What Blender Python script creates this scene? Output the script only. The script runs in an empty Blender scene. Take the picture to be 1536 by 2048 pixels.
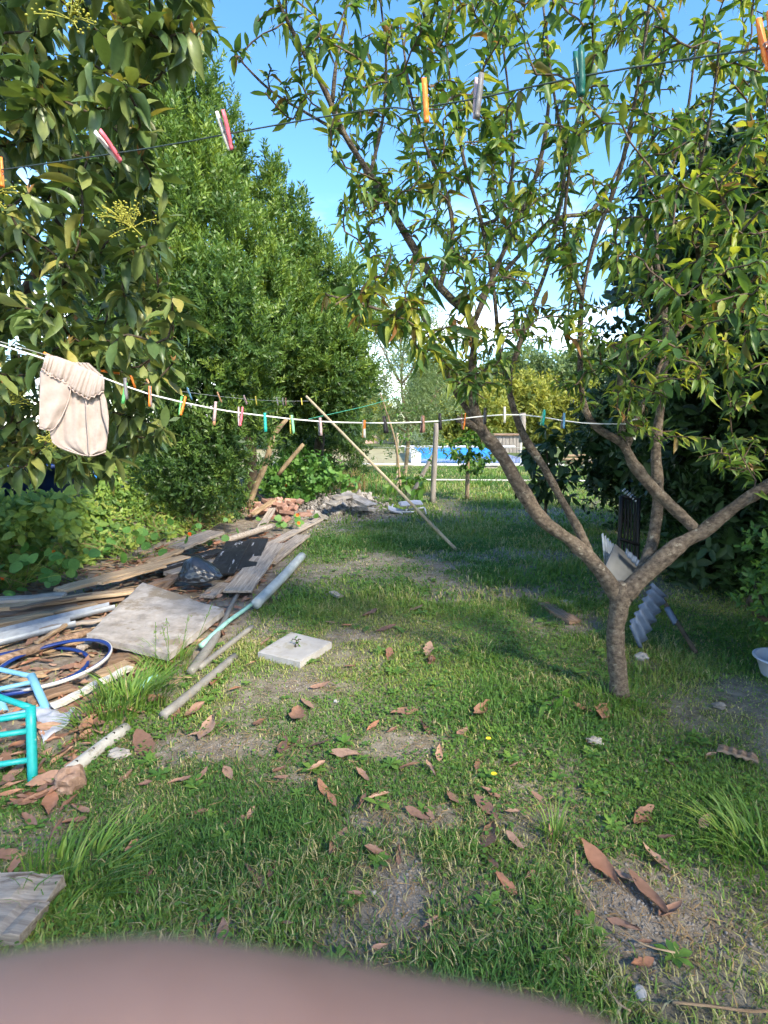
import bpy, bmesh, math, random
import numpy as np
from mathutils import Vector, Matrix

random.seed(7)
rng = np.random.default_rng(11)
R = math.radians
scene = bpy.context.scene
COL = scene.collection

# ------------------------------------------------------------------ camera
CAM_H = 1.45
FPX = 1100.0                      # focal length in photograph pixels (1536 x 2048)
PITCH = math.atan(174.0 / FPX)
cd = bpy.data.cameras.new('camera')
cam = bpy.data.objects.new('camera', cd)
COL.objects.link(cam)
cam.location = (0, 0, CAM_H)
cam.rotation_euler = (math.pi / 2 - PITCH, 0, 0)
cd.sensor_fit = 'VERTICAL'
cd.sensor_height = 24.0
cd.lens = 24.0 * FPX / 2048.0
cd.clip_start = 0.004
cd.clip_end = 2000
cd.dof.use_dof = True
cd.dof.focus_distance = 4.0
cd.dof.aperture_fstop = 12.0      # a phone-sized aperture of about one millimetre
scene.camera = cam

# ------------------------------------------------------------------ light
SUN_BEAR, SUN_ELEV = R(140), R(38)
to_sun = Vector((math.sin(SUN_BEAR) * math.cos(SUN_ELEV), math.cos(SUN_BEAR) * math.cos(SUN_ELEV), math.sin(SUN_ELEV)))
world = bpy.data.worlds.new('World')
scene.world = world
world.use_nodes = True
nt = world.node_tree
for n in list(nt.nodes):
    nt.nodes.remove(n)
sky = nt.nodes.new('ShaderNodeTexSky')
sky.sky_type = 'NISHITA'
sky.sun_disc = False
sky.sun_elevation = SUN_ELEV
sky.sun_rotation = SUN_BEAR
sky.air_density = 1.0
sky.dust_density = 0.3
sky.ozone_density = 3.0
tc = nt.nodes.new('ShaderNodeTexCoord')
sep = nt.nodes.new('ShaderNodeSeparateXYZ')
nt.links.new(tc.outputs['Generated'], sep.inputs[0])
mp = nt.nodes.new('ShaderNodeMapping')
mp.inputs['Scale'].default_value = (2.2, 2.2, 6.0)
mp.inputs['Location'].default_value = (0.35, 0.2, 0.4)
nt.links.new(tc.outputs['Generated'], mp.inputs[0])
cn = nt.nodes.new('ShaderNodeTexNoise')
cn.inputs['Scale'].default_value = 1.6
cn.inputs['Detail'].default_value = 7
nt.links.new(mp.outputs[0], cn.inputs['Vector'])
cr = nt.nodes.new('ShaderNodeMapRange')          # cloud cover from the noise
cr.inputs[1].default_value = 0.46
cr.inputs[2].default_value = 0.70
nt.links.new(cn.outputs['Fac'], cr.inputs[0])
er = nt.nodes.new('ShaderNodeMapRange')          # clouds lie low over the horizon, all round
er.inputs[1].default_value = 0.36
er.inputs[2].default_value = 0.08
nt.links.new(sep.outputs['Z'], er.inputs[0])
mu = nt.nodes.new('ShaderNodeMath')
mu.operation = 'MULTIPLY'
nt.links.new(cr.outputs[0], mu.inputs[0])
nt.links.new(er.outputs[0], mu.inputs[1])
mx = nt.nodes.new('ShaderNodeMix')
mx.data_type = 'RGBA'
mx.inputs['B'].default_value = (15.0, 15.3, 15.6, 1)
nt.links.new(mu.outputs[0], mx.inputs['Factor'])
hs = nt.nodes.new('ShaderNodeHueSaturation')
hs.inputs['Saturation'].default_value = 1.2
hs.inputs['Value'].default_value = 0.61
nt.links.new(sky.outputs[0], hs.inputs['Color'])
nt.links.new(hs.outputs[0], mx.inputs['A'])
bg = nt.nodes.new('ShaderNodeBackground')
bg.inputs['Strength'].default_value = 0.15
nt.links.new(mx.outputs['Result'], bg.inputs['Color'])
wo = nt.nodes.new('ShaderNodeOutputWorld')
nt.links.new(bg.outputs[0], wo.inputs['Surface'])

sd = bpy.data.lights.new('sun', 'SUN')
sd.energy = 2.1
sd.angle = R(8)
sd.color = (1.0, 0.90, 0.72)
sun = bpy.data.objects.new('sun', sd)
COL.objects.link(sun)
sun.rotation_euler = to_sun.to_track_quat('Z', 'Y').to_euler()
sun.location = (3, -3, 8)

vs = scene.view_settings
vs.view_transform = 'Standard'
vs.look = 'None'
vs.gamma = 1.0
vs.use_curve_mapping = False
vs.exposure = 2.3
scene.cycles.use_denoising = True
scene.cycles.max_bounces = 6
scene.cycles.diffuse_bounces = 4
scene.cycles.glossy_bounces = 2
scene.cycles.transmission_bounces = 3
scene.cycles.use_adaptive_sampling = True
scene.cycles.adaptive_threshold = 0.03

# ------------------------------------------------------------------ helpers
SP, CP = math.sin(PITCH), math.cos(PITCH)


def P(px, py, Y):
    """world point seen at a photo pixel, at a distance of Y metres ahead"""
    u, v = (px - 768.0) / FPX, -(py - 1024.0) / FPX
    dy, dz = CP + v * SP, -SP + v * CP
    t = Y / dy
    return np.array((u * t, Y, CAM_H + dz * t))


def G(px, py, z=0.0):
    """where a photo pixel meets the level z"""
    u, v = (px - 768.0) / FPX, -(py - 1024.0) / FPX
    dy, dz = CP + v * SP, -SP + v * CP
    t = (z - CAM_H) / dz
    return np.array((u * t, dy * t, z))


def proj(p):
    """photo pixel of world points (n,3)"""
    p = np.atleast_2d(p)
    x, y, z = p[:, 0], p[:, 1], p[:, 2] - CAM_H
    d = y * CP - z * SP
    up = y * SP + z * CP
    d = np.where(d < 0.05, 0.05, d)
    return 768 + FPX * x / d, 1024 - FPX * up / d, d


def Cm(px, py, depth):
    """camera-space helper for the hand that is held at the lens"""
    u, v = (px - 768.0) / FPX, -(py - 1024.0) / FPX
    return np.array((u * depth, depth * (CP + v * SP), CAM_H + depth * (-SP + v * CP)))


def _hash(ix, iy, s):
    h = np.sin(ix * 127.1 + iy * 311.7 + s * 74.7) * 43758.5453
    return h - np.floor(h)


def vnoise(x, y, s=0):
    x, y = np.asarray(x, float), np.asarray(y, float)
    ix, iy = np.floor(x), np.floor(y)
    fx, fy = x - ix, y - iy
    fx, fy = fx * fx * (3 - 2 * fx), fy * fy * (3 - 2 * fy)
    a, b = _hash(ix, iy, s), _hash(ix + 1, iy, s)
    c, d = _hash(ix, iy + 1, s), _hash(ix + 1, iy + 1, s)
    return (a * (1 - fx) + b * fx) * (1 - fy) + (c * (1 - fx) + d * fx) * fy


def fbm(x, y, s=0, o=4):
    t, a, f = 0, 0.5, 1.0
    for k in range(o):
        t = t + a * vnoise(x * f, y * f, s + k * 3)
        a, f = a * 0.5, f * 2.1
    return t / (1 - 0.5 ** o)


def smooth01(a, b, x):
    t = np.clip((x - a) / (b - a), 0, 1)
    return t * t * (3 - 2 * t)


def ground_z(x, y):
    x, y = np.asarray(x, float), np.asarray(y, float)
    z = (fbm(x * 1.3, y * 1.3, 5, 3) - 0.5) * 0.05 + (fbm(x * 6, y * 6, 9, 2) - 0.5) * 0.014
    edge = -3.35 + (y - 4.6) * 0.29                      # foot of the overgrown bank on the left
    edge = np.where(y > 8, -2.35 + (y - 8) * 0.0, edge)
    bank = smooth01(0.0, 1.1, edge - x) * 0.55 * smooth01(2.5, 4.2, y) * (1 - smooth01(11, 14, y))
    return z + bank


def nrm(v):
    v = np.asarray(v, float)
    return v / np.maximum(np.linalg.norm(v, axis=-1, keepdims=True), 1e-9)


# ---- mesh building
def mesh_np(name, V, F, tint=None, smooth=True):
    V = np.asarray(V, np.float32)
    F = np.asarray(F, np.int32)
    me = bpy.data.meshes.new(name)
    m, k = F.shape
    me.vertices.add(len(V))
    me.vertices.foreach_set('co', V.ravel())
    me.loops.add(m * k)
    me.loops.foreach_set('vertex_index', F.ravel())
    me.polygons.add(m)
    me.polygons.foreach_set('loop_start', np.arange(0, m * k, k, dtype=np.int32))
    me.polygons.foreach_set('loop_total', np.full(m, k, np.int32))
    if smooth:
        me.polygons.foreach_set('use_smooth', np.ones(m, bool))
    if tint is not None:
        a = me.attributes.new('tint', 'FLOAT', 'POINT')
        a.data.foreach_set('value', np.asarray(tint, np.float32))
    me.update(calc_edges=True)
    me.validate()
    return me


class MB:
    """collects quad pieces into one mesh"""
    def __init__(s):
        s.V, s.F, s.T, s.n = [], [], [], 0

    def add(s, V, F, tint=0.0):
        V = np.asarray(V, float)
        s.V.append(V)
        s.F.append(np.asarray(F, int) + s.n)
        s.T.append(np.full(len(V), tint) if np.isscalar(tint) else np.asarray(tint))
        s.n += len(V)
        return s

    def mesh(s, name, smooth=True):
        return mesh_np(name, np.concatenate(s.V), np.concatenate(s.F), np.concatenate(s.T), smooth)


def link(name, me, mat=None, parent=None, local=False):
    o = bpy.data.objects.new(name, me)
    COL.objects.link(o)
    if mat is not None and me is not None:
        if len(me.materials) == 0:
            me.materials.append(mat)
    if parent is not None:
        o.parent = parent
        if not local:
            o.matrix_parent_inverse = Matrix.Translation(-Vector(parent.location))
    return o


def tag(o, label=None, cat=None, group=None, kind=None):
    if label:
        o['label'] = label
    if cat:
        o['category'] = cat
    if group:
        o['group'] = group
    if kind:
        o['kind'] = kind
    return o


def thing(name, label, cat, loc=(0, 0, 0), group=None, rot=None):
    o = bpy.data.objects.new(name, None)
    o.empty_display_size = 0.1
    COL.objects.link(o)
    o.location = tuple(float(c) for c in loc)
    if rot is not None:
        o.rotation_euler = rot
    return tag(o, label, cat, group)


def frames(pts):
    pts = np.asarray(pts, float)
    t = np.gradient(pts, axis=0)
    t = nrm(t)
    ref = np.array((0, 0, 1.0)) if abs(t[0][2]) < 0.9 else np.array((1.0, 0, 0))
    n = np.cross(t[0], ref)
    n /= np.linalg.norm(n)
    N = []
    for i in range(len(pts)):
        n = n - t[i] * np.dot(n, t[i])
        n /= max(np.linalg.norm(n), 1e-9)
        N.append(n)
    N = np.array(N)
    return t, N, np.cross(t, N)


def tube(pts, rad, seg=8, rough=0.0, cap=True, seed=0):
    pts = np.asarray(pts, float)
    rad = np.full(len(pts), rad) if np.isscalar(rad) else np.asarray(rad, float)
    t, n, b = frames(pts)
    if cap:
        pts = np.concatenate([pts[:1], pts, pts[-1:]])
        rad = np.concatenate([[rad[0] * 0.02], rad, [rad[-1] * 0.02]])
        t, n, b = [np.concatenate([a[:1], a, a[-1:]]) for a in (t, n, b)]
    ang = np.arange(seg) * 2 * math.pi / seg
    ca, sa = np.cos(ang), np.sin(ang)
    rr = rad[:, None] * np.ones(seg)[None]
    if rough:
        g = np.random.default_rng(seed)
        w = 1 + rough * (g.random((len(pts), seg)) - 0.5) * 2
        rr = rr * w
    V = pts[:, None] + rr[..., None] * (ca[None, :, None] * n[:, None] + sa[None, :, None] * b[:, None])
    m = len(pts)
    i, j = np.meshgrid(np.arange(m - 1), np.arange(seg), indexing='ij')
    j2 = (j + 1) % seg
    F = np.stack([i * seg + j, i * seg + j2, (i + 1) * seg + j2, (i + 1) * seg + j], -1).reshape(-1, 4)
    return V.reshape(-1, 3), F


def spline(pts, step=0.06):
    """Catmull-Rom through rows (x,y,z,extra...), evenly resampled"""
    pts = np.asarray(pts, float)
    q = np.concatenate([[2 * pts[0] - pts[1]], pts, [2 * pts[-1] - pts[-2]]])
    out = []
    for i in range(1, len(q) - 2):
        p0, p1, p2, p3 = q[i - 1], q[i], q[i + 1], q[i + 2]
        k = max(2, int(np.linalg.norm((p2 - p1)[:3]) / step))
        for s in np.arange(k) / k:
            out.append(0.5 * ((2 * p1) + (p2 - p0) * s + (2 * p0 - 5 * p1 + 4 * p2 - p3) * s * s
                              + (3 * p1 - p0 - 3 * p2 + p3) * s ** 3))
    out.append(pts[-1])
    return np.array(out)


def leaf_tpl(n=5, width=0.28, fold=0.10, curl=0.25, twist=0.0, wave=0.0, peak=0.45, stalk=0.0):
    """unit-length leaf along +x, 3 columns, quads"""
    V = []
    for i in range(n):
        s = i / (n - 1)
        w = width * 0.5 * max(0.015, (math.sin(math.pi * min(1, s ** (math.log(0.5) / math.log(peak))))) ** 0.8)
        zc = -curl * s * s
        xc = s * (1 - 0.25 * abs(curl) * s)
        for c in (-1, 0, 1):
            a = twist * s
            yy, zz = c * w, abs(c) * w * fold * 2.2 + wave * math.sin(s * 9 + c * 1.3) * w
            V.append((xc, yy * math.cos(a) - zz * math.sin(a), zc + yy * math.sin(a) + zz * math.cos(a)))
    F = []
    for i in range(n - 1):
        for c in (0, 1):
            F.append((i * 3 + c, (i + 1) * 3 + c, (i + 1) * 3 + c + 1, i * 3 + c + 1))
    return np.array(V), np.array(F)


def round_leaf_tpl(k=10, dish=0.12):
    V = [(0, 0, 0)]
    for i in range(k):
        a = 2 * math.pi * i / k
        r = 0.5 * (1 + 0.05 * math.sin(3 * a))
        V.append((r * math.cos(a), r * math.sin(a), dish * (0.8 + 0.4 * math.sin(2 * a))))
    F = [(0, 1 + i, 1 + (i + 1) % k, 1 + (i + 1) % k) for i in range(k)]
    # quads: pair triangles up
    F = [(0, 1 + i, 1 + (i + 1) % k, 1 + (i + 2) % k) for i in range(0, k, 2)]
    return np.array(V, float), np.array(F)


def basis(d, up):
    d = nrm(d)
    up = up - d * np.sum(up * d, -1, keepdims=True)
    up = nrm(up)
    side = np.cross(up, d)
    return d, side, up


def scatter(tpls, pos, d, up, scale, tint, which=None):
    """stamp templates: returns V, F, T"""
    pos, d, up = [np.asarray(a, float) for a in (pos, d, up)]
    scale, tint = np.asarray(scale, float), np.asarray(tint, float)
    d, side, up = basis(d, up)
    if which is None:
        which = rng.integers(0, len(tpls), len(pos))
    VV, FF, TT, off = [], [], [], 0
    for k, (tv, tf) in enumerate(tpls):
        m = np.nonzero(which == k)[0]
        if len(m) == 0:
            continue
        s = scale[m][:, None, None]
        V = pos[m][:, None] + s * (tv[None, :, 0:1] * d[m][:, None] + tv[None, :, 1:2] * side[m][:, None] + tv[None, :, 2:3] * up[m][:, None])
        F = tf[None] + (np.arange(len(m)) * len(tv))[:, None, None] + off
        VV.append(V.reshape(-1, 3))
        FF.append(F.reshape(-1, tf.shape[1]))
        TT.append(np.repeat(tint[m], len(tv)))
        off += len(m) * len(tv)
    return np.concatenate(VV), np.concatenate(FF), np.concatenate(TT)


# ---- materials
def nodes_of(name):
    m = bpy.data.materials.new(name)
    m.use_nodes = True
    t = m.node_tree
    return m, t, t.nodes['Principled BSDF'], t.nodes['Material Output']


def ramp(t, cols, pos=None):
    r = t.nodes.new('ShaderNodeValToRGB')
    e = r.color_ramp.elements
    pos = pos or [i / max(1, len(cols) - 1) for i in range(len(cols))]
    while len(e) < len(cols):
        e.new(0.5)
    for k, c in enumerate(cols):
        e[k].position = pos[k]
        e[k].color = (c[0], c[1], c[2], 1)
    return r


def srgb(r, g, b):
    f = lambda c: (c / 255 / 12.92) if c / 255 <= 0.04045 else ((c / 255 + 0.055) / 1.055) ** 2.4
    return (f(r), f(g), f(b))


def leaf_mat(name, cols, rough=0.5, trans=0.35, use_random=True, tcol=1.35, spec=0.4, pos=None):
    m, t, p, out = nodes_of(name)
    at = t.nodes.new('ShaderNodeAttribute')
    at.attribute_name = 'tint'
    src = at.outputs['Fac']
    if use_random:
        oi = t.nodes.new('ShaderNodeObjectInfo')
        ad = t.nodes.new('ShaderNodeMath')
        ad.operation = 'ADD'
        t.links.new(src, ad.inputs[0])
        t.links.new(oi.outputs['Random'], ad.inputs[1])
        fr = t.nodes.new('ShaderNodeMath')
        fr.operation = 'FRACT'
        t.links.new(ad.outputs[0], fr.inputs[0])
        src = fr.outputs[0]
    r = ramp(t, cols, pos)
    t.links.new(src, r.inputs[0])
    no = t.nodes.new('ShaderNodeTexNoise')
    no.inputs['Scale'].default_value = 60
    no.inputs['Detail'].default_value = 1
    geo = t.nodes.new('ShaderNodeNewGeometry')
    t.links.new(geo.outputs['Position'], no.inputs['Vector'])
    mr = t.nodes.new('ShaderNodeMapRange')
    mr.inputs[3].default_value = 0.75
    mr.inputs[4].default_value = 1.25
    t.links.new(no.outputs['Fac'], mr.inputs[0])
    vm = t.nodes.new('ShaderNodeVectorMath')
    vm.operation = 'SCALE'
    t.links.new(r.outputs[0], vm.inputs[0])
    t.links.new(mr.outputs[0], vm.inputs['Scale'])
    t.links.new(vm.outputs[0], p.inputs['Base Color'])
    p.inputs['Roughness'].default_value = rough
    p.inputs['Specular IOR Level'].default_value = spec
    if trans > 0:
        tr = t.nodes.new('ShaderNodeBsdfTranslucent')
        v2 = t.nodes.new('ShaderNodeVectorMath')
        v2.operation = 'MULTIPLY'
        v2.inputs[1].default_value = (tcol * 1.15, tcol * 1.1, tcol * 0.5)
        t.links.new(vm.outputs[0], v2.inputs[0])
        t.links.new(v2.outputs[0], tr.inputs['Color'])
        ms = t.nodes.new('ShaderNodeMixShader')
        ms.inputs[0].default_value = trans
        t.links.new(p.outputs[0], ms.inputs[1])
        t.links.new(tr.outputs[0], ms.inputs[2])
        t.links.new(ms.outputs[0], out.inputs['Surface'])
    return m


def surf_mat(name, cols, scale=6.0, stretch=(1, 1, 1), rough=0.8, bump=0.3, bscale=None, detail=6, metallic=0.0,
             spots=None, spot_scale=9, spot_at=0.62, pos=None, coords='Object', vary=0.0, spec=0.3, dist=0.01):
    """noise-driven colour, bump and optional stains/flakes"""
    m, t, p, out = nodes_of(name)
    c = t.nodes.new('ShaderNodeTexCoord')
    mp = t.nodes.new('ShaderNodeMapping')
    mp.inputs['Scale'].default_value = stretch
    t.links.new(c.outputs[coords], mp.inputs[0])
    vec = mp.outputs[0]
    oi = t.nodes.new('ShaderNodeObjectInfo')
    va = t.nodes.new('ShaderNodeVectorMath')
    va.operation = 'ADD'
    sc = t.nodes.new('ShaderNodeMath')
    sc.operation = 'MULTIPLY'
    sc.inputs[1].default_value = 37.0
    t.links.new(oi.outputs['Random'], sc.inputs[0])
    t.links.new(vec, va.inputs[0])
    t.links.new(sc.outputs[0], va.inputs[1])
    vec = va.outputs[0]
    n = t.nodes.new('ShaderNodeTexNoise')
    n.inputs['Scale'].default_value = scale
    n.inputs['Detail'].default_value = detail
    n.inputs['Roughness'].default_value = 0.62
    t.links.new(vec, n.inputs['Vector'])
    r = ramp(t, cols, pos or [0.3 + 0.4 * i / max(1, len(cols) - 1) for i in range(len(cols))])
    t.links.new(n.outputs['Fac'], r.inputs[0])
    col = r.outputs[0]
    if spots is not None:
        n2 = t.nodes.new('ShaderNodeTexNoise')
        n2.inputs['Scale'].default_value = spot_scale
        n2.inputs['Detail'].default_value = 8
        n2.inputs['Roughness'].default_value = 0.7
        t.links.new(vec, n2.inputs['Vector'])
        mr = t.nodes.new('ShaderNodeMapRange')
        mr.inputs[1].default_value = spot_at
        mr.inputs[2].default_value = spot_at + 0.06
        t.links.new(n2.outputs['Fac'], mr.inputs[0])
        mx = t.nodes.new('ShaderNodeMix')
        mx.data_type = 'RGBA'
        t.links.new(mr.outputs[0], mx.inputs['Factor'])
        t.links.new(col, mx.inputs['A'])
        mx.inputs['B'].default_value = (*spots, 1)
        col = mx.outputs['Result']
    if vary:
        mr = t.nodes.new('ShaderNodeMapRange')
        mr.inputs[3].default_value = 1 - vary
        mr.inputs[4].default_value = 1 + vary
        t.links.new(oi.outputs['Random'], mr.inputs[0])
        vm = t.nodes.new('ShaderNodeVectorMath')
        vm.operation = 'SCALE'
        t.links.new(col, vm.inputs[0])
        t.links.new(mr.outputs[0], vm.inputs['Scale'])
        col = vm.outputs[0]
    t.links.new(col, p.inputs['Base Color'])
    p.inputs['Roughness'].default_value = rough
    p.inputs['Metallic'].default_value = metallic
    p.inputs['Specular IOR Level'].default_value = spec
    if bump:
        nb = t.nodes.new('ShaderNodeTexNoise')
        nb.inputs['Scale'].default_value = bscale or scale * 2.5
        nb.inputs['Detail'].default_value = 8
        nb.inputs['Roughness'].default_value = 0.7
        t.links.new(vec, nb.inputs['Vector'])
        b = t.nodes.new('ShaderNodeBump')
        b.inputs['Strength'].default_value = bump
        b.inputs['Distance'].default_value = dist
        t.links.new(nb.outputs['Fac'], b.inputs['Height'])
        t.links.new(b.outputs[0], p.inputs['Normal'])
    return m


M = {}
M['bark_peach'] = surf_mat('peach_bark', [(0.045, 0.035, 0.028), (0.14, 0.11, 0.085), (0.25, 0.21, 0.165)], 38, (1, 1, 1.25), 0.9, 1.0, 90,
                           spots=(0.33, 0.30, 0.24), spot_scale=17, spot_at=0.60, dist=0.02)
M['twig'] = surf_mat('twig_bark', [(0.06, 0.042, 0.03), (0.13, 0.09, 0.06)], 20, rough=0.8, bump=0.2)
M['bark_dark'] = surf_mat('dark_bark', [(0.03, 0.024, 0.018), (0.10, 0.075, 0.05)], 12, rough=0.9, bump=0.6)
M['bark_pale'] = surf_mat('pale_bark', [(0.16, 0.12, 0.075), (0.34, 0.25, 0.15)], 8, (2, 2, 0.6), 0.85, 0.5)
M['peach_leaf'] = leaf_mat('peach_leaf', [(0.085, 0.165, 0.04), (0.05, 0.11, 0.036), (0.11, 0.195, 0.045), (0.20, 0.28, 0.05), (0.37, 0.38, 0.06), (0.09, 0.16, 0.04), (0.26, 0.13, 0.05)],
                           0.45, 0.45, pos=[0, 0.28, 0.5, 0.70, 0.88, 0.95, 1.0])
M['avocado_leaf'] = leaf_mat('avocado_leaf', [(0.055, 0.10, 0.035), (0.09, 0.145, 0.045), (0.14, 0.19, 0.055), (0.21, 0.24, 0.075), (0.30, 0.27, 0.07)],
                             0.40, 0.26, pos=[0, 0.35, 0.65, 0.9, 1.0], spec=0.5)
M['panicle'] = leaf_mat('panicle', [(0.42, 0.40, 0.06), (0.52, 0.50, 0.10), (0.36, 0.38, 0.07)], 0.7, 0.3)
M['bud'] = leaf_mat('bud', [(0.30, 0.12, 0.06), (0.34, 0.22, 0.08), (0.22, 0.25, 0.06)], 0.5, 0.3)
M['evergreen_leaf'] = leaf_mat('evergreen_leaf', [(0.026, 0.062, 0.018), (0.06, 0.122, 0.027), (0.12, 0.20, 0.036), (0.21, 0.285, 0.048)], 0.45, 0.32, use_random=False, pos=[0, 0.4, 0.75, 1])
M['pale_leaf'] = leaf_mat('pale_leaf', [(0.10, 0.16, 0.07), (0.16, 0.22, 0.10), (0.20, 0.27, 0.11)], 0.5, 0.4)
M['yellow_leaf'] = leaf_mat('far_leaf', [(0.14, 0.18, 0.035), (0.24, 0.26, 0.05), (0.32, 0.32, 0.06), (0.10, 0.15, 0.035)], 0.6, 0.35)
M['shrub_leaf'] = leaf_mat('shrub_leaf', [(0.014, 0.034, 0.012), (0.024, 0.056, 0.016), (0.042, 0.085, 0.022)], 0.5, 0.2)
M['bright_leaf'] = leaf_mat('bright_leaf', [(0.04, 0.11, 0.02), (0.08, 0.18, 0.03), (0.14, 0.25, 0.04)], 0.5, 0.35)
M['vine_leaf'] = leaf_mat('vine_leaf', [(0.075, 0.15, 0.03), (0.13, 0.225, 0.04), (0.20, 0.29, 0.05), (0.30, 0.34, 0.07)], 0.5, 0.3, pos=[0, 0.4, 0.8, 1])
M['nasturtium_leaf'] = leaf_mat('nasturtium_leaf', [(0.06, 0.16, 0.03), (0.10, 0.23, 0.045), (0.15, 0.28, 0.06)], 0.55, 0.3)
M['straw'] = leaf_mat('straw', [(0.22, 0.14, 0.06), (0.34, 0.23, 0.11), (0.15, 0.09, 0.045)], 0.8, 0.15)
M['grass'] = leaf_mat('grass', [(0.05, 0.13, 0.027), (0.09, 0.195, 0.034), (0.16, 0.27, 0.045), (0.28, 0.31, 0.08), (0.46, 0.39, 0.23)], 0.55, 0.32, use_random=False,
                      pos=[0, 0.3, 0.6, 0.8, 1.0], tcol=1.2)
M['dry_leaf'] = leaf_mat('dry_leaf', [(0.18, 0.10, 0.07), (0.28, 0.16, 0.11), (0.36, 0.225, 0.16), (0.33, 0.155, 0.09), (0.14, 0.08, 0.06)], 0.62, 0.12, tcol=1.0)
M['orange_flower'] = leaf_mat('orange_flower', [(0.75, 0.12, 0.02), (0.85, 0.24, 0.03)], 0.5, 0.3)
M['yellow_flower'] = leaf_mat('yellow_flower', [(0.80, 0.60, 0.03), (0.85, 0.70, 0.05)], 0.5, 0.3)
M['white_flower'] = leaf_mat('white_flower', [(0.75, 0.74, 0.66), (0.80, 0.80, 0.74)], 0.5, 0.25)


def simple(name, col, rough=0.5, metallic=0.0, bump=0.0, var=0.12, scale=25, spec=0.4, **k):
    lo = tuple(c * (1 - var) for c in col)
    hi = tuple(min(1, c * (1 + var)) for c in col)
    return surf_mat(name, [lo, hi], scale, rough=rough, bump=bump, metallic=metallic, spec=spec, **k)


M['wood_grey'] = surf_mat('grey_wood', [(0.16, 0.125, 0.10), (0.30, 0.25, 0.205), (0.42, 0.365, 0.305)], 7, (0.5, 9, 9), 0.85, 0.5, 9, spots=(0.12, 0.085, 0.06), spot_scale=3.2, spot_at=0.6, vary=0.25)
M['wood_tan'] = surf_mat('tan_wood', [(0.20, 0.125, 0.07), (0.36, 0.25, 0.15), (0.48, 0.36, 0.235)], 7, (0.5, 9, 9), 0.85, 0.5, 9, spots=(0.17, 0.10, 0.06), spot_scale=3, spot_at=0.62, vary=0.25)
M['wood_brown'] = surf_mat('brown_wood', [(0.085, 0.052, 0.034), (0.20, 0.13, 0.085), (0.29, 0.20, 0.14)], 7, (0.5, 8, 8), 0.88, 0.5, 9, vary=0.2)
M['wood_black'] = surf_mat('black_painted_wood', [(0.012, 0.012, 0.014), (0.035, 0.035, 0.04)], 6, (0.6, 5, 5), 0.55, 0.4, 9, spots=(0.42, 0.42, 0.44), spot_scale=4.5, spot_at=0.60)
M['wood_white'] = surf_mat('white_painted_wood', [(0.42, 0.40, 0.36), (0.58, 0.56, 0.52)], 5, (0.6, 6, 6), 0.75, 0.4, 9, spots=(0.24, 0.19, 0.14), spot_scale=5, spot_at=0.60)
M['concrete'] = surf_mat('weathered_concrete', [(0.19, 0.17, 0.15), (0.31, 0.28, 0.255), (0.40, 0.37, 0.345)], 9, rough=0.92, bump=0.6, bscale=34, spots=(0.22, 0.18, 0.135), spot_scale=4, spot_at=0.55, dist=0.008)
M['slab_white'] = surf_mat('pale_concrete', [(0.28, 0.27, 0.265), (0.37, 0.36, 0.355)], 7, rough=0.85, bump=0.25, bscale=45, spots=(0.27, 0.255, 0.215), spot_scale=5, spot_at=0.56, dist=0.005)
M['rubble'] = surf_mat('rubble_stone', [(0.15, 0.13, 0.115), (0.28, 0.255, 0.23), (0.42, 0.39, 0.365)], 9, rough=0.95, bump=0.6, vary=0.25)
M['brick'] = surf_mat('old_brick', [(0.22, 0.11, 0.08), (0.33, 0.19, 0.145), (0.40, 0.28, 0.235)], 9, rough=0.93, bump=0.4, vary=0.25, spots=(0.50, 0.44, 0.40), spot_scale=8, spot_at=0.61)
M['rock'] = surf_mat('brown_rock', [(0.13, 0.075, 0.05), (0.27, 0.17, 0.12), (0.40, 0.30, 0.23)], 14, rough=0.85, bump=0.6, spots=(0.60, 0.56, 0.52), spot_scale=10, spot_at=0.65)
M['pipe_grey'] = simple('grey_plastic_pipe', (0.19, 0.18, 0.165), 0.55, bump=0.1, var=0.2, scale=9, spots=(0.22, 0.19, 0.15), spot_scale=12, spot_at=0.6)
M['pipe_pale'] = simple('pale_pipe', (0.36, 0.39, 0.39), 0.4, bump=0.08, var=0.2, scale=9, spots=(0.25, 0.36, 0.34), spot_scale=7, spot_at=0.6)
M['pipe_old'] = simple('old_white_pipe', (0.36, 0.35, 0.32), 0.6, bump=0.2, var=0.2, scale=12, spots=(0.17, 0.15, 0.11), spot_scale=9, spot_at=0.58)
M['hose_teal'] = simple('teal_hose', (0.24, 0.46, 0.40), 0.5, bump=0.05, var=0.2, scale=14)
M['galvanised'] = simple('galvanised_metal', (0.36, 0.39, 0.43), 0.6, 0.4, 0.1, 0.25, 10)
M['corrugated'] = simple('corrugated_metal', (0.085, 0.12, 0.185), 0.55, 0.2, 0.05, 0.2, 6)
M['panel_grey'] = simple('grey_panel', (0.13, 0.135, 0.14), 0.75, 0, 0.1, 0.15, 6)
M['black_metal'] = simple('black_metal', (0.007, 0.006, 0.006), 0.55, 0.3, 0.2, 0.4, 20)
M['frame_blue'] = simple('light_blue_paint', (0.13, 0.31, 0.46), 0.45, 0, 0.05, 0.1, 20, spots=(0.32, 0.24, 0.18), spot_scale=16, spot_at=0.63)
M['frame_teal'] = simple('turquoise_paint', (0.01, 0.27, 0.27), 0.45, 0, 0.05, 0.1, 20, spots=(0.55, 0.52, 0.48), spot_scale=16, spot_at=0.65)
M['bag'] = simple('black_plastic_film', (0.022, 0.025, 0.032), 0.28, 0, 0.25, 0.3, 14, spec=0.7)
M['hoop_white'] = simple('white_plastic', (0.46, 0.45, 0.45), 0.4)
M['hoop_blue'] = simple('blue_plastic', (0.010, 0.035, 0.18), 0.4)
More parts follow.
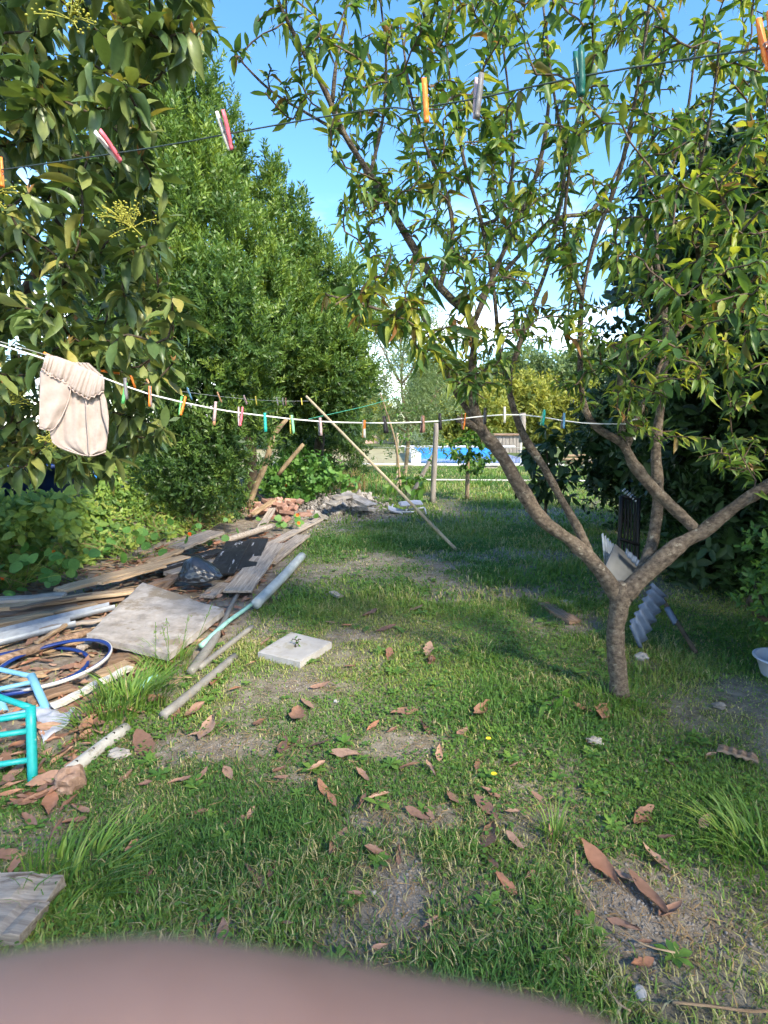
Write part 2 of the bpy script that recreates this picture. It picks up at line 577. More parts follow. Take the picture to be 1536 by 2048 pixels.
M['fleece'] = surf_mat('beige_fleece', [(0.34, 0.28, 0.25), (0.40, 0.335, 0.30)], 60, rough=1.0, bump=0.35, bscale=260, spec=0.1, dist=0.002)
M['fleece_trim'] = surf_mat('fleece_binding', [(0.40, 0.31, 0.27), (0.50, 0.40, 0.35)], 60, rough=1.0, bump=0.2, bscale=260, spec=0.1, dist=0.002)
M['cotton_white'] = simple('white_cotton', (0.78, 0.77, 0.76), 0.9)
M['rope_white'] = simple('white_rope', (0.74, 0.74, 0.72), 0.7, var=0.1)
M['wire_dark'] = simple('dark_green_wire', (0.035, 0.055, 0.05), 0.5)
M['wire_grey'] = simple('grey_wire', (0.38, 0.40, 0.38), 0.5)
M['wire_green'] = simple('green_string', (0.06, 0.32, 0.20), 0.6)
M['spring'] = simple('spring_steel', (0.45, 0.44, 0.42), 0.35, 0.9)
M['bamboo'] = surf_mat('weathered_bamboo', [(0.30, 0.24, 0.16), (0.46, 0.39, 0.27)], 5, (4, 4, 0.5), 0.7, 0.15)
M['post'] = surf_mat('weathered_post', [(0.16, 0.14, 0.12), (0.30, 0.27, 0.24)], 6, (3, 3, 0.6), 0.9, 0.4)
M['pool_blue'] = simple('pool_liner', (0.03, 0.22, 0.62), 0.35, var=0.15, scale=3)
M['pool_white'] = simple('pool_coping', (0.52, 0.50, 0.48), 0.7)
M['far_brick'] = simple('far_render', (0.52, 0.36, 0.30), 0.9, var=0.25, scale=2)
M['far_roof'] = simple('far_tiles', (0.34, 0.20, 0.15), 0.9, var=0.3, scale=3)
M['house_white'] = simple('house_render', (0.66, 0.64, 0.60), 0.9, var=0.08, scale=3)
M['tarp_blue'] = simple('dark_blue_plastic', (0.010, 0.030, 0.14), 0.35, var=0.3, scale=4)
M['slate_sheet'] = simple('blue_grey_sheet', (0.30, 0.32, 0.38), 0.6, 0, 0.2, 0.25, 9)
M['skin'] = surf_mat('skin', [(0.38, 0.195, 0.125), (0.46, 0.25, 0.165)], 90, rough=0.55, bump=0.05)
M['plastic_white'] = simple('white_basin_plastic', (0.42, 0.45, 0.52), 0.45, var=0.1, scale=8)

# water of the pool
m_, t_, p_, o_ = nodes_of('pool_water')
p_.inputs['Base Color'].default_value = (0.03, 0.20, 0.56, 1)
p_.inputs['Roughness'].default_value = 0.08
wn_ = t_.nodes.new('ShaderNodeTexNoise')
wn_.inputs['Scale'].default_value = 3
wb_ = t_.nodes.new('ShaderNodeBump')
wb_.inputs['Strength'].default_value = 0.3
t_.links.new(wn_.outputs['Fac'], wb_.inputs['Height'])
t_.links.new(wb_.outputs[0], p_.inputs['Normal'])
M['water'] = m_

# ground: soil, gravel flecks, moss, and turf colour where the blades get too small to see
m_, t_, p_, o_ = nodes_of('soil_and_turf')
geo = t_.nodes.new('ShaderNodeNewGeometry')


def tnoise(scale, detail=6, rough=0.6):
    n = t_.nodes.new('ShaderNodeTexNoise')
    n.inputs['Scale'].default_value = scale
    n.inputs['Detail'].default_value = detail
    n.inputs['Roughness'].default_value = rough
    t_.links.new(geo.outputs['Position'], n.inputs['Vector'])
    return n


n1 = tnoise(9, 8, 0.7)
r1 = ramp(t_, [(0.12, 0.095, 0.075), (0.25, 0.21, 0.17), (0.36, 0.32, 0.27)], [0.32, 0.52, 0.72])
t_.links.new(n1.outputs['Fac'], r1.inputs[0])
n2 = tnoise(2.2, 6)
r2 = ramp(t_, [(0.045, 0.085, 0.022), (0.085, 0.125, 0.032), (0.17, 0.15, 0.07)], [0.35, 0.55, 0.75])
t_.links.new(n2.outputs['Fac'], r2.inputs[0])
at = t_.nodes.new('ShaderNodeAttribute')
at.attribute_name = 'tint'           # how much turf covers the soil here
mxg = t_.nodes.new('ShaderNodeMix')
mxg.data_type = 'RGBA'
t_.links.new(at.outputs['Fac'], mxg.inputs['Factor'])
t_.links.new(r1.outputs[0], mxg.inputs['A'])
t_.links.new(r2.outputs[0], mxg.inputs['B'])
vor = t_.nodes.new('ShaderNodeTexVoronoi')
vor.inputs['Scale'].default_value = 55
t_.links.new(geo.outputs['Position'], vor.inputs['Vector'])
n3 = tnoise(5, 3)
mm = t_.nodes.new('ShaderNodeMath')
mm.operation = 'LESS_THAN'
t_.links.new(vor.outputs['Distance'], mm.inputs[0])
mr_ = t_.nodes.new('ShaderNodeMapRange')
mr_.inputs[1].default_value = 0.5
mr_.inputs[2].default_value = 0.75
mr_.inputs[3].default_value = 0.0
mr_.inputs[4].default_value = 0.42
t_.links.new(n3.outputs['Fac'], mr_.inputs[0])
t_.links.new(mr_.outputs[0], mm.inputs[1])
mxp = t_.nodes.new('ShaderNodeMix')
mxp.data_type = 'RGBA'
t_.links.new(mm.outputs[0], mxp.inputs['Factor'])
t_.links.new(mxg.outputs['Result'], mxp.inputs['A'])
mxp.inputs['B'].default_value = (0.33, 0.30, 0.27, 1)
t_.links.new(mxp.outputs['Result'], p_.inputs['Base Color'])
p_.inputs['Roughness'].default_value = 0.95
p_.inputs['Specular IOR Level'].default_value = 0.1
nb_ = tnoise(40, 8, 0.7)
bb_ = t_.nodes.new('ShaderNodeBump')
bb_.inputs['Strength'].default_value = 0.9
bb_.inputs['Distance'].default_value = 0.02
t_.links.new(nb_.outputs['Fac'], bb_.inputs['Height'])
t_.links.new(bb_.outputs[0], p_.inputs['Normal'])
M['ground'] = m_

# ================================================================== ground
BARE = [(785, 1775, 0.13, 0.20), (800, 1850, 0.10, 0.14), (750, 1650, 0.20, 0.10), (870, 1640, 0.10, 0.08), (1230, 1770, 0.13, 0.10), (1310, 1870, 0.13, 0.11),
        (30, 1650, 0.32, 0.16), (330, 1500, 0.20, 0.12), (490, 1490, 0.16, 0.09), (600, 1555, 0.14, 0.07), (890, 1135, 0.3, 0.14), (1060, 1190, 0.35, 0.2),
        (1130, 1240, 0.35, 0.22), (700, 1270, 0.25, 0.10), (1090, 1640, 0.16, 0.09), (820, 1480, 0.18, 0.1), (640, 1375, 0.2, 0.08), (1290, 1325, 0.14, 0.1),
        (870, 985, 0.7, 0.5), (1400, 1840, 0.14, 0.1), (400, 1870, 0.16, 0.08), (690, 1030, 1.0, 0.8)]
BARE = [(G(a, b)[0], G(a, b)[1], c, d) for a, b, c, d in BARE]


def turf(x, y):
    """0 bare .. 1 full turf"""
    x, y = np.asarray(x, float), np.asarray(y, float)
    d = smooth01(0.30, 0.50, fbm(x * 1.5 + 3.1, y * 1.5, 21, 4))
    d = 0.34 + 0.66 * d
    wob = (fbm(x * 3.4, y * 3.4, 33, 4) - 0.5) * 2.6 + (fbm(x * 11, y * 11, 35, 2) - 0.5) * 0.9
    for bx, by, rx, ry in BARE:
        q = np.sqrt(((x - bx) / rx) ** 2 + ((y - by) / ry) ** 2) + wob
        d = d * (0.24 + 0.76 * smooth01(0.15, 1.45, q))
    for bx, by, rx, ry in (BARE[0], BARE[5]):              # two spots worn right down to the grit
        q = np.sqrt(((x - bx) / rx) ** 2 + ((y - by) / ry) ** 2) + wob
        d = d * (0.2 + 0.8 * smooth01(0.2, 1.0, q))
    # scrap strip on the left: bare litter-covered earth
    xe = np.interp(y, [1.5, 2.2, 2.9, 3.6, 4.6, 6.0, 7.5, 9.5], [-1.45, -1.35, -1.10, -1.02, -0.95, -1.05, -1.05, -1.0])
    s = smooth01(-0.10, 0.14, x - xe + wob * 0.08)
    lim = smooth01(2.15, 2.45, y) * (1 - smooth01(10.5, 12, y))
    d = d * (1 - lim * (1 - s) * 0.97)
    d = d * (1 - smooth01(11.0, 12.0, y) * 0.0)
    return d


def axis(lo, hi, a, b, step, g=1.16):
    mid = list(np.arange(a, b + 1e-6, step))
    s, v, up = step, b, []
    while v < hi:
        s *= g
        v += s
        up.append(v)
    s, v, dn = step, a, []
    while v > lo:
        s *= g
        v -= s
        dn.append(v)
    return np.array(dn[::-1] + mid + up)


gx = axis(-400, 400, -4.2, 4.2, 0.06)
gy = axis(-60, 900, 0.6, 9.0, 0.06)
XX, YY = np.meshgrid(gx, gy, indexing='ij')
ZZ = ground_z(XX, YY) - 0.0
tv = turf(XX, YY)
nx, ny = XX.shape
ii, jj = np.meshgrid(np.arange(nx - 1), np.arange(ny - 1), indexing='ij')
GF = np.stack([ii * ny + jj, (ii + 1) * ny + jj, (ii + 1) * ny + jj + 1, ii * ny + jj + 1], -1).reshape(-1, 4)
cover = np.clip(tv * 0.45 + smooth01(7, 13, YY) * 0.55 * smooth01(-1.5, 0, XX), 0, 1)
cover = np.where(YY > 12, 0.9, cover)
gme = mesh_np('ground', np.stack([XX, YY, ZZ], -1).reshape(-1, 3), GF, cover.ravel())
tag(link('ground', gme, M['ground']), kind='structure')

# ------------------------------------------------------------------ turf of single blades
def blade_batch(n, x0, x1, y0, y1, hmin, hmax, w, wedge=True, seed=1, thr=None):
    g = np.random.default_rng(seed)
    x, y = g.uniform(x0, x1, n), g.uniform(y0, y1, n)
    if wedge:
        k = (np.abs(x) < y * 0.78 + 0.35) | ((np.abs(x) < y * 0.78 + 1.5) & (g.random(n) < 0.5))
        x, y = x[k], y[k]
    d = turf(x, y)
    k = g.random(len(x)) < d
    x, y, d = x[k], y[k], d[k]
    return x, y, d, g


def blades(x, y, d, g, hmin, hmax, w, lean=0.85):
    n = len(x)
    z = ground_z(x, y) - 0.004
    rough = fbm(x * 0.9 + 9, y * 0.9, 41, 3)
    h = (hmin + (hmax - hmin) * g.random(n) ** 1.6) * (0.55 + 0.9 * smooth01(0.35, 0.7, rough)) * (0.6 + 0.4 * d)
    a = g.uniform(0, 2 * math.pi, n)
    ln = g.random(n) ** 0.7 * lean * 1.6
    dx, dy = np.cos(a), np.sin(a)
    sx, sy = -dy, dx
    ww = w * (0.6 + 0.8 * g.random(n))
    base = np.stack([x, y, z], -1)
    side = np.stack([sx, sy, np.zeros(n)], -1) * ww[:, None] * 0.5
    mid = base + np.stack([dx * h * ln * 0.35, dy * h * ln * 0.35, h * 0.62], -1)
    tip = base + np.stack([dx * h * ln, dy * h * ln, h * (1.0 - 0.28 * ln)], -1)
    V = np.stack([base - side, base + side, mid - side * 0.8, mid + side * 0.8, tip], 1).reshape(-1, 3)
    o = (np.arange(n) * 5)[:, None]
    F = np.concatenate([o + np.array([[0, 1, 3]]), o + np.array([[0, 3, 2]]), o + np.array([[2, 3, 4]])])
    pn = fbm(x * 1.1 + 40, y * 1.1, 51, 4)
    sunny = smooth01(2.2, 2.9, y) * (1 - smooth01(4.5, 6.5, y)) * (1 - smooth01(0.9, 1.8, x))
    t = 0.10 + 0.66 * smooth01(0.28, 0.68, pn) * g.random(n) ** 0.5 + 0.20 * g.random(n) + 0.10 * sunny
    dry = g.random(n) < (0.06 + 0.32 * (1 - d) + 0.28 * smooth01(0.50, 0.74, fbm(x * 2.0, y * 2.0, 61, 3)))
    t = np.where(dry, 0.82 + 0.18 * g.random(n), t)
    return V, F, np.repeat(np.clip(t, 0, 1), 5)


VV, FF, TT, off = [], [], [], 0
for (n, x0, x1, y0, y1, hmin, hmax, w, sd_) in [
        (200000, -2.5, 2.7, 0.7, 2.2, 0.014, 0.046, 0.0041, 1), (195000, -3.4, 4.2, 2.2, 4.4, 0.016, 0.055, 0.0053, 2),
        (105000, -3.0, 5.6, 4.4, 8.0, 0.022, 0.075, 0.010, 3), (70000, -3.5, 9.5, 8.0, 19.6, 0.05, 0.13, 0.017, 4)]:
    x, y, d, g = blade_batch(n, x0, x1, y0, y1, hmin, hmax, w, True, sd_)
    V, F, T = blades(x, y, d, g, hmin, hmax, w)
    VV.append(V)
    FF.append(F + off)
    TT.append(T)
    off += len(V)
tag(link('lawn_grass', mesh_np('lawn_grass', np.concatenate(VV), np.concatenate(FF), np.concatenate(TT)), M['grass']),
    'short patchy green and straw lawn grass over the yard', 'grass', kind='stuff')

# low clover and weeds in the lawn
g = np.random.default_rng(77)
n = 26000
x, y = g.uniform(-1.5, 2.6, n), g.uniform(0.9, 4.2, n)
pn = fbm(x * 1.7 + 11, y * 1.7, 71, 3)
k = (np.abs(x) < y * 0.78 + 0.3) & (g.random(n) < smooth01(0.46, 0.64, pn)) & (turf(x, y) > 0.35)
x, y = x[k], y[k]
n = len(x)
rt = round_leaf_tpl(6, 0.10)
lv = [(rt[0] * np.array((1, 0.8, 1)) + np.array((0.5, 0, 0)), rt[1])]
pos = np.stack([x, y, ground_z(x, y) + g.uniform(0.012, 0.035, n)], -1)
aa = g.uniform(0, 6.28, n)
d_ = np.stack([np.cos(aa), np.sin(aa), g.uniform(-0.2, 0.3, n)], -1)
u_ = np.stack([g.normal(0, 0.25, n), g.normal(0, 0.25, n), np.ones(n)], -1)
V, F, T = scatter(lv, pos, d_, u_, g.uniform(0.009, 0.019, n), g.uniform(0.0, 0.5, n))
tag(link('clover_weeds', mesh_np('clover_weeds', V, F, T), M['grass']), 'dark green clover leaves spreading in the lawn', 'clover', kind='stuff')

# broad-leaved weed rosettes
gw = np.random.default_rng(79)
nr = 420
x, y = gw.uniform(-1.3, 2.4, nr), gw.uniform(1.0, 6.0, nr)
k = (np.abs(x) < y * 0.75) & (turf(x, y) > 0.25)
x, y = np.repeat(x[k], 7), np.repeat(y[k], 7)
n = len(x)
aa = np.tile(np.arange(7) * 0.9, n // 7) + gw.normal(0, 0.2, n)
pos = np.stack([x, y, ground_z(x, y) + 0.012], -1)
V, F, T = scatter([leaf_tpl(4, 0.34, 0.12, 0.25, 0.2, 0.1, 0.6), leaf_tpl(4, 0.45, 0.12, 0.2, 0.0, 0.1, 0.6)], pos, np.stack([np.cos(aa), np.sin(aa), gw.uniform(0.2, 0.7, n)], -1), np.repeat(np.array([[0, 0, 1.0]]), n, 0), np.repeat(gw.uniform(0.025, 0.065, n // 7), 7) * gw.uniform(0.7, 1.1, n), gw.uniform(0.1, 0.6, n))
tag(link('broadleaf_weeds', mesh_np('broadleaf_weeds', V, F, T), M['grass']), 'low broad leaved weeds dotted through the lawn', 'weeds', kind='stuff')

# pale grit on the bare patches
g = np.random.default_rng(78)
n = 5200
bi = g.integers(0, len(BARE), n)
B = np.array(BARE)[bi]
x = B[:, 0] + g.normal(0, 0.75, n) * B[:, 2]
y = B[:, 1] + g.normal(0, 0.75, n) * B[:, 3]
k = g.random(n) > turf(x, y) * 1.3
x, y = x[k], y[k]
n = len(x)
cube = np.array([(-1, -1, -0.6), (1, -0.8, -0.6), (0.9, 1, -0.6), (-0.8, 0.9, -0.6), (-0.7, -0.6, 0.6), (0.6, -0.7, 0.5), (0.7, 0.6, 0.7), (-0.6, 0.7, 0.5)]) * 0.5
cubef = np.array([(0, 3, 2, 1), (4, 5, 6, 7), (0, 1, 5, 4), (1, 2, 6, 5), (2, 3, 7, 6), (3, 0, 4, 7)])
pos = np.stack([x, y, ground_z(x, y) + 0.001], -1)
aa = g.uniform(0, 6.28, n)
V, F, T = scatter([(cube, cubef)], pos, np.stack([np.cos(aa), np.sin(aa), g.normal(0, 0.2, n)], -1), np.stack([g.normal(0, 0.3, n), g.normal(0, 0.3, n), np.ones(n)], -1),
                  0.003 + 0.009 * g.random(n) ** 4, g.random(n))
tag(link('gravel', mesh_np('gravel', V, F, T, False), M['rubble']), 'grey grit and small stones in bare patches of lawn', 'gravel', kind='stuff')


# ================================================================== trees
def bez(p0, p1, p2, n):
    s = np.linspace(0, 1, n)[:, None]
    return (1 - s) ** 2 * p0 + 2 * s * (1 - s) * p1 + s * s * p2


def grow(mains, targets, g, step=0.09, tip=0.0022, up=0.22, gain=0.009):
    """twigs from the nearest limb to each target point; later twigs may branch from earlier ones"""
    N = np.zeros((200000, 3))
    T = np.zeros((200000, 3))
    Rr = np.zeros(200000)
    c = 0
    for L in mains:
        k = len(L)
        s0 = int(k * 0.2)
        N[c:c + k - s0] = L[s0:, :3]
        T[c:c + k - s0] = nrm(np.gradient(L[:, :3], axis=0))[s0:]
        Rr[c:c + k - s0] = L[s0:, 3]
        c += k - s0
    dist = np.array([np.min(np.linalg.norm(N[:c] - t, axis=1)) for t in targets])
    out = []
    for t in targets[np.argsort(dist)]:
        dv = np.linalg.norm(N[:c] - t, axis=1)
        i = int(np.argmin(dv + 0.5 * np.maximum(0, N[:c, 2] - t[2])))
        dd = dv[i]
        if dd < 0.03:
            continue
        p0 = N[i].copy()
        ctrl = p0 + T[i] * 0.35 * dd + np.array((0, 0, up * dd)) + g.normal(0, 0.07 * dd, 3)
        k = max(4, int(dd / step) + 2)
        pts = bez(p0, ctrl, t, k)
        pts[1:-1] += g.normal(0, 0.012 * min(1, dd), (k - 2, 3))
        r0 = min(tip + gain * dd, max(tip * 1.3, Rr[i] * 0.75))
        rad = np.linspace(r0, tip, k)
        N[c:c + k - 1] = pts[1:]
        T[c:c + k - 1] = nrm(np.gradient(pts, axis=0))[1:]
        Rr[c:c + k - 1] = rad[1:]
        c += k - 1
        out.append((pts, rad))
    return out


def twig_mesh(name, twigs, seg=5):
    b = MB()
    for pts, rad in twigs:
        b.add(*tube(pts, rad, seg, cap=False))
    return b.mesh(name)


def add_leaves(parent, tpls, mat, pos, d, up, scale, tint, n_parts, part_name='leaf', rest_name='foliage'):
    """the leaves that show largest become parts of their own, the rest one mass of foliage"""
    px, py, dep = proj(pos)
    size = scale / dep
    vis = (px > -40) & (px < 1576) & (py > -40) & (py < 2088) & (pos[:, 1] > 0.2)
    size = np.where(vis, size, 0)
    order = np.argsort(-size)
    pick = order[:n_parts]
    rest = order[n_parts:]
    dd, ss, uu = basis(np.asarray(d, float), np.asarray(up, float))
    mes = []
    for k, (tv_, tf_) in enumerate(tpls):
        me = mesh_np(part_name, tv_, tf_, np.zeros(len(tv_)))
        me.materials.append(mat)
        mes.append(me)
    inv = Matrix.Translation(-Vector(parent.location))
    for i in pick:
        o = bpy.data.objects.new(part_name, mes[int(rng.integers(0, len(mes)))])
        COL.objects.link(o)
        o.parent = parent
        o.matrix_parent_inverse = inv
        s = float(scale[i])
        m = Matrix(((dd[i][0] * s, ss[i][0] * s, uu[i][0] * s, pos[i][0]), (dd[i][1] * s, ss[i][1] * s, uu[i][1] * s, pos[i][1]),
                    (dd[i][2] * s, ss[i][2] * s, uu[i][2] * s, pos[i][2]), (0, 0, 0, 1)))
        o.matrix_basis = m
    if len(rest):
        V, F, T = scatter(tpls, pos[rest], d[rest], up[rest], scale[rest], tint[rest])
        o = link(rest_name, mesh_np(rest_name, V, F, T), mat, parent)
        tag(o, kind='stuff')


def limb_line(rows, step=0.05, k=1.0):
    return spline([(*P(a, b, Y), r * k) for a, b, Y, r in rows], step)


def lumpy(pts4, seg=12, seed=0, rough=0.05, knots=0.10):
    g = np.random.default_rng(seed)
    r = pts4[:, 3] * (1 + knots * (fbm(np.arange(len(pts4)) * 0.55, np.zeros(len(pts4)) + seed, seed, 2) - 0.5) * 2)
    return tube(pts4[:, :3], r, seg, rough, True, seed)


def in_poly(px, py, poly):
    poly = np.asarray(poly, float)
    inside = np.zeros(len(px), bool)
    j = len(poly) - 1
    for i in range(len(poly)):
        xi, yi = poly[i]
        xj, yj = poly[j]
        c = ((yi > py) != (yj > py)) & (px < (xj - xi) * (py - yi) / (yj - yi + 1e-12) + xi)
        inside ^= c
        j = i
    return inside


def crown_points(n, poly, y0, y1, g, zmin=0.6, zmax=9):
    out = []
    poly = np.asarray(poly, float)
    lo, hi = poly.min(0), poly.max(0)
    for _ in range(60):
        if len(out) >= n:
            break
        px, py = g.uniform(lo[0], hi[0], 400), g.uniform(lo[1], hi[1], 400)
        k = in_poly(px, py, poly)
        for a, b in zip(px[k], py[k]):
            p = P(a, b, g.uniform(y0, y1))
            if zmin < p[2] < zmax:
                out.append(p)
    return np.array(out[:n])


# ------------------------------------------------------------------ the peach tree
base = G(1238, 1392)
peach = thing('peach_tree', 'peach tree with forked pale bark limbs and long drooping leaves on the lawn', 'tree', (base[0], base[1], 0))
YT = base[1]
trunk_rows = [(1238, 1410, YT, 0.095), (1238, 1388, YT, 0.066), (1237, 1360, YT, 0.054), (1233, 1320, YT, 0.051), (1231, 1270, YT, 0.050), (1236, 1225, YT, 0.056), (1243, 1190, YT, 0.060), (1243, 1165, YT, 0.04)]
L_left = [(1240, 1205, YT, 0.048), (1200, 1140, YT, 0.043), (1145, 1085, YT, 0.042), (1085, 1040, YT - 0.03, 0.041), (1040, 975, YT - 0.05, 0.039), (1000, 905, YT - 0.07, 0.037), (962, 858, YT - 0.08, 0.034),
          (946, 800, YT - 0.1, 0.026), (945, 720, YT - 0.12, 0.023), (950, 652, YT - 0.14, 0.022), (905, 600, YT - 0.18, 0.021), (865, 555, YT - 0.2, 0.020), (800, 450, YT - 0.25, 0.018),
          (740, 350, YT - 0.3, 0.016), (690, 270, YT - 0.34, 0.0145), (650, 180, YT - 0.38, 0.012), (600, 90, YT - 0.42, 0.010), (560, 10, YT - 0.46, 0.008), (525, -90, YT - 0.5, 0.005)]
L_low = [(915, 792, YT - 0.05, 0.015), (870, 700, YT - 0.15, 0.012), (800, 640, YT - 0.3, 0.010), (730, 610, YT - 0.42, 0.007), (655, 590, YT - 0.5, 0.004)]
U_rows = [[(950, 640, YT - 0.14, 0.016), (1000, 520, YT - 0.1, 0.014), (1050, 410, YT - 0.1, 0.012), (1085, 300, YT - 0.15, 0.010), (1100, 150, YT - 0.25, 0.007), (1085, 0, YT - 0.3, 0.005)],
          [(880, 575, YT - 0.2, 0.013), (905, 470, YT - 0.15, 0.011), (890, 380, YT - 0.15, 0.010), (850, 290, YT - 0.2, 0.008), (820, 180, YT - 0.25, 0.006), (800, 40, YT - 0.3, 0.004)],
          [(955, 600, YT + 0.05, 0.014), (1030, 520, YT + 0.1, 0.013), (1110, 440, YT + 0.15, 0.012), (1185, 420, YT + 0.2, 0.011), (1240, 330, YT + 0.2, 0.008), (1280, 220, YT + 0.2, 0.005)],
          [(1330, 650, YT + 0.4, 0.014), (1290, 480, YT + 0.4, 0.012), (1280, 300, YT + 0.3, 0.009), (1300, 100, YT + 0.2, 0.006)],
          [(740, 350, YT - 0.3, 0.010), (765, 240, YT - 0.3, 0.008), (772, 120, YT - 0.35, 0.006), (760, -10, YT - 0.4, 0.004)],
          [(665, 205, YT - 0.37, 0.010), (672, 130, YT - 0.4, 0.008), (690, 40, YT - 0.4, 0.006), (700, -60, YT - 0.4, 0.004)],
          [(690, 270, YT - 0.34, 0.008), (620, 230, YT - 0.3, 0.007), (540, 180, YT - 0.3, 0.006), (470, 110, YT - 0.3, 0.004)],
          [(1166, 600, YT - 0.05, 0.012), (1130, 480, YT - 0.1, 0.010), (1140, 330, YT - 0.2, 0.008), (1170, 160, YT - 0.3, 0.005)],
          [(1400, 560, YT - 0.4, 0.009), (1390, 400, YT - 0.5, 0.008), (1420, 240, YT - 0.6, 0.006), (1440, 80, YT - 0.7, 0.004)]]
L_stub = [(965, 862, YT - 0.08, 0.026), (940, 848, YT - 0.10, 0.024), (915, 838, YT - 0.12, 0.021)]
L_dark = [(950, 838, YT - 0.09, 0.022), (910, 780, YT - 0.02, 0.018), (880, 712, YT + 0.04, 0.012), (848, 640, YT + 0.05, 0.008), (800, 560, YT + 0.08, 0.005)]
L_mid = [(1180, 1110, YT + 0.05, 0.028), (1155, 1055, YT + 0.09, 0.026), (1115, 985, YT + 0.12, 0.025), (1085, 930, YT + 0.14, 0.024), (1052, 880, YT + 0.15, 0.023), (1028, 820, YT + 0.16, 0.021),
         (1018, 765, YT + 0.16, 0.018), (1035, 700, YT + 0.15, 0.016), (1062, 620, YT + 0.12, 0.015), (1092, 540, YT + 0.1, 0.013), (1112, 450, YT + 0.05, 0.012), (1130, 330, YT, 0.010), (1110, 200, YT - 0.1, 0.007), (1090, 60, YT - 0.2, 0.005)]
L_mid2 = [(1024, 800, YT + 0.16, 0.016), (1000, 700, YT + 0.2, 0.014), (985, 560, YT + 0.22, 0.013), (962, 440, YT + 0.2, 0.012), (930, 330, YT + 0.15, 0.010), (905, 200, YT + 0.1, 0.007), (890, 60, YT, 0.005)]
L_mid3 = [(965, 450, YT + 0.2, 0.011), (1000, 430, YT + 0.1, 0.010), (1025, 340, YT, 0.009), (1020, 220, YT - 0.1, 0.007), (1005, 80, YT - 0.2, 0.005)]
L_right = [(1243, 1195, YT, 0.054), (1310, 1130, YT - 0.02, 0.050), (1370, 1082, YT - 0.03, 0.048), (1402, 1066, YT - 0.04, 0.042), (1440, 1036, YT - 0.08, 0.039), (1490, 1000, YT - 0.13, 0.037), (1560, 955, YT - 0.2, 0.035),
           (1660, 880, YT - 0.35, 0.03), (1740, 740, YT - 0.5, 0.022), (1780, 560, YT - 0.7, 0.014), (1760, 360, YT - 0.85, 0.008)]
L_curve = [(1402, 1070, YT - 0.03, 0.040), (1372, 1040, YT, 0.038), (1342, 1012, YT + 0.02, 0.036), (1300, 970, YT + 0.03, 0.034), (1265, 925, YT + 0.03, 0.033), (1246, 888, YT + 0.02, 0.028), (1190, 852, YT, 0.022),
           (1166, 800, YT, 0.018), (1160, 700, YT - 0.02, 0.015), (1165, 590, YT - 0.05, 0.014), (1190, 480, YT - 0.1, 0.012), (1238, 350, YT - 0.15, 0.011), (1270, 200, YT - 0.25, 0.009), (1295, 40, YT - 0.35, 0.007), (1305, -90, YT - 0.4, 0.004)]
L_curve2 = [(1248, 895, YT + 0.02, 0.024), (1243, 820, YT, 0.020), (1241, 750, YT - 0.03, 0.016), (1270, 700, YT - 0.1, 0.012), (1330, 612, YT - 0.25, 0.011), (1390, 556, YT - 0.4, 0.009), (1450, 500, YT - 0.55, 0.007), (1520, 420, YT - 0.7, 0.005)]
L_curve3 = [(1252, 900, YT + 0.03, 0.020), (1276, 832, YT + 0.05, 0.017), (1300, 780, YT + 0.07, 0.014), (1340, 690, YT + 0.1, 0.011), (1400, 600, YT + 0.1, 0.008), (1450, 470, YT + 0.1, 0.005)]
L_back = [(1275, 1160, YT + 0.05, 0.038), (1303, 1092, YT + 0.16, 0.035), (1316, 1000, YT + 0.26, 0.035), (1312, 900, YT + 0.32, 0.031), (1322, 800, YT + 0.36, 0.026), (1332, 650, YT + 0.4, 0.021), (1312, 500, YT + 0.4, 0.016),
          (1330, 380, YT + 0.35, 0.012), (1370, 250, YT + 0.3, 0.009), (1392, 90, YT + 0.2, 0.006)]
mains = [limb_line(r, 0.04, 0.82) for r in (L_left, L_low, L_stub, L_dark, L_mid, L_mid2, L_mid3, L_right, L_curve, L_curve2, L_curve3, L_back, *U_rows)]
link('trunk', MB().add(*lumpy(limb_line(trunk_rows, 0.025, 0.86), 16, 3, 0.07, 0.16)).mesh('trunk'), M['bark_peach'], peach)
for k, L in enumerate(mains):
    link('limb', MB().add(*lumpy(L, 14, 10 + k, 0.07, 0.22)).mesh('limb'), M['bark_peach'], peach)
g = np.random.default_rng(101)
pp = [crown_points(270, [(650, -200), (1000, -200), (1000, 330), (930, 560), (840, 620), (700, 520), (640, 250), (560, 60)], YT - 0.75, YT + 0.6, g),
      crown_points(12, [(440, 40), (560, 30), (640, 220), (600, 260), (470, 140)], YT - 0.6, YT - 0.2, g),
      crown_points(46, [(640, 585), (860, 600), (960, 660), (880, 740), (800, 690), (680, 640)], YT - 0.7, YT - 0.2, g),
      crown_points(390, [(960, -200), (1560, -200), (1560, 760), (1240, 800), (1050, 700), (960, 480)], YT - 0.9, YT + 0.7, g),
      crown_points(100, [(1300, 250), (1600, 250), (1600, 900), (1430, 880), (1250, 760)], YT - 1.0, YT - 0.1, g),
      crown_points(130, [(780, 250), (1180, 250), (1180, 700), (1000, 720), (860, 560)], YT - 0.6, YT + 0.6, g),
      crown_points(34, [(850, 700), (1000, 660), (1040, 760), (980, 800), (880, 790)], YT - 0.4, YT + 0.2, g),
      crown_points(30, [(1080, 760), (1230, 720), (1330, 900), (1240, 860)], YT - 0.3, YT + 0.2, g),
      crown_points(80, [(1560, -200), (2000, -200), (2000, 850), (1560, 850)], YT - 1.0, YT + 0.6, g),
      crown_points(14, [(1350, 880), (1536, 860), (1536, 960), (1420, 950)], YT - 0.2, YT + 0.5, g)]
twigs = grow(mains, np.concatenate(pp), g, 0.09, 0.0028, 0.40, 0.010)
link('twigs', twig_mesh('twigs', twigs), M['twig'], peach)['kind'] = 'stuff'
LP, LD, LU, LS = [], [], [], []
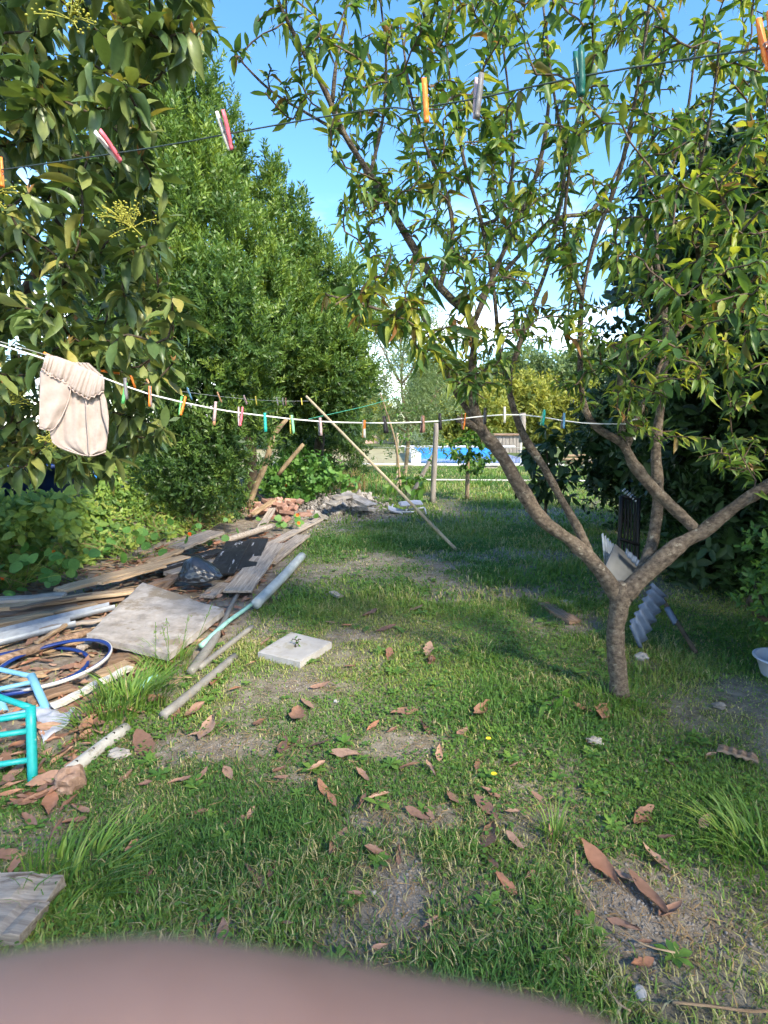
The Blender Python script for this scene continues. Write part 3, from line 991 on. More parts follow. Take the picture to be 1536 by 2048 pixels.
for pts, rad in twigs:
    L = np.linalg.norm(np.diff(pts, axis=0), axis=1).sum()
    span = min(L, 0.5)
    m = int(max(9, span / 0.0155))
    for q in range(m):
        s = 1 - (q + g.random()) / m * span / L * 0.95
        f = s * (len(pts) - 1)
        i = min(int(f), len(pts) - 2)
        p = pts[i] + (pts[i + 1] - pts[i]) * (f - i)
        t = nrm(pts[i + 1] - pts[i])
        a = q * 2.4 + g.normal(0, 0.4)
        ref = np.cross(t, (0.3, 0.2, 1.0))
        ref = ref / max(np.linalg.norm(ref), 1e-6)
        rd = ref * math.cos(a) + np.cross(t, ref) * math.sin(a)
        LD.append(t * g.uniform(0.25, 1.0) + rd * 0.9 + np.array((0, 0, -g.uniform(-0.5, 0.6))))
        LP.append(p)
        LU.append(np.array((0, 0, 1.0)) + rd * 0.3 + g.normal(0, 0.35, 3))
        LS.append((0.034 + 0.060 * g.random() ** 1.2) * (0.75 if q < 3 else 1))
ptpl = [leaf_tpl(5, 0.31, 0.16, 0.30, 0.2, 0.10), leaf_tpl(5, 0.28, 0.22, 0.55, -0.4, 0.16), leaf_tpl(5, 0.33, 0.10, 0.15, 0.3, 0.12), leaf_tpl(6, 0.36, 0.30, 0.85, 0.8, 0.35), leaf_tpl(6, 0.34, 0.35, 1.2, -1.0, 0.4)]
LP, LD, LU, LS = np.array(LP), np.array(LD), np.array(LU), np.array(LS)
ptint = np.random.default_rng(5).random(len(LP))
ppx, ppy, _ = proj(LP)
young = ((ppx < 960) & (ppy > 560) & (ppy < 740)) | ((LP[:, 0] > 1.3) & (LP[:, 1] < YT - 0.5) & (np.random.default_rng(6).random(len(LP)) < 0.4))   # leaves in the sun, not young: sunlight painted in as a yellow-green tint
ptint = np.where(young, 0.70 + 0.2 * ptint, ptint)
old = np.random.default_rng(8).random(len(LP)) < 0.03
ptint = np.where(old, 0.985, ptint)
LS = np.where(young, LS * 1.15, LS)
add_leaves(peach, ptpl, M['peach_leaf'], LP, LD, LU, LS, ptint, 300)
print('peach leaves', len(LP))

# ------------------------------------------------------------------ the avocado tree
av_base = np.array((-3.35, 4.2, 0.3))
avo = thing('avocado_tree', 'avocado tree with broad glossy drooping leaves and yellow flower sprays behind the hanging shorts', 'tree', av_base)
g = np.random.default_rng(202)
c0 = av_base
av_mains = []
for rows in ([(0, 0, -0.25, 0.12), (0.05, -0.05, 0.6, 0.10), (0.0, -0.1, 1.2, 0.085), (-0.1, -0.1, 2.0, 0.065), (0.0, -0.2, 2.9, 0.045), (0.05, -0.3, 3.8, 0.025), (0, -0.3, 4.5, 0.012)],
             [(0.02, -0.08, 0.8, 0.06), (0.6, -0.4, 1.1, 0.045), (1.1, -0.75, 1.35, 0.03), (1.4, -1.0, 1.5, 0.015)],
             [(0, -0.1, 1.3, 0.055), (0.8, -0.4, 1.8, 0.04), (1.4, -0.7, 2.3, 0.028), (1.7, -1.0, 2.9, 0.016)],
             [(-0.05, -0.1, 1.8, 0.05), (-0.6, -0.5, 2.3, 0.035), (-1.0, -0.9, 2.8, 0.02)],
             [(0, -0.1, 1.0, 0.05), (-0.5, -0.4, 1.3, 0.035), (-0.8, -0.9, 1.5, 0.02)],
             [(-0.05, -0.15, 2.3, 0.045), (0.7, -0.9, 2.9, 0.03), (1.2, -1.6, 3.4, 0.018)]):
    av_mains.append(spline([(c0[0] + a, c0[1] + b, c0[2] + c, r) for a, b, c, r in rows], 0.06))
link('trunk', MB().add(*lumpy(av_mains[0], 12, 1)).mesh('trunk'), M['bark_dark'], avo)
for L in av_mains[1:]:
    link('limb', MB().add(*lumpy(L, 10, 2)).mesh('limb'), M['bark_dark'], avo)
tg = [crown_points(210, [(-320, -150), (400, -150), (420, 60), (330, 150), (300, 250), (-320, 250)], 2.0, 3.3, g),
      crown_points(300, [(-320, 250), (300, 260), (330, 480), (365, 560), (365, 720), (250, 760), (-320, 760)], 2.1, 3.6, g),
      crown_points(150, [(-320, 740), (280, 740), (335, 860), (260, 935), (-320, 940)], 2.3, 3.7, g, 0.7),
      crown_points(14, [(-200, 880), (215, 880), (200, 950), (-200, 960)], 2.4, 3.2, g, 0.8)]
atw = grow(av_mains, np.concatenate(tg), g, 0.12, 0.004, 0.15, 0.012)
link('twigs', twig_mesh('twigs', atw), M['bark_dark'], avo)['kind'] = 'stuff'
LP, LD, LU, LS, tips = [], [], [], [], []
for pts, rad in atw:
    t = nrm(pts[-1] - pts[-2])
    tips.append((pts[-1], t))
    m = int(g.integers(10, 16))
    for q in range(m):
        back = 0.14 * (q / m) ** 1.3
        p = pts[-1] - t * back + g.normal(0, 0.006, 3)
        a = q * 2.4 + g.normal(0, 0.3)
        ref = nrm(np.cross(t, (0.2, 0.3, 1.0)))
        rd = ref * math.cos(a) + np.cross(t, ref) * math.sin(a)
        LD.append(t * g.uniform(-0.05, 0.65) + rd + np.array((0, 0, -g.uniform(-0.25, 0.75))))
        LP.append(p)
        LU.append(np.array((0, 0, 1.0)) + rd * 0.5 + g.normal(0, 0.3, 3))
        LS.append(g.uniform(0.075, 0.15))
atpl = [leaf_tpl(5, 0.36, 0.16, 0.22, 0.1, 0.08, 0.55), leaf_tpl(5, 0.32, 0.26, 0.45, -0.3, 0.14, 0.5), leaf_tpl(5, 0.38, 0.10, 0.10, 0.2, 0.10, 0.55), leaf_tpl(6, 0.34, 0.34, 0.7, 0.6, 0.2, 0.55)]
LP, LD, LU, LS = np.array(LP), np.array(LD), np.array(LU), np.array(LS)
add_leaves(avo, atpl, M['avocado_leaf'], LP, LD, LU, LS, np.random.default_rng(6).random(len(LP)), 300)
# flower sprays and red buds at shoot tips
tp = np.array([a for a, b in tips])
px, py, dep = proj(tp)
vis = np.nonzero((px > -20) & (px < 400) & (py > 0) & (py < 960))[0]
want = [(190, 105), (25, 440), (320, 540), (60, 820), (160, 945), (250, 480), (300, 10)]
stem_t = leaf_tpl(3, 0.05, 0.0, 0.1)
used = set()
for a, b in want:
    cand = [i for i in np.argsort((px - a) ** 2 + (py - b) ** 2) if i in set(vis.tolist()) and i not in used]
    if not cand:
        continue
    near = [q for q in cand if (px[q] - a) ** 2 + (py[q] - b) ** 2 < 60 ** 2] or cand[:1]
    i = min(near, key=lambda q: tp[q][1])
    used.add(i)
    p0, t = tips[i]
    mb = MB()
    p0 = p0 + np.array((0.0, -0.13, 0.05))
    for q in range(13):
        d0 = nrm(np.array((g.normal(0, 0.8), g.normal(-0.4, 0.5), g.normal(0.5, 0.6))))
        L = g.uniform(0.05, 0.10)
        ln = np.array([p0, p0 + d0 * L * 0.5 + (0, 0, 0.006), p0 + d0 * L])
        mb.add(*tube(ln, 0.0014, 4, cap=False), tint=0.2)
        for w in range(7):
            c = p0 + d0 * L * g.uniform(0.35, 1.05) + g.normal(0, 0.009, 3)
            mb.add(cube * g.uniform(0.004, 0.008) + c, cubef, tint=g.random())
    link('flower_panicle', mb.mesh('flower_panicle'), M['panicle'], avo)
for i in vis[::3]:
    if i in used:
        continue
    p0, t = tips[i]
    m = 6
    V, F, T = scatter([leaf_tpl(4, 0.26, 0.2, 0.1)], np.repeat(p0[None], m, 0), np.stack([g.normal(0, 0.5, m), g.normal(-0.2, 0.5, m), np.full(m, 0.9)], -1), g.normal(0, 1, (m, 3)), g.uniform(0.025, 0.05, m), g.random(m))
    link('bud', mesh_np('bud', V, F, T), M['bud'], avo)


# ------------------------------------------------------------------ evergreens and other foliage masses
def spray_tpl(n=14, length=1.0, leaf=0.30, w=0.075, seed=0, spread=0.9, quadfold=False):
    """a leafy shoot along +x, unit length, diamond leaves"""
    g = np.random.default_rng(seed)
    V, F = [], []
    for q in range(n):
        s = 0.12 + 0.88 * q / n
        a = q * 2.4
        rd = np.array((0, math.cos(a), math.sin(a)))
        d = nrm(np.array((1.0, 0, 0)) * g.uniform(0.5, 1.0) + rd * spread * g.uniform(0.6, 1.1))
        sd = nrm(np.cross(d, g.normal(0, 1, 3)))
        p = np.array((s * length, 0, 0))
        L = leaf * g.uniform(0.7, 1.15)
        o = len(V)
        V += [p, p + d * L * 0.45 + sd * w * 0.5, p + d * L, p + d * L * 0.45 - sd * w * 0.5]
        F.append((o, o + 1, o + 2, o + 3))
    return np.array(V), np.array(F)


def lobes_shell(lobes, dens, g, inner=0.72, cull=0.55, lift=0.35):
    """points and outward directions in the shells of ellipsoid lobes (cx,cy,cz,rx,ry,rz)"""
    Pp, D = [], []
    L = np.array(lobes)
    for (cx, cy, cz, rx, ry, rz) in lobes:
        n = int(dens * 4 * math.pi * ((rx * rz + rx * ry + ry * rz) / 3))
        d = nrm(g.normal(0, 1, (n, 3)))
        r = inner + (1.06 - inner) * g.random(n) ** 0.6
        bump = 0.82 + 0.36 * vnoise(d[:, 0] * 3.1 + cx * 5, d[:, 2] * 3.1 + d[:, 1] * 2 + cz * 5, 4)
        p = np.array((cx, cy, cz)) + d * (r * bump)[:, None] * np.array((rx, ry, rz))
        keep = ~((d[:, 1] > cull) & (g.random(n) < 0.8))
        # drop what is buried deep in other lobes
        for (ax, ay, az, bx, by, bz) in lobes:
            if (ax, ay, az) == (cx, cy, cz):
                continue
            q = ((p - np.array((ax, ay, az))) / np.array((bx, by, bz)))
            keep &= ~((np.linalg.norm(q, axis=1) < 0.55))
        p, d = p[keep], d[keep]
        Pp.append(p)
        D.append(d + np.array((0, 0, lift)))
    return np.concatenate(Pp), np.concatenate(D)


def clumps(lobes, g, n=9, k=0.36):
    out = []
    for (cx, cy, cz, rx, ry, rz) in lobes:
        d = nrm(g.normal(0, 1, (n, 3)) * np.array((1, 1, 1)) + np.array((0, -0.35, 0.1)))
        for q in d:
            f = k * g.uniform(0.65, 1.15)
            out.append((cx + q[0] * rx * 0.78, cy + q[1] * ry * 0.78, cz + q[2] * rz * 0.78, rx * f, ry * f, rz * f * 1.25))
    return out


def lobe_list(rows, Y):
    out = []
    for r in rows:
        px_, py_, rad = r[:3]
        Yl = Y + (r[3] if len(r) > 3 else 0)
        st = r[4] if len(r) > 4 else 1.0
        c = P(px_, py_, Yl)
        out.append((c[0], c[1], c[2], rad, rad, rad * st))
    return out


def leafy(name, label, cat, loc, lobes, tpls, mat, dens, size, g, group=None, trunk=None, inner=0.7, lift=0.35, cull=0.55, bark='bark_dark', crown='crown', tint_pow=1.0, fill=0.55, sub=12, spires=None):
    t = thing(name, label, cat, loc, group)
    p, d = lobes_shell(clumps(lobes, g, sub) if sub else lobes, dens, g, inner, cull, lift)
    if spires:
        p3, d3 = lobes_shell(spires, dens * 2.2, g, 0.15, 0.9, 1.6)
        p, d = np.concatenate([p, p3]), np.concatenate([d, d3])
    k = len(p)
    hue = vnoise(p[:, 0] * 2.3, p[:, 2] * 2.3 + p[:, 1], 12)
    tn = np.clip(g.random(k) ** tint_pow * 0.55 + 0.25 * hue + 0.28 * np.clip(nrm(d)[:, 2], -0.6, 1), 0, 1)  # upward sprays tinted lighter, painting highlights into the evergreen crowns
    size = (size[0], size[1])
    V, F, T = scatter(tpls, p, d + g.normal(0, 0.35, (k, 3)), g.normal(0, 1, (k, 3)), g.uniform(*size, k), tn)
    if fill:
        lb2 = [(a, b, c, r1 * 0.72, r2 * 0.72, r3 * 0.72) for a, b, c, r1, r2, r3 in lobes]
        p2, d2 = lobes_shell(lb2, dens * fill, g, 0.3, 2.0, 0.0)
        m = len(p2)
        V2, F2, T2 = scatter(tpls, p2, g.normal(0, 1, (m, 3)), g.normal(0, 1, (m, 3)), g.uniform(*size, m) * 1.6, g.random(m) * 0.25)  # inner fill tinted darker, painting shade into the gaps between evergreen sprays
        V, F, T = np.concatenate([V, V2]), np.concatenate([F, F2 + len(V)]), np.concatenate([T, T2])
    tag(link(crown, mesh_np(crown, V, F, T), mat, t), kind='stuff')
    if trunk:
        b = MB()
        for rows in trunk:
            b.add(*lumpy(spline(rows, 0.15), 9, 4))
        link('trunk', b.mesh('trunk'), M[bark], t)
        if len(lobes) > 1:
            bb = MB()
            top = np.array(trunk[0][-1][:3])
            mid = np.array(trunk[0][len(trunk[0]) // 2][:3])
            for (cx, cy, cz, rx, ry, rz) in lobes:
                c = np.array((cx, cy, cz))
                s = mid if cz > mid[2] else np.array(trunk[0][1][:3])
                bb.add(*tube(bez(s, (s + c) / 2 + (0, 0, -0.2), c, 7), np.linspace(0.04, 0.012, 7), 6))
                for q in range(5):
                    e = c + nrm(g.normal(0, 1, 3)) * np.array((rx, ry, rz)) * 0.75
                    bb.add(*tube(bez(c, (c + e) / 2 + (0, 0, 0.1), e, 4), np.linspace(0.012, 0.005, 4), 4, cap=False))
            tag(link('branches', bb.mesh('branches'), M[bark], t), kind='stuff')
    return t


g = np.random.default_rng(303)
stp = [spray_tpl(15, 1.0, 0.36, 0.115, s) for s in range(4)]
E1 = lobe_list([(350, 220, 0.30, 0, 2.3), (380, 330, 0.40, 0, 1.8), (300, 330, 0.50, 0, 1.6), (370, 450, 0.50, 0, 1.5), (300, 470, 0.8, 0, 1.2), (420, 580, 0.62, -0.2, 1.2), (330, 610, 1.05), (430, 660, 0.9, -0.3), (380, 760, 1.0, -0.3), (440, 820, 0.8, -0.4), (215, 330, 0.7, 0.6, 1.2), (220, 640, 0.9, 0.6, 1.3)], 8.3)
E1s = lobe_list([(345, 120, 0.20, 0, 3.0), (398, 170, 0.20, 0, 3.2), (412, 250, 0.22, 0, 2.2), (295, 190, 0.2, 0, 2.6), (425, 390, 0.22, 0, 2.4), (270, 240, 0.22, 0, 2), (405, 330, 0.25, -0.4, 1.8), (330, 280, 0.25, -0.6, 1.8), (370, 420, 0.3, -0.7, 1.6), (450, 420, 0.25, -0.5, 1.8), (440, 560, 0.3, -0.7, 1.4), (330, 540, 0.32, -0.9, 1.5)], 8.3)
leafy('evergreen_tree', 'tall dense evergreen rising highest behind the avocado, top under the upper wire', 'tree', (E1[4][0], 8.4, 0.4), E1, stp, M['evergreen_leaf'], 52, (0.14, 0.30), g, lift=0.9, spires=E1s, group='evergreens along the side of the yard',
      trunk=[[(E1[4][0], 8.5, 0.3, 0.14), (E1[4][0] + 0.1, 8.5, 2.0, 0.11), (E1[4][0] + 0.2, 8.5, 4.0, 0.07), (E1[0][0], 8.4, 5.8, 0.02)]])
E2 = lobe_list([(545, 440, 0.20, 0.3, 2.4), (465, 350, 0.22, 0, 2.4), (480, 520, 0.36, 0, 1.5), (588, 500, 0.20, 0.3, 1.6), (550, 590, 0.45, 0, 1.2), (480, 640, 0.7, -0.2, 1.1), (520, 680, 0.8, -0.2)], 9.2)
E2s = lobe_list([(465, 290, 0.19, 0, 3.2), (470, 400, 0.25, 0, 2.4), (545, 385, 0.18, 0.3, 3.2), (596, 445, 0.15, 0.3, 2.8), (545, 480, 0.22, 0, 2), (625, 510, 0.16, 0.3, 2), (490, 470, 0.25, -0.6, 1.6), (540, 560, 0.28, -0.6, 1.4)], 9.2)
leafy('evergreen_tree', 'slender pointed evergreen with feathery top between the tall evergreen and the round one', 'tree', (E2[2][0], 9.3, 0.3), E2, stp, M['evergreen_leaf'], 60, (0.14, 0.30), g, lift=0.9, spires=E2s, group='evergreens along the side of the yard',
      trunk=[[(E2[2][0], 9.4, 0.3, 0.11), (E2[2][0], 9.4, 2.2, 0.08), (E2[1][0] + 0.2, 9.3, 4.5, 0.03)]])
E3 = lobe_list([(600, 560, 0.55, 0.2), (650, 600, 0.6), (580, 650, 0.9, -0.2), (680, 660, 0.55), (630, 720, 0.85, -0.3), (545, 760, 0.85, -0.3), (690, 750, 0.42), (660, 810, 0.6), (570, 840, 0.55), (700, 820, 0.3)], 10.0)
E3s = lobe_list([(650, 530, 0.16, 0, 2), (690, 575, 0.2, 0, 1.8), (730, 650, 0.22, 0, 1.4), (725, 760, 0.25), (600, 600, 0.3, -0.7, 1.5), (650, 680, 0.3, -0.7, 1.4), (590, 720, 0.32, -0.9, 1.3), (700, 700, 0.25, -0.4, 1.4)], 10.0)
leafy('evergreen_tree', 'broad rounded evergreen above the leaning bare stems and the brick heap', 'tree', (E3[4][0], 10.2, 0.2), E3, stp, M['evergreen_leaf'], 60, (0.14, 0.30), g, lift=0.8, spires=E3s, group='evergreens along the side of the yard',
      trunk=[[(E3[4][0] - 0.2, 10.6, 0.0, 0.10), (E3[4][0], 10.5, 1.6, 0.09), (E3[4][0], 10.2, 3.2, 0.05)]])
E4 = lobe_list([(345, 880, 0.55), (420, 890, 0.45), (465, 915, 0.30), (400, 955, 0.42, -0.3), (452, 975, 0.28, -0.3), (330, 950, 0.42, -0.3)], 7.6)
leafy('evergreen_bush', 'low dark green bush above the vines beside the leaning stems', 'bush', (E4[3][0], 7.6, 0.4), E4, stp, M['evergreen_leaf'], 80, (0.10, 0.2), g, tint_pow=1.3)
E5 = lobe_list([(590, 890, 0.5), (650, 900, 0.5), (700, 890, 0.4), (620, 950, 0.45), (560, 960, 0.4), (715, 930, 0.25)], 11.2)
leafy('evergreen_bush', 'low dark bush under the round evergreen behind the dry reeds', 'bush', (E5[1][0], 11.2, 0.0), E5, stp, M['evergreen_leaf'], 60, (0.12, 0.22), g, tint_pow=1.5)
# dry stems and reeds by the round evergreen
dr = G(690, 985)
t = thing('dry_reeds', 'clump of dry tan reed stems beside the round evergreen', 'reeds', (dr[0], dr[1], 0))
mb = MB()
for q in range(130):
    b0 = np.array((dr[0] + g.normal(0, 0.28), dr[1] + g.normal(0, 0.25), -0.02))
    h = g.uniform(0.35, 1.1)
    l = g.normal(0, 0.22, 2) * h
    mb.add(*tube(bez(b0, b0 + (l[0] * 0.2, l[1] * 0.2, h * 0.6), b0 + (l[0], l[1], h), 4), np.linspace(0.006, 0.002, 4), 3, cap=False), tint=g.random())
tag(link('stems', mb.mesh('stems'), M['straw'], t), kind='stuff')

# two leaning bare stems
for rows, lab in (([(497, 1016, 8.3, 0.035), (510, 975, 8.3, 0.05), (532, 925, 8.35, 0.046), (548, 870, 8.4, 0.042), (574, 838, 8.4, 0.03)], 'thick tan bare stem leaning beside the brick heap'),
                  ([(556, 950, 8.8, 0.03), (580, 920, 8.8, 0.036), (607, 888, 8.8, 0.028)], 'short thin tan bare stem leaning under the round evergreen')):
    L = limb_line(rows, 0.1)
    o = link('leaning_trunk_pole', MB().add(*lumpy(L, 10, 8, 0.06)).mesh('leaning_trunk_pole'), M['bark_pale'])
    tag(o, lab, 'tree stem', 'leaning bare stems')

# pale airy tree in the middle distance
C1 = lobe_list([(800, 610, 0.8), (770, 700, 1.0), (850, 690, 0.8), (810, 770, 1.1), (870, 790, 0.7), (760, 810, 0.8), (830, 850, 0.7), (740, 640, 0.5)], 16.0)
pt = [spray_tpl(12, 1.0, 0.26, 0.075, 30 + s, 1.2) for s in range(3)]
leafy('willow_tree', 'pale airy tree with fine drooping leaves in front of the pool', 'tree', (C1[3][0], 16, 0), C1, pt, M['pale_leaf'], 46, (0.24, 0.5), g, fill=0, sub=0, lift=-0.1, inner=0.2, bark='bark_pale',
      trunk=[[(C1[3][0], 16, -0.1, 0.06), (C1[3][0] + 0.1, 16, 1.2, 0.05), (C1[3][0] - 0.1, 16, 2.6, 0.035), (C1[3][0], 16, 4.0, 0.015)]])
# trees and hedges beyond the pool
far = [([(880, 760, 1.6), (930, 790, 1.6), (860, 810, 1.5)], 42, 'pale_leaf', 'pale leafy tree far behind the fence post'),
       ([(1010, 770, 1.8), (1050, 740, 1.4), (980, 800, 1.6)], 44, 'pale_leaf', 'pale leafy tree seen between the two peach limbs'),
       ([(1130, 770, 2.0), (1180, 740, 1.8), (1110, 810, 1.8)], 43, 'pale_leaf', 'pale leafy tree behind the upright peach branch'),
       ([(560, 800, 2.6), (640, 830, 2.2), (600, 760, 2.0)], 34, 'evergreen_leaf', 'dark tree beyond the pool, half hidden behind the round evergreen'),
       ([(700, 815, 1.3), (745, 838, 1.0), (690, 860, 1.0)], 36, 'yellow_leaf', 'yellow green tree beside the pink house beyond the pool'),
       ([(905, 850, 1.7), (955, 835, 1.9), (920, 815, 1.4)], 38, 'yellow_leaf', 'yellow green hedge tree straight behind the pool'),
       ([(1010, 838, 1.9), (1060, 820, 2.0), (1030, 800, 1.5)], 40, 'yellow_leaf', 'yellow green hedge tree behind the grey shed'),
       ([(1110, 840, 1.8), (1165, 835, 2.0), (1210, 850, 2.0)], 40, 'yellow_leaf', 'yellow green hedge tree beyond the pale fence rails'),
       ([(1085, 790, 1.5), (1080, 770, 1.0)], 46, 'pale_leaf', 'pale conical tree rising above the far hedge'),
       ([(860, 800, 1.4), (850, 770, 1.2), (880, 825, 1.4)], 48, 'pale_leaf', 'small pale tree far behind the pool'),
       ([(1290, 850, 2.5), (1380, 840, 3.0), (1480, 820, 3.0), (1560, 840, 3)], 36, 'yellow_leaf', 'far trees seen low behind the peach tree')]
ft = [spray_tpl(9, 1.0, 0.5, 0.22, 60 + s, 1.2) for s in range(3)]
for rows, Y, mt, lab in far:
    lb = lobe_list(rows, Y)
    leafy('far_tree', lab, 'tree', (lb[0][0], Y, 0), lb, ft, M[mt], 10, (0.45, 0.9), g, 'trees beyond the pool', inner=0.5, sub=0,
          trunk=[[(lb[0][0], Y, -0.2, 0.15), (lb[0][0], Y, 0.8, 0.12), (lb[0][0], Y, max(1.2, lb[0][2]), 0.06)]])

# dark shrubs and trees on the right
ov = [leaf_tpl(4, 0.5, 0.1, 0.15), leaf_tpl(4, 0.45, 0.18, 0.3, 0.3)]


def shoot_tpl(n, leaf, seed, width=0.46):
    """a shoot carrying ovate folded leaves"""
    g = np.random.default_rng(seed)
    V, F = [], []
    w = width * 0.5
    lv = np.array([(0, 0, 0), (0.28, w * 0.9, 0.05), (0.66, w * 0.8, 0.02), (1.0, 0, -0.10), (0.66, -w * 0.8, 0.02), (0.28, -w * 0.9, 0.05)])
    lf = np.array([(0, 1, 2, 3), (0, 3, 4, 5)])
    for q in range(n):
        s = 0.1 + 0.9 * q / n
        a = q * 2.4 + g.normal(0, 0.3)
        rd = np.array((0, math.cos(a), math.sin(a)))
        d = nrm(np.array((g.uniform(0.2, 0.9), 0, 0)) + rd)
        dd, ss, uu = basis(d[None], np.array([[1.0, 0.1, 0.2]]))
        k = leaf * g.uniform(0.7, 1.2)
        F.append(lf + sum(len(v) for v in V))
        V.append(np.array((s, 0, 0)) + k * (lv[:, 0:1] * dd + lv[:, 1:2] * ss + lv[:, 2:3] * uu))
    return np.concatenate(V), np.concatenate(F)


sh = [shoot_tpl(9, 0.42, 80 + s) for s in range(3)]
S1 = lobe_list([(1440, 560, 0.8), (1530, 640, 0.9), (1420, 700, 0.8, 0.2), (1510, 820, 1.0), (1430, 880, 0.7, 0.4), (1480, 1000, 0.8, 0.2), (1430, 1100, 0.55, 0.3), (1540, 1120, 0.9), (1450, 1200, 0.4, 0.3), (1560, 400, 1.0), (1640, 700, 1.1), (1660, 1000, 1.1), (1380, 1000, 0.5, 0.8)], 4.9)
S1 += [(2.95, 3.7, 2.5, 0.8, 0.8, 0.8), (3.5, 3.1, 2.3, 0.9, 0.9, 0.9), (3.3, 4.4, 2.9, 0.9, 0.9, 0.8), (2.6, 4.6, 2.7, 0.7, 0.7, 0.6)]  # overhanging lobes, mostly out of view, added to shade the ground below
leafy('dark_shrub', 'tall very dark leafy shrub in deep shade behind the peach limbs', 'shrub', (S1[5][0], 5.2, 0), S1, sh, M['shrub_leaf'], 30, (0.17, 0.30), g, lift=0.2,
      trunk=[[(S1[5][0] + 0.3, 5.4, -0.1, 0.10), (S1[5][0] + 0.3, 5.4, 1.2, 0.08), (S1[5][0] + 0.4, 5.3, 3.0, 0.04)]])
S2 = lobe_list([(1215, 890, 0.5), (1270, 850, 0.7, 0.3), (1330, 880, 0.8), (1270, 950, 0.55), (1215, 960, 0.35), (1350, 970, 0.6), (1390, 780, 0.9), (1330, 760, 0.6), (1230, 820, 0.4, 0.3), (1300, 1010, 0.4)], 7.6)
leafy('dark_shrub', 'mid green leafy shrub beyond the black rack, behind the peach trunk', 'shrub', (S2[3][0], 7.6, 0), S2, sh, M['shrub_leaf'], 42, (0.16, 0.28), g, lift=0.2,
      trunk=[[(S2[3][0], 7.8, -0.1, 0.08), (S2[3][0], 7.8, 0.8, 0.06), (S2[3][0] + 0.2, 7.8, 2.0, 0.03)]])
S3 = lobe_list([(1560, 1100, 0.15), (1550, 1165, 0.12), (1568, 1225, 0.14), (1512, 1180, 0.05), (1500, 1210, 0.035), (1620, 1150, 0.2)], 3.1)
leafy('bright_bush', 'small bright green leafy bush at the edge above the white basin', 'bush', (S3[2][0], 3.2, 0), S3, [shoot_tpl(8, 0.5, 90 + s) for s in range(3)], M['bright_leaf'], 300, (0.06, 0.11), g, fill=0, sub=0,
      trunk=[[(S3[2][0] + 0.1, 3.2, -0.05, 0.02), (S3[2][0] + 0.1, 3.2, 0.4, 0.015), (S3[2][0] + 0.1, 3.15, 0.8, 0.008)]])
# tall trees added out of view on the sunny side to shade the yard
for (x, y, z, r, lab) in ((5.2, 1.4, 2.6, 1.5, 'dense dark shade tree added out of view, level with the peach tree'), (6.6, 3.6, 3.2, 2.0, 'dense dark shade tree added out of view, level with the dark shrub'),
                     (2.5, -2.6, 2.9, 1.1, 'dense dark shade tree added out of view behind the viewpoint'), (4.8, -0.6, 2.6, 1.2, 'dense dark shade tree added out of view beside the viewpoint')):
    lb = [(x, y, z, r, r, r * 1.0), (x + 0.8, y - 0.5, z - 0.6, r, r, r * 0.8)]
    if y > 0:
        lb.append((x + 0.3, y - 0.3, z - 1.6, r * 0.9, r * 0.9, r * 0.8))
    leafy('unseen_shade_tree', lab, 'tree', (x, y, 0), lb, sh, M['shrub_leaf'], 14, (0.3, 0.5), g, 'added shade trees out of view', cull=2, sub=0, fill=0.2,
          trunk=[[(x, y, -0.1, 0.14), (x, y, 1.2, 0.11), (x, y, z, 0.05)]])

VP = lobe_list([(590, 935, 0.30), (635, 955, 0.28), (560, 965, 0.30), (675, 965, 0.22), (610, 985, 0.28)], 9.9)
leafy('vine_patch', 'bright green climbing vine patch behind the brick heap', 'vines', (VP[1][0], 9.9, 0), VP, [shoot_tpl(7, 0.45, 140 + q, 0.7) for q in range(3)], M['nasturtium_leaf'], 60, (0.14, 0.24), g, fill=0.3, sub=6, crown='foliage')
# ------------------------------------------------------------------ overgrown bank
g = np.random.default_rng(404)


def bank_points(n, seed, lo=(0, 965), hi=(520, 1185)):
    """points on the face and top of the bank, as height above its ground"""
    gg = np.random.default_rng(seed)
    y = gg.uniform(3.6, 10.2, n)
    edge = np.where(y > 8, -2.35 + (y - 8) * 0.0, -3.35 + (y - 4.6) * 0.29)
    u = gg.random(n) ** 0.8
    x = edge - 0.05 - u * 1.5
    mound = (0.16 + 0.30 * fbm(x * 1.6 + 7, y * 1.6, 15, 3)) * smooth01(-0.02, 0.4, u)
    z = ground_z(x, y) + mound * gg.random(n) ** 0.45 + 0.01
    return np.stack([x, y, z], -1), gg


p, gg = bank_points(7200, 1)
q_ = 420
p = np.concatenate([p, np.stack([gg.uniform(-4.6, -2.85, q_), gg.uniform(4.75, 5.25, q_), gg.uniform(0.45, 0.76, q_)], -1)])
k = len(p)
V, F, T = scatter([shoot_tpl(7, 0.36, 120, 0.5), shoot_tpl(8, 0.34, 121, 0.42), shoot_tpl(6, 0.42, 122, 0.62)], p, np.stack([gg.normal(0.5, 0.5, k), gg.normal(-0.6, 0.5, k), gg.uniform(0.1, 1.0, k)], -1),
                  gg.normal(0, 1, (k, 3)), gg.uniform(0.10, 0.2, k) * np.where(p[:, 1] < 6.2, 1.45, 1.0), gg.random(k))
tag(link('bank_vines', mesh_np('bank_vines', V, F, T), M['vine_leaf']), 'tangle of green climbing leaves over the bank beside the scrap wood', 'vines', kind='stuff')
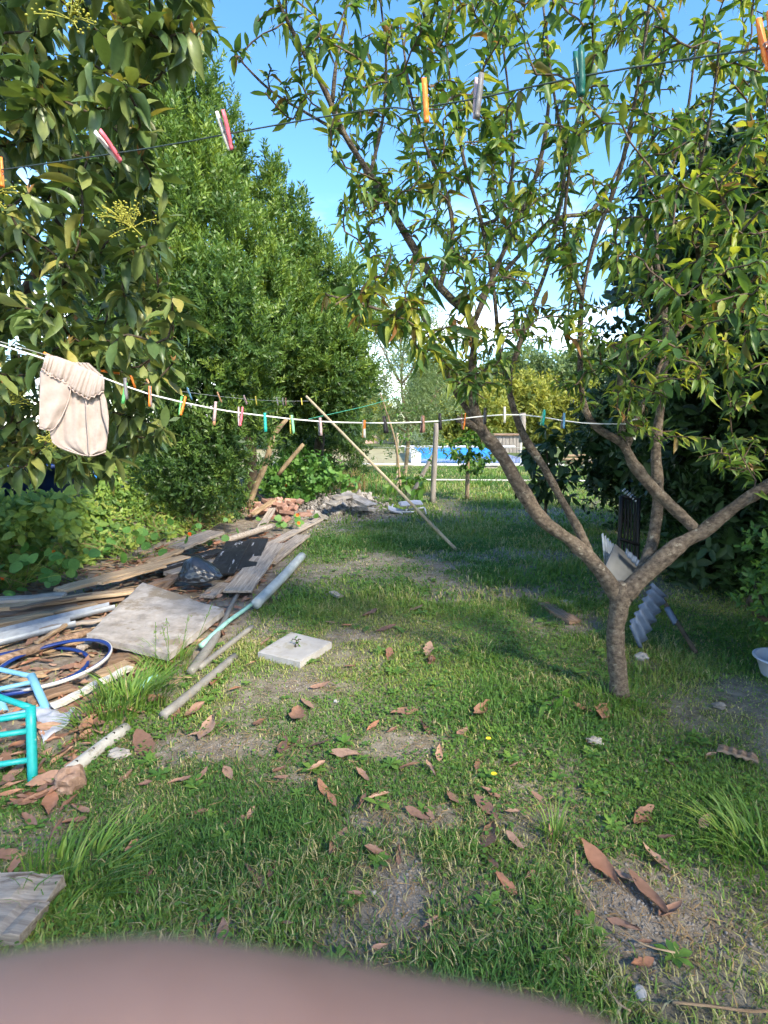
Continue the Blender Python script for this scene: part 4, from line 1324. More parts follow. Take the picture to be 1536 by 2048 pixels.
# dead stems hanging at the foot of the bank
mb = MB()
for q in range(420):
    y = gg.uniform(3.8, 9.5)
    e = -3.35 + (y - 4.6) * 0.29 if y < 8 else -2.35
    b0 = np.array((e + gg.normal(-0.08, 0.14), y, 0))
    b0[2] = ground_z(b0[0], b0[1]) + gg.uniform(0, 0.3)
    e1 = b0 + np.array((gg.normal(0.08, 0.1), gg.normal(0, 0.15), -gg.uniform(-0.05, 0.25)))
    mb.add(*tube(bez(b0, (b0 + e1) / 2 + gg.normal(0, 0.05, 3), e1, 5), 0.0028, 3, cap=False), tint=gg.random())
tag(link('dead_stems', mb.mesh('dead_stems'), M['straw']), 'dry straw coloured stems at the foot of the vine bank', 'dead stems', kind='stuff')

# nasturtium: round leaves and orange flowers in front of the vines
nast = [(10, 1178, 26, 'nasturtium with big round leaves trailing at the edge by the long plank', 0.34), (120, 1160, 22, 'nasturtium with round leaves and an orange flower above the long plank', 0.26), (255, 1118, 20, 'nasturtium with small round leaves above the middle of the scrap wood', 0.26),
        (385, 1084, 20, 'nasturtium with an orange flower over the wide grey plank', 0.28), (590, 1000, 34, 'nasturtium with orange flowers below the leaning stems', 0.40), (560, 1052, 16, 'nasturtium sprouting between the boards and the brick heap', 0.22)]
rl = [round_leaf_tpl(12, 0.10), round_leaf_tpl(12, 0.05)]
stem_mat = M['vine_leaf']
for (a, b, n, lab, spread) in nast:
    c = G(a, b, 0.06)
    gz = float(ground_z(c[0], c[1]))
    t = thing('nasturtium_plant', lab, 'plant', (c[0], c[1], gz), 'nasturtiums along the bank')
    pos = np.stack([c[0] + g.normal(0, spread, n), c[1] + g.normal(0, spread * 0.6, n), np.zeros(n)], -1)
    pos[:, 2] = ground_z(pos[:, 0], pos[:, 1]) + 0.06 + 0.30 * g.random(n) * (0.4 if a == 560 else 1.0)
    nor = np.stack([g.normal(0.25, 0.35, n), g.normal(-0.7, 0.3, n), np.full(n, 0.8)], -1)
    add_leaves(t, rl, M['nasturtium_leaf'], pos, g.normal(0, 1, (n, 3)), nor, g.uniform(0.06, 0.115, n), g.random(n), n)
    mb = MB()
    for q in range(n):
        e = np.array((c[0] + g.normal(0, 0.1), c[1] + 0.1, gz))
        mb.add(*tube(bez(e, (e + pos[q]) / 2 + (0, 0, 0.05), pos[q], 5), 0.003, 4, cap=False), tint=g.random())
    tag(link('stems', mb.mesh('stems'), stem_mat, t), kind='stuff')
    for q in range(4 if a == 590 else (2 if a in (120, 385, 560) else 0)):
        fp = pos[int(g.integers(0, n))] + np.array((0.02, -0.07, 0.04))
        m = 6
        ang = np.arange(m) * 2 * math.pi / m
        V, F, T = scatter([leaf_tpl(4, 0.7, 0.1, 0.2, peak=0.6)], np.repeat(fp[None], m, 0), np.stack([np.cos(ang), np.full(m, -0.4), np.sin(ang)], -1), np.repeat(np.array([[0, -1.0, 0.1]]), m, 0), np.full(m, 0.028), g.random(m))
        link('flower', mesh_np('flower', V, F, T), M['orange_flower'], t)


# ------------------------------------------------------------------ small trees by the far fence
def small_tree(name, label, cat, rows, npts, poly, Yr, mat, leaf, seed, nleaf=14, bark='bark_dark', tpls=None, parts=60, spread=0.8):
    g = np.random.default_rng(seed)
    L = limb_line(rows, 0.08)
    t = thing(name, label, cat, tuple(L[0, :3]))
    link('trunk', MB().add(*lumpy(L, 8, seed)).mesh('trunk'), M[bark], t)
    tw = grow([L], crown_points(npts, poly, Yr[0], Yr[1], g, 0.005), g, 0.12, 0.003, 0.1, 0.008)
    tag(link('branches', twig_mesh('branches', tw, 4), M[bark], t), kind='stuff')
    Pp, D, U, S = [], [], [], []
    for pts, rad in tw:
        for q in range(nleaf):
            f = 0.35 + 0.65 * g.random()
            i = min(int(f * (len(pts) - 1)), len(pts) - 2)
            p = pts[i] + (pts[i + 1] - pts[i]) * g.random()
            Pp.append(p)
            D.append(g.normal(0, 1, 3) + (0, 0, -0.4))
            U.append(np.array((0, 0, 1.0)) + g.normal(0, 0.4, 3))
            S.append(g.uniform(*leaf))
    add_leaves(t, tpls or [leaf_tpl(4, 0.4, 0.1, 0.3)], mat, np.array(Pp), np.array(D), np.array(U), np.array(S), g.random(len(Pp)), parts)
    return t


small_tree('young_fruit_tree', 'young fruit tree with whitewashed trunk between the fence post and peach tree', 'tree', [(934, 998, 10.6, 0.045), (935, 960, 10.6, 0.04), (936, 925, 10.6, 0.03), (938, 890, 10.6, 0.015)], 70, [(885, 870), (985, 860), (1000, 915), (960, 945), (900, 935)], (10.1, 11.0), M['bright_leaf'], (0.08, 0.14), 31, 18, 'bark_pale', parts=20)
small_tree('sapling', 'thin bare sapling tied to a stake behind the scrap frame', 'tree', [(802, 990, 11.5, 0.03), (798, 940, 11.5, 0.025), (790, 880, 11.5, 0.018), (765, 800, 11.5, 0.012), (755, 770, 11.5, 0.006)], 22, [(750, 780), (860, 800), (870, 960), (790, 990), (760, 920)], (11.0, 12.0), M['bright_leaf'], (0.07, 0.12), 32, 9, 'bark_pale', parts=0)
small_tree('young_avocado_tree', 'young tree with large dark leaves growing behind the peach limbs', 'tree', [(1090, 1040, 7.2, 0.022), (1092, 990, 7.2, 0.018), (1095, 930, 7.2, 0.014), (1090, 860, 7.2, 0.008)], 34, [(1020, 960), (1050, 860), (1120, 850), (1175, 900), (1170, 990), (1110, 1010), (1040, 1010)], (6.8, 7.6), M['shrub_leaf'], (0.13, 0.22), 33, 9, parts=60)
small_tree('calla_plant', 'arum with broad dark leaves and white flower beside the rubble', 'plant', [(812, 990, 9.9, 0.01), (812, 975, 9.9, 0.01), (813, 962, 9.9, 0.006)], 14, [(770, 955), (850, 950), (850, 990), (775, 995)], (9.6, 10.2), M['bright_leaf'], (0.18, 0.28), 34, 3, parts=0)
small_tree('weed_seedling', 'small broad leafed green seedling at the tree base beside the lawn', 'plant', [(1105, 1425, G(1105, 1425)[1], 0.004), (1105, 1415, G(1105, 1425)[1], 0.004), (1107, 1400, G(1105, 1425)[1], 0.003)], 6, [(1085, 1385), (1125, 1385), (1120, 1415), (1090, 1415)], (2.45, 2.55), M['bright_leaf'], (0.05, 0.09), 35, 3, parts=0)


# ------------------------------------------------------------------ grass clumps
def grass_clump(px, py, n, h, w, spread, lean, label, seed, seedheads=0, tintlo=0.1):
    g = np.random.default_rng(seed)
    c = G(px, py)
    gz = float(ground_z(c[0], c[1]))
    t = thing('grass_clump', label, 'grass', (c[0], c[1], gz), 'taller grass clumps')
    a = g.uniform(0, 6.28, n)
    r = spread * np.sqrt(g.random(n))
    x, y = c[0] + r * np.cos(a), c[1] + r * np.sin(a)
    base = np.stack([x, y, ground_z(x, y) - 0.01], -1)
    hh = h * g.uniform(0.45, 1.1, n)
    out = np.stack([np.cos(a), np.sin(a)], -1) * g.uniform(0.2, 1.0, (n, 1)) + np.array(lean)[None] + g.normal(0, 0.25, (n, 2))
    seg = 5
    V, T = [], []
    ss = np.linspace(0, 1, seg)
    for s in ss:
        off = np.concatenate([out * (hh * s * s * 0.75)[:, None], (hh * (s - 0.30 * s * s))[:, None]], 1)
        sd = np.stack([-np.sin(a), np.cos(a), np.zeros(n)], -1) * (w * (1 - s ** 1.6) * 0.5 + 0.0003)
        V += [base + off - sd, base + off + sd]
    V = np.stack(V, 1)
    k = 2 * seg
    o = (np.arange(n) * k)[:, None]
    F = np.concatenate([o + np.array([[2 * i, 2 * i + 1, 2 * i + 3, 2 * i + 2]]) for i in range(seg - 1)])
    tn = np.clip(g.uniform(tintlo, 0.68, n) + (g.random(n) < 0.1) * 0.3, 0, 1)
    tag(link('blades', mesh_np('blades', V.reshape(-1, 3), F, np.repeat(tn, k)), M['grass'], t), kind='stuff')
    for q in range(seedheads):
        b0 = np.array((c[0] + g.normal(0, spread * 0.4), c[1] + g.normal(0, spread * 0.4), gz))
        e = b0 + np.array((g.normal(0, 0.05), g.normal(0, 0.05), h * g.uniform(1.2, 1.8)))
        mb = MB().add(*tube(bez(b0, (b0 + e) / 2 + (0.01, 0, 0.02), e, 6), 0.0016, 4, cap=False), tint=0.3)
        for w_ in range(12):
            c2 = e + (b0 - e) * g.uniform(0, 0.3) + g.normal(0, 0.006, 3)
            mb.add(cube * np.array((0.004, 0.004, 0.012)) + c2, cubef, tint=0.6)
        link('seed_stalk', mb.mesh('seed_stalk'), M['grass'], t)
    return t


grass_clump(335, 1335, 190, 0.22, 0.007, 0.16, (0.1, -0.1), 'tall seeding grass tuft against the front corner of the big slab', 1, 5, 0.3)
grass_clump(262, 1405, 380, 0.23, 0.009, 0.20, (0.3, -0.1), 'thick grass tuft growing over the white painted strip', 2, 0, 0.15)
grass_clump(215, 1445, 180, 0.16, 0.008, 0.17, (0.1, -0.2), 'low grass tuft beside the blue chair frame leg', 3, 2, 0.1)
grass_clump(150, 1770, 150, 0.19, 0.0085, 0.15, (0.75, 0.15), 'broad bladed grass tuft sprawling beside the two weathered planks', 4, 0, 0.05)
grass_clump(250, 1700, 90, 0.11, 0.007, 0.16, (0.5, 0.1), 'low green grass tuft just beyond the sprawling broad bladed tuft', 5, 0, 0.05)
grass_clump(1490, 1690, 90, 0.20, 0.007, 0.14, (-0.5, 0.1), 'tall arching grass tuft at the right edge of the lawn', 6, 0, 0.2)
grass_clump(1550, 1740, 80, 0.20, 0.007, 0.16, (-0.4, 0.0), 'second arching grass tuft further out at the right edge', 7, 0, 0.15)
grass_clump(1210, 1400, 110, 0.14, 0.006, 0.14, (-0.1, -0.2), 'grass tuft on the slab side of the peach trunk', 8, 0, 0.3)
grass_clump(1275, 1400, 110, 0.12, 0.006, 0.14, (0.1, -0.2), 'grass tuft on the basin side of the peach trunk', 9, 0, 0.1)
grass_clump(960, 1310, 90, 0.13, 0.006, 0.16, (0.0, -0.1), 'pale grass tuft in the sunny lawn beside the small white slab', 10, 0, 0.35)
grass_clump(1110, 1680, 46, 0.20, 0.005, 0.06, (0.0, 0.1), 'thin wispy grass tuft beside the long rolled leaf', 11, 0, 0.3)
grass_clump(690, 1045, 60, 0.22, 0.012, 0.35, (0, 0), 'green grass tuft in front of the rubble heap', 12, 0, 0.1)
grass_clump(1060, 1500, 200, 0.10, 0.005, 0.28, (0.1, -0.1), 'wide low grass tuft on the lawn beyond the yellow flower', 13, 0, 0.25)


# ================================================================== scrap, things
def ragged_box(L, W, T, seed=0, nseg=8, warp=0.006, rag=0.012, bevel=0.002):
    g = random.Random(seed)
    bm = bmesh.new()
    cols = []
    prof = [(-W / 2, 0), (W / 2, 0), (W / 2, T), (-W / 2, T)]
    for i in range(nseg + 1):
        s = i / nseg
        x = (s - 0.5) * L
        dy, dz = g.uniform(-warp, warp) * 0.5, g.uniform(-warp, warp)
        cols.append([bm.verts.new((x + (g.uniform(-rag, rag) if i in (0, nseg) else 0), y + dy + g.uniform(-1, 1) * warp * 0.3, z + dz)) for y, z in prof])
    for i in range(nseg):
        a, b = cols[i], cols[i + 1]
        for k in range(4):
            bm.faces.new((a[k], b[k], b[(k + 1) % 4], a[(k + 1) % 4]))
    bm.faces.new(cols[0])
    bm.faces.new(list(reversed(cols[-1])))
    bmesh.ops.recalc_face_normals(bm, faces=bm.faces)
    if bevel:
        ed = [e for e in bm.edges if len(e.link_faces) == 2 and e.calc_face_angle(0) > 0.8]
        bmesh.ops.bevel(bm, geom=ed, offset=bevel, segments=1, affect='EDGES')
    me = bpy.data.meshes.new('board')
    bm.to_mesh(me)
    bm.free()
    return me


def axis_matrix(a, b, roll=0.0):
    a, b = Vector(a), Vector(b)
    x = (b - a).normalized()
    z = Vector((0, 0, 1)) - x * x.z
    z.normalize()
    z = Matrix.Rotation(roll, 3, x) @ z
    y = z.cross(x)
    m = Matrix(((x.x, y.x, z.x, 0), (x.y, y.y, z.y, 0), (x.z, y.z, z.z, 0), (0, 0, 0, 1)))
    m.translation = (a + b) / 2
    return m


def board(label, a, b, W, T, mat, z0=0.02, z1=None, name='plank', cat='plank', group='scrap boards', roll=0.0, seed=0, **k):
    z1 = z0 if z1 is None else z1
    pa, pb = G(a[0], a[1], z0), G(b[0], b[1], z1)
    L = float(np.linalg.norm(pb - pa))
    me = ragged_box(L, W, T, seed or hash(label) % 9999 if False else (seed or int(abs(pa[0] * 991 + pb[1] * 577))), **k)
    o = link(name, me, M[mat])
    o.matrix_world = axis_matrix(pa, pb, roll)
    return tag(o, label, cat, group)


B_ = board
B_('long pale plank lying along the foot of the vines', (118, 1184), (372, 1116), 0.15, 0.028, 'wood_tan', 0.10, 0.12)
B_('long grey plank under the long pale plank, its edge splintered', (-60, 1228), (268, 1184), 0.10, 0.03, 'wood_tan', 0.07, 0.09)
B_('dark brown plank in the shadow below the splintered grey plank', (-60, 1232), (250, 1197), 0.11, 0.025, 'wood_brown', 0.03, 0.04)
B_('pale narrow board ending short at the edge of the vines', (-60, 1208), (128, 1194), 0.12, 0.025, 'wood_grey', 0.10, 0.10)
B_('weathered brown board beneath the pale narrow board', (-60, 1240), (155, 1214), 0.12, 0.025, 'wood_brown', 0.05, 0.05)
B_('straight light strip of wood beside the galvanised channels', (-60, 1268), (192, 1212), 0.05, 0.03, 'wood_tan', 0.05, 0.05)
B_('thin grey lath between the light strip and the channels', (-60, 1276), (220, 1216), 0.035, 0.02, 'wood_grey', 0.03, 0.03)
B_('short light stick propped across the brown pole', (72, 1290), (132, 1252), 0.03, 0.02, 'wood_tan', 0.03, 0.07)
B_('wide tan board half under the brown pole and hoop', (60, 1308), (182, 1272), 0.16, 0.02, 'wood_tan', 0.015, 0.015)
B_('grey board under the hoop towards the edge', (-60, 1345), (62, 1304), 0.10, 0.02, 'wood_grey', 0.02, 0.02)
B_('wide grey plank poking out of the vines', (352, 1098), (432, 1066), 0.26, 0.03, 'wood_grey', 0.14, 0.20)
B_('narrow plank leaning beside the wide grey plank', (300, 1128), (360, 1104), 0.10, 0.025, 'wood_tan', 0.12, 0.12)
B_('black painted plank behind the plastic bag', (318, 1139), (446, 1104), 0.17, 0.03, 'wood_black', 0.09, 0.11)
B_('split grey plank under the black painted plank', (336, 1152), (446, 1120), 0.14, 0.03, 'wood_grey', 0.05, 0.06)
B_('brown plank end showing under the plastic bag', (318, 1180), (352, 1152), 0.13, 0.025, 'wood_brown', 0.04, 0.05)
B_('short pale plank lying beside the plastic bag', (413, 1197), (452, 1170), 0.13, 0.025, 'wood_grey', 0.03, 0.03)
B_('black board with a white worn square, its end frayed', (440, 1150), (476, 1086), 0.26, 0.02, 'wood_black', 0.08, 0.14)
B_('black and white worn board next to the frayed one', (485, 1143), (516, 1080), 0.24, 0.02, 'wood_black', 0.07, 0.13)
B_('smooth grey board sloping down to the grass', (475, 1186), (548, 1090), 0.24, 0.022, 'wood_grey', 0.06, 0.10, warp=0.003, rag=0.004)
B_('rough grey plank behind the smooth grey board', (536, 1128), (606, 1074), 0.17, 0.03, 'wood_grey', 0.04, 0.05)
B_('long thin plank running past the boards to the rubble', (520, 1102), (640, 1040), 0.12, 0.03, 'wood_grey', 0.03, 0.03)
B_('white painted strip running under the grass tuft', (104, 1418), (262, 1338), 0.045, 0.025, 'wood_white', 0.03, 0.03)
B_('brown board between the hoop and the white strip', (60, 1405), (150, 1378), 0.09, 0.02, 'wood_brown', 0.015, 0.015)
B_('short pale offcut inside the hoop', (160, 1300), (184, 1285), 0.06, 0.02, 'wood_grey', 0.03, 0.03)
B_('tan board scrap at the front of the big slab', (195, 1352), (262, 1330), 0.12, 0.02, 'wood_tan', 0.012, 0.012)
B_('brown scrap board under the front of the big slab', (215, 1325), (300, 1312), 0.10, 0.03, 'wood_brown', 0.01, 0.01)
B_('upper weathered plank at the corner beside the sprawling tuft', (-60, 1790), (110, 1796), 0.10, 0.04, 'wood_grey', 0.03, 0.03, cat='plank', group='weathered planks at the corner')
B_('lower weathered plank at the corner beside the sprawling tuft', (-60, 1838), (70, 1862), 0.11, 0.04, 'wood_grey', 0.02, 0.02, cat='plank', group='weathered planks at the corner')
B_('thin plank resting on the brick heap', (506, 1030), (548, 1002), 0.10, 0.03, 'wood_tan', 0.10, 0.25)
B_('thin grey plank below the brick heap', (520, 1060), (545, 1020), 0.10, 0.03, 'wood_grey', 0.08, 0.2)
B_('small dark wood chip lying in the lawn', (664, 1186), (681, 1196), 0.055, 0.02, 'wood_grey', 0.02, 0.02, name='wood_chip', cat='wood chip', group=None)
B_('rotten dark wood piece sunk in the lawn near the trunk', (1085, 1210), (1150, 1248), 0.10, 0.03, 'wood_brown', 0.01, 0.01, name='wood_piece', cat='wood piece', group=None)
B_('old grey bark piece lying in the shaded grass', (1438, 1498), (1512, 1520), 0.05, 0.015, 'wood_brown', 0.02, 0.02, name='bark_piece', cat='bark', group=None)

for k, (a, b, W, mt, z, lab) in enumerate((((20, 1222), (190, 1190), 0.05, 'wood_brown', 0.10, 'narrow brown lath lying on the splintered grey plank'), ((-60, 1250), (110, 1228), 0.06, 'wood_tan', 0.07, 'narrow tan lath ending above the light strip'),
                                           ((200, 1170), (330, 1134), 0.07, 'wood_tan', 0.14, 'narrow tan board lying on the far end of the long pale plank'), ((240, 1192), (345, 1160), 0.08, 'wood_brown', 0.06, 'brown board between the big slab and the bag'),
                                           ((225, 1240), (60, 1262), 0.04, 'wood_grey', 0.05, 'grey lath touching the corner of the big slab'), ((20, 1372), (90, 1350), 0.05, 'wood_tan', 0.03, 'tan lath under the blue chair frame'),
                                           ((455, 1166), (520, 1110), 0.06, 'wood_brown', 0.04, 'dark lath under the smooth grey board'), ((590, 1090), (560, 1112), 0.06, 'wood_grey', 0.06, 'grey lath over the rough grey plank'))):
    B_(lab, a, b, W, 0.02, mt, z, z)

# sticks and splinters heaped between the boards
gs = np.random.default_rng(515)
mb = MB()
for q in range(170):
    c = G(gs.uniform(0, 330), 0, 0) if False else None
    y = gs.uniform(2.9, 6.8)
    xe = np.interp(y, [2.9, 3.6, 4.6, 6.8], [-1.15, -1.12, -1.15, -1.2])
    xb = np.interp(y, [2.9, 4.6, 6.8], [-3.0, -3.2, -2.6])
    x = gs.uniform(xb, xe)
    a = gs.normal(0.35, 0.5)
    L = gs.uniform(0.06, 0.35)
    e = np.array((math.cos(a), math.sin(a), 0)) * L / 2
    c = np.array((x, y, float(ground_z(x, y)) + gs.uniform(0.006, 0.03)))
    bx = cube * np.array((L, gs.uniform(0.008, 0.03), 0.012))
    rot = np.array(((math.cos(a), -math.sin(a), 0), (math.sin(a), math.cos(a), 0), (0, 0, 1)))
    mb.add(bx @ rot.T + c, cubef)
tag(link('wood_debris', mb.mesh('wood_debris', False), M['wood_tan']), 'loose splinters and wood chips between the boards', 'debris', kind='stuff')

# round brown pole and log
def rod(name, label, cat, rows, mat, seg=10, group=None, rough=0.0, step=0.08):
    L = spline(rows, step)
    o = link(name, MB().add(*tube(L[:, :3], L[:, 3], seg, rough, True, 3)).mesh(name), M[mat])
    return tag(o, label, cat, group)


def g4(px, py, z, r):
    return (*G(px, py, z), r)


rod('wooden_pole', 'brown round pole lying across the scrap wood to the big slab', 'pole', [g4(-60, 1338, 0.06, 0.024), g4(60, 1302, 0.07, 0.026), g4(182, 1262, 0.07, 0.024)], 'wood_brown', rough=0.04)
rod('log', 'pale log lying among leaves beyond the black boards', 'log', [g4(455, 1080, 0.10, 0.035), g4(500, 1066, 0.10, 0.04), g4(545, 1052, 0.10, 0.035)], 'wood_grey', rough=0.06)
# galvanised channels
for k, (a, b, z, lab) in enumerate((((-60, 1298), (146, 1246), 0.06, 'galvanised metal channel, the front one of two'), ((-60, 1284), (224, 1214), 0.05, 'galvanised metal channel, the longer one behind the front channel'))):
    pa, pb = G(*a, z), G(*b, z)
    L = float(np.linalg.norm(pb - pa))
    prof = [(-0.05, 0.04), (-0.05, 0.0), (0.05, 0.0), (0.05, 0.04), (0.047, 0.04), (0.047, 0.003), (-0.047, 0.003), (-0.047, 0.04)]
    V, F = [], []
    for s in (-L / 2, L / 2):
        V += [(s, y, z_ - 0.01) for y, z_ in prof]
    n = len(prof)
    F = [(i, i + n, (i + 1) % n + n, (i + 1) % n) for i in range(n)]
    o = link('metal_channel', mesh_np('metal_channel', V, F, None, False), M['galvanised'])
    o.matrix_world = axis_matrix(pa, pb)
    tag(o, lab, 'metal channel', 'galvanised channels')

# pipes and hoses
rod('thick_pipe', 'thick pale weathered pipe lying on the grass edge', 'pipe', [g4(604, 1112, 0.06, 0.042), g4(560, 1160, 0.06, 0.044), g4(512, 1208, 0.06, 0.042)], 'pipe_pale', 14)
rod('teal_hose', 'teal green hose running from the thick pipe past the big slab', 'hose', [g4(540, 1172, 0.07, 0.014), g4(505, 1207, 0.05, 0.015), g4(460, 1240, 0.05, 0.016), g4(425, 1270, 0.05, 0.016), g4(402, 1292, 0.05, 0.018)], 'hose_teal', 10)
rod('bent_pipe', 'bent beige grey pipe along the side of the big slab', 'pipe', [g4(477, 1186, 0.03, 0.016), g4(462, 1212, 0.03, 0.018), g4(446, 1246, 0.03, 0.022), g4(425, 1284, 0.03, 0.030), g4(392, 1330, 0.03, 0.028), g4(381, 1344, 0.03, 0.024)], 'pipe_grey', 10, rough=0.04)
rod('grey_pipe', 'long grey pipe in the grass below the bent pipe', 'pipe', [g4(326, 1432, 0.022, 0.025), g4(390, 1380, 0.022, 0.025), g4(470, 1313, 0.022, 0.024)], 'pipe_grey', 12)
rod('grey_pipe', 'grey pipe running on in line towards the small slab', 'pipe', [g4(398, 1336, 0.02, 0.019), g4(455, 1292, 0.02, 0.019), g4(504, 1254, 0.02, 0.019)], 'pipe_grey', 12)
rod('teal_pipe_offcut', 'short teal pipe offcut in the grass tuft', 'pipe', [g4(280, 1374, 0.03, 0.018), g4(312, 1352, 0.04, 0.018)], 'hose_teal', 10)
pa, pb = G(136, 1545, 0.018), G(252, 1456, 0.018)
t = thing('drilled_pipe', 'white pipe drilled with a row of dark holes near the rock', 'pipe', pa)
link('body', MB().add(*tube(np.linspace(pa, pb, 8), 0.028, 14)).mesh('body'), M['pipe_old'], t)
dirp = nrm(pb - pa)
for s in (0.15, 0.42, 0.64, 0.78, 0.93):
    c = pa + (pb - pa) * s + np.array((0.004, -0.012, 0.0245))
    up = nrm(np.array((0.16, -0.45, 0.9)))
    ring = tube(np.array([c - up * 0.002, c + up * 0.0025]), 0.0065, 8)
    link('hole', MB().add(*ring).mesh('hole'), M['black_metal'], t)


# slabs
def slab(name, label, corners, z, th, mat, seed, hole=False, rough=0.004, bev=0.008):
    """four top corners (photo pixels) on a level, clockwise"""
    pts = [G(a, b, zz) for (a, b), zz in zip(corners, z)]
    n = 22
    gg = np.random.default_rng(seed)
    V, idx = [], {}
    bm = bmesh.new()
    grid = []
    for i in range(n + 1):
        row = []
        for j in range(n + 1):
            u, v = i / n, j / n
            p = (pts[0] * (1 - u) + pts[1] * u) * (1 - v) + (pts[3] * (1 - u) + pts[2] * u) * v
            e = min(u, v, 1 - u, 1 - v)
            w = (vnoise(p[0] * 9, p[1] * 9, seed) - 0.5) * rough * 2 + (vnoise(p[0] * 31, p[1] * 31, seed + 2) - 0.5) * rough
            if e < 0.001:
                cdir = pts[0] * 0.25 + pts[1] * 0.25 + pts[2] * 0.25 + pts[3] * 0.25 - p
                p = p + cdir * (0.02 * vnoise(p[0] * 17, p[1] * 17, seed + 5))
                w -= bev * 0.6
            row.append(bm.verts.new((p[0], p[1], p[2] + w)))
        grid.append(row)
    for i in range(n):
        for j in range(n):
            c = abs(i - n / 2 + 0.5) + abs(j - n / 2 + 0.5)
            if hole and c < 1.1:
                continue
            bm.faces.new((grid[i][j], grid[i + 1][j], grid[i + 1][j + 1], grid[i][j + 1]))
    bmesh.ops.recalc_face_normals(bm, faces=bm.faces)
    if bm.faces[:][0].normal.z < 0:
        bmesh.ops.reverse_faces(bm, faces=bm.faces)
    ed = [e for e in bm.edges if e.is_boundary]
    r = bmesh.ops.extrude_edge_only(bm, edges=ed)
    for v in [e for e in r['geom'] if isinstance(e, bmesh.types.BMVert)]:
        v.co.z -= th
    bmesh.ops.recalc_face_normals(bm, faces=bm.faces)
    me = bpy.data.meshes.new(name)
    bm.to_mesh(me)
    bm.free()
    o = link(name, me, M[mat])
    return tag(o, label, 'slab')


slab('concrete_slab', 'big rough weathered concrete slab lying on the scrap wood', [(285, 1163), (450, 1217), (337, 1308), (172, 1268)], [0.13, 0.10, 0.10, 0.13], 0.045, 'concrete', 5, rough=0.005)
slab('paving_slab', 'small white square paving slab with a sprig in its central hole on the grass', [(582, 1263), (664, 1283), (600, 1324), (515, 1304)], [0.045] * 4, 0.045, 'slab_white', 9, True, 0.0012, 0.004)
c = G(591, 1291, 0.045)
small_tree('sprig', 'tiny green sprig growing through the hole of the white slab', 'plant', [(591, 1296, c[1], 0.002), (591, 1290, c[1], 0.002), (593, 1283, c[1], 0.0015)], 5, [(580, 1278), (605, 1278), (602, 1292), (582, 1292)], (c[1] - 0.03, c[1] + 0.03), M['bright_leaf'], (0.02, 0.035), 36, 3, parts=0)
# blue grey sheet
slab('plastic_sheet', 'crumpled blue grey sheet under the chair frames', [(70, 1425), (150, 1412), (140, 1440), (85, 1475)], [0.02] * 4, 0.006, 'slate_sheet', 12, rough=0.02)

# plastic bag: crumpled blob with a twisted neck
c = G(392, 1190, 0.0)
bm = bmesh.new()
bmesh.ops.create_icosphere(bm, subdivisions=5, radius=1)
for v in bm.verts:
    d = v.co.normalized()
    a = math.atan2(d.y, d.x)
    w = 0.10 * (fbm(np.array([a * 2.2]), np.array([d.z * 1.5]), 3, 3)[0] - 0.5) + 0.07 * abs(math.sin(a * 6 + 3 * d.z)) * (0.3 + max(0, d.z))
    r = 1 - 0.12 + w + 0.1 * (vnoise(np.array([d.x * 7]), np.array([d.y * 7 + d.z * 4]), 8)[0] - 0.5)
    z = d.z * 0.105 if d.z > 0 else d.z * 0.03
    z *= 1.0 - 0.35 * smooth01(0.2, 1.0, d.x)
    v.co = Vector((d.x * r * 0.185, d.y * r * 0.15, max(-0.002, z * (1.25 - 0.5 * abs(d.x)) + 0.03)))
    if d.z > 0.55 and d.x < 0.1:
        k = smooth01(0.55, 1.0, d.z)
        v.co.z += 0.022 * k
        v.co.x -= 0.03 * k
me = bpy.data.meshes.new('plastic_bag')
bm.to_mesh(me)
bm.free()
me.polygons.foreach_set('use_smooth', np.ones(len(me.polygons), bool))
o = link('plastic_bag', me, M['bag'])
o.location = (c[0] + 0.02, c[1] + 0.08, 0.10)
o.scale = (1.15, 1.1, 1.25)
tag(o, 'crumpled shiny black plastic bag between the boards and the big slab', 'plastic bag')

# hoops: a bicycle rim pair, white outside and blue inside
for k, (px_, py_, r_, zc, tilt, lab) in enumerate(((108, 1325, 0.305, 0.075, (R(3), R(-4), 0), 'white and blue wheel rim lying over the scrap boards'), (48, 1338, 0.335, 0.045, (R(-2), R(2), 0), 'second blue wheel rim under the white and blue one'))):
    c = G(px_, py_, zc)
    t = thing('wheel_rim', lab, 'wheel rim', c, 'old wheel rims', tilt)
    a = np.linspace(0, 2 * math.pi, 73)[:-1]

    def ring(prof):
        V = []
        for an in a:
            V += [((r_ + dr) * math.cos(an), (r_ + dr) * math.sin(an), z_) for dr, z_ in prof]
        n, m = len(prof), len(a)
        F = [(i * n + j, ((i + 1) % m) * n + j, ((i + 1) % m) * n + (j + 1) % n, i * n + (j + 1) % n) for i in range(m) for j in range(n)]
        return np.array(V), np.array(F)
    link('outer_band', mesh_np('outer_band', *ring([(0, -0.011), (0.005, -0.010), (0.007, 0.0), (0.005, 0.010), (0, 0.011)])), M['hoop_white' if k == 0 else 'hoop_blue'], t, True)
    link('inner_band', mesh_np('inner_band', *ring([(-0.001, -0.0115), (-0.001, 0.0115), (-0.012, 0.007), (-0.016, 0.0), (-0.012, -0.007)])), M['hoop_blue'], t, True)


# chair frames
def bar(t, name, a, b, r, mat, seg=12):
    link(name, MB().add(*tube(np.linspace(a, b, 5), r, seg)).mesh(name), M[mat], t)


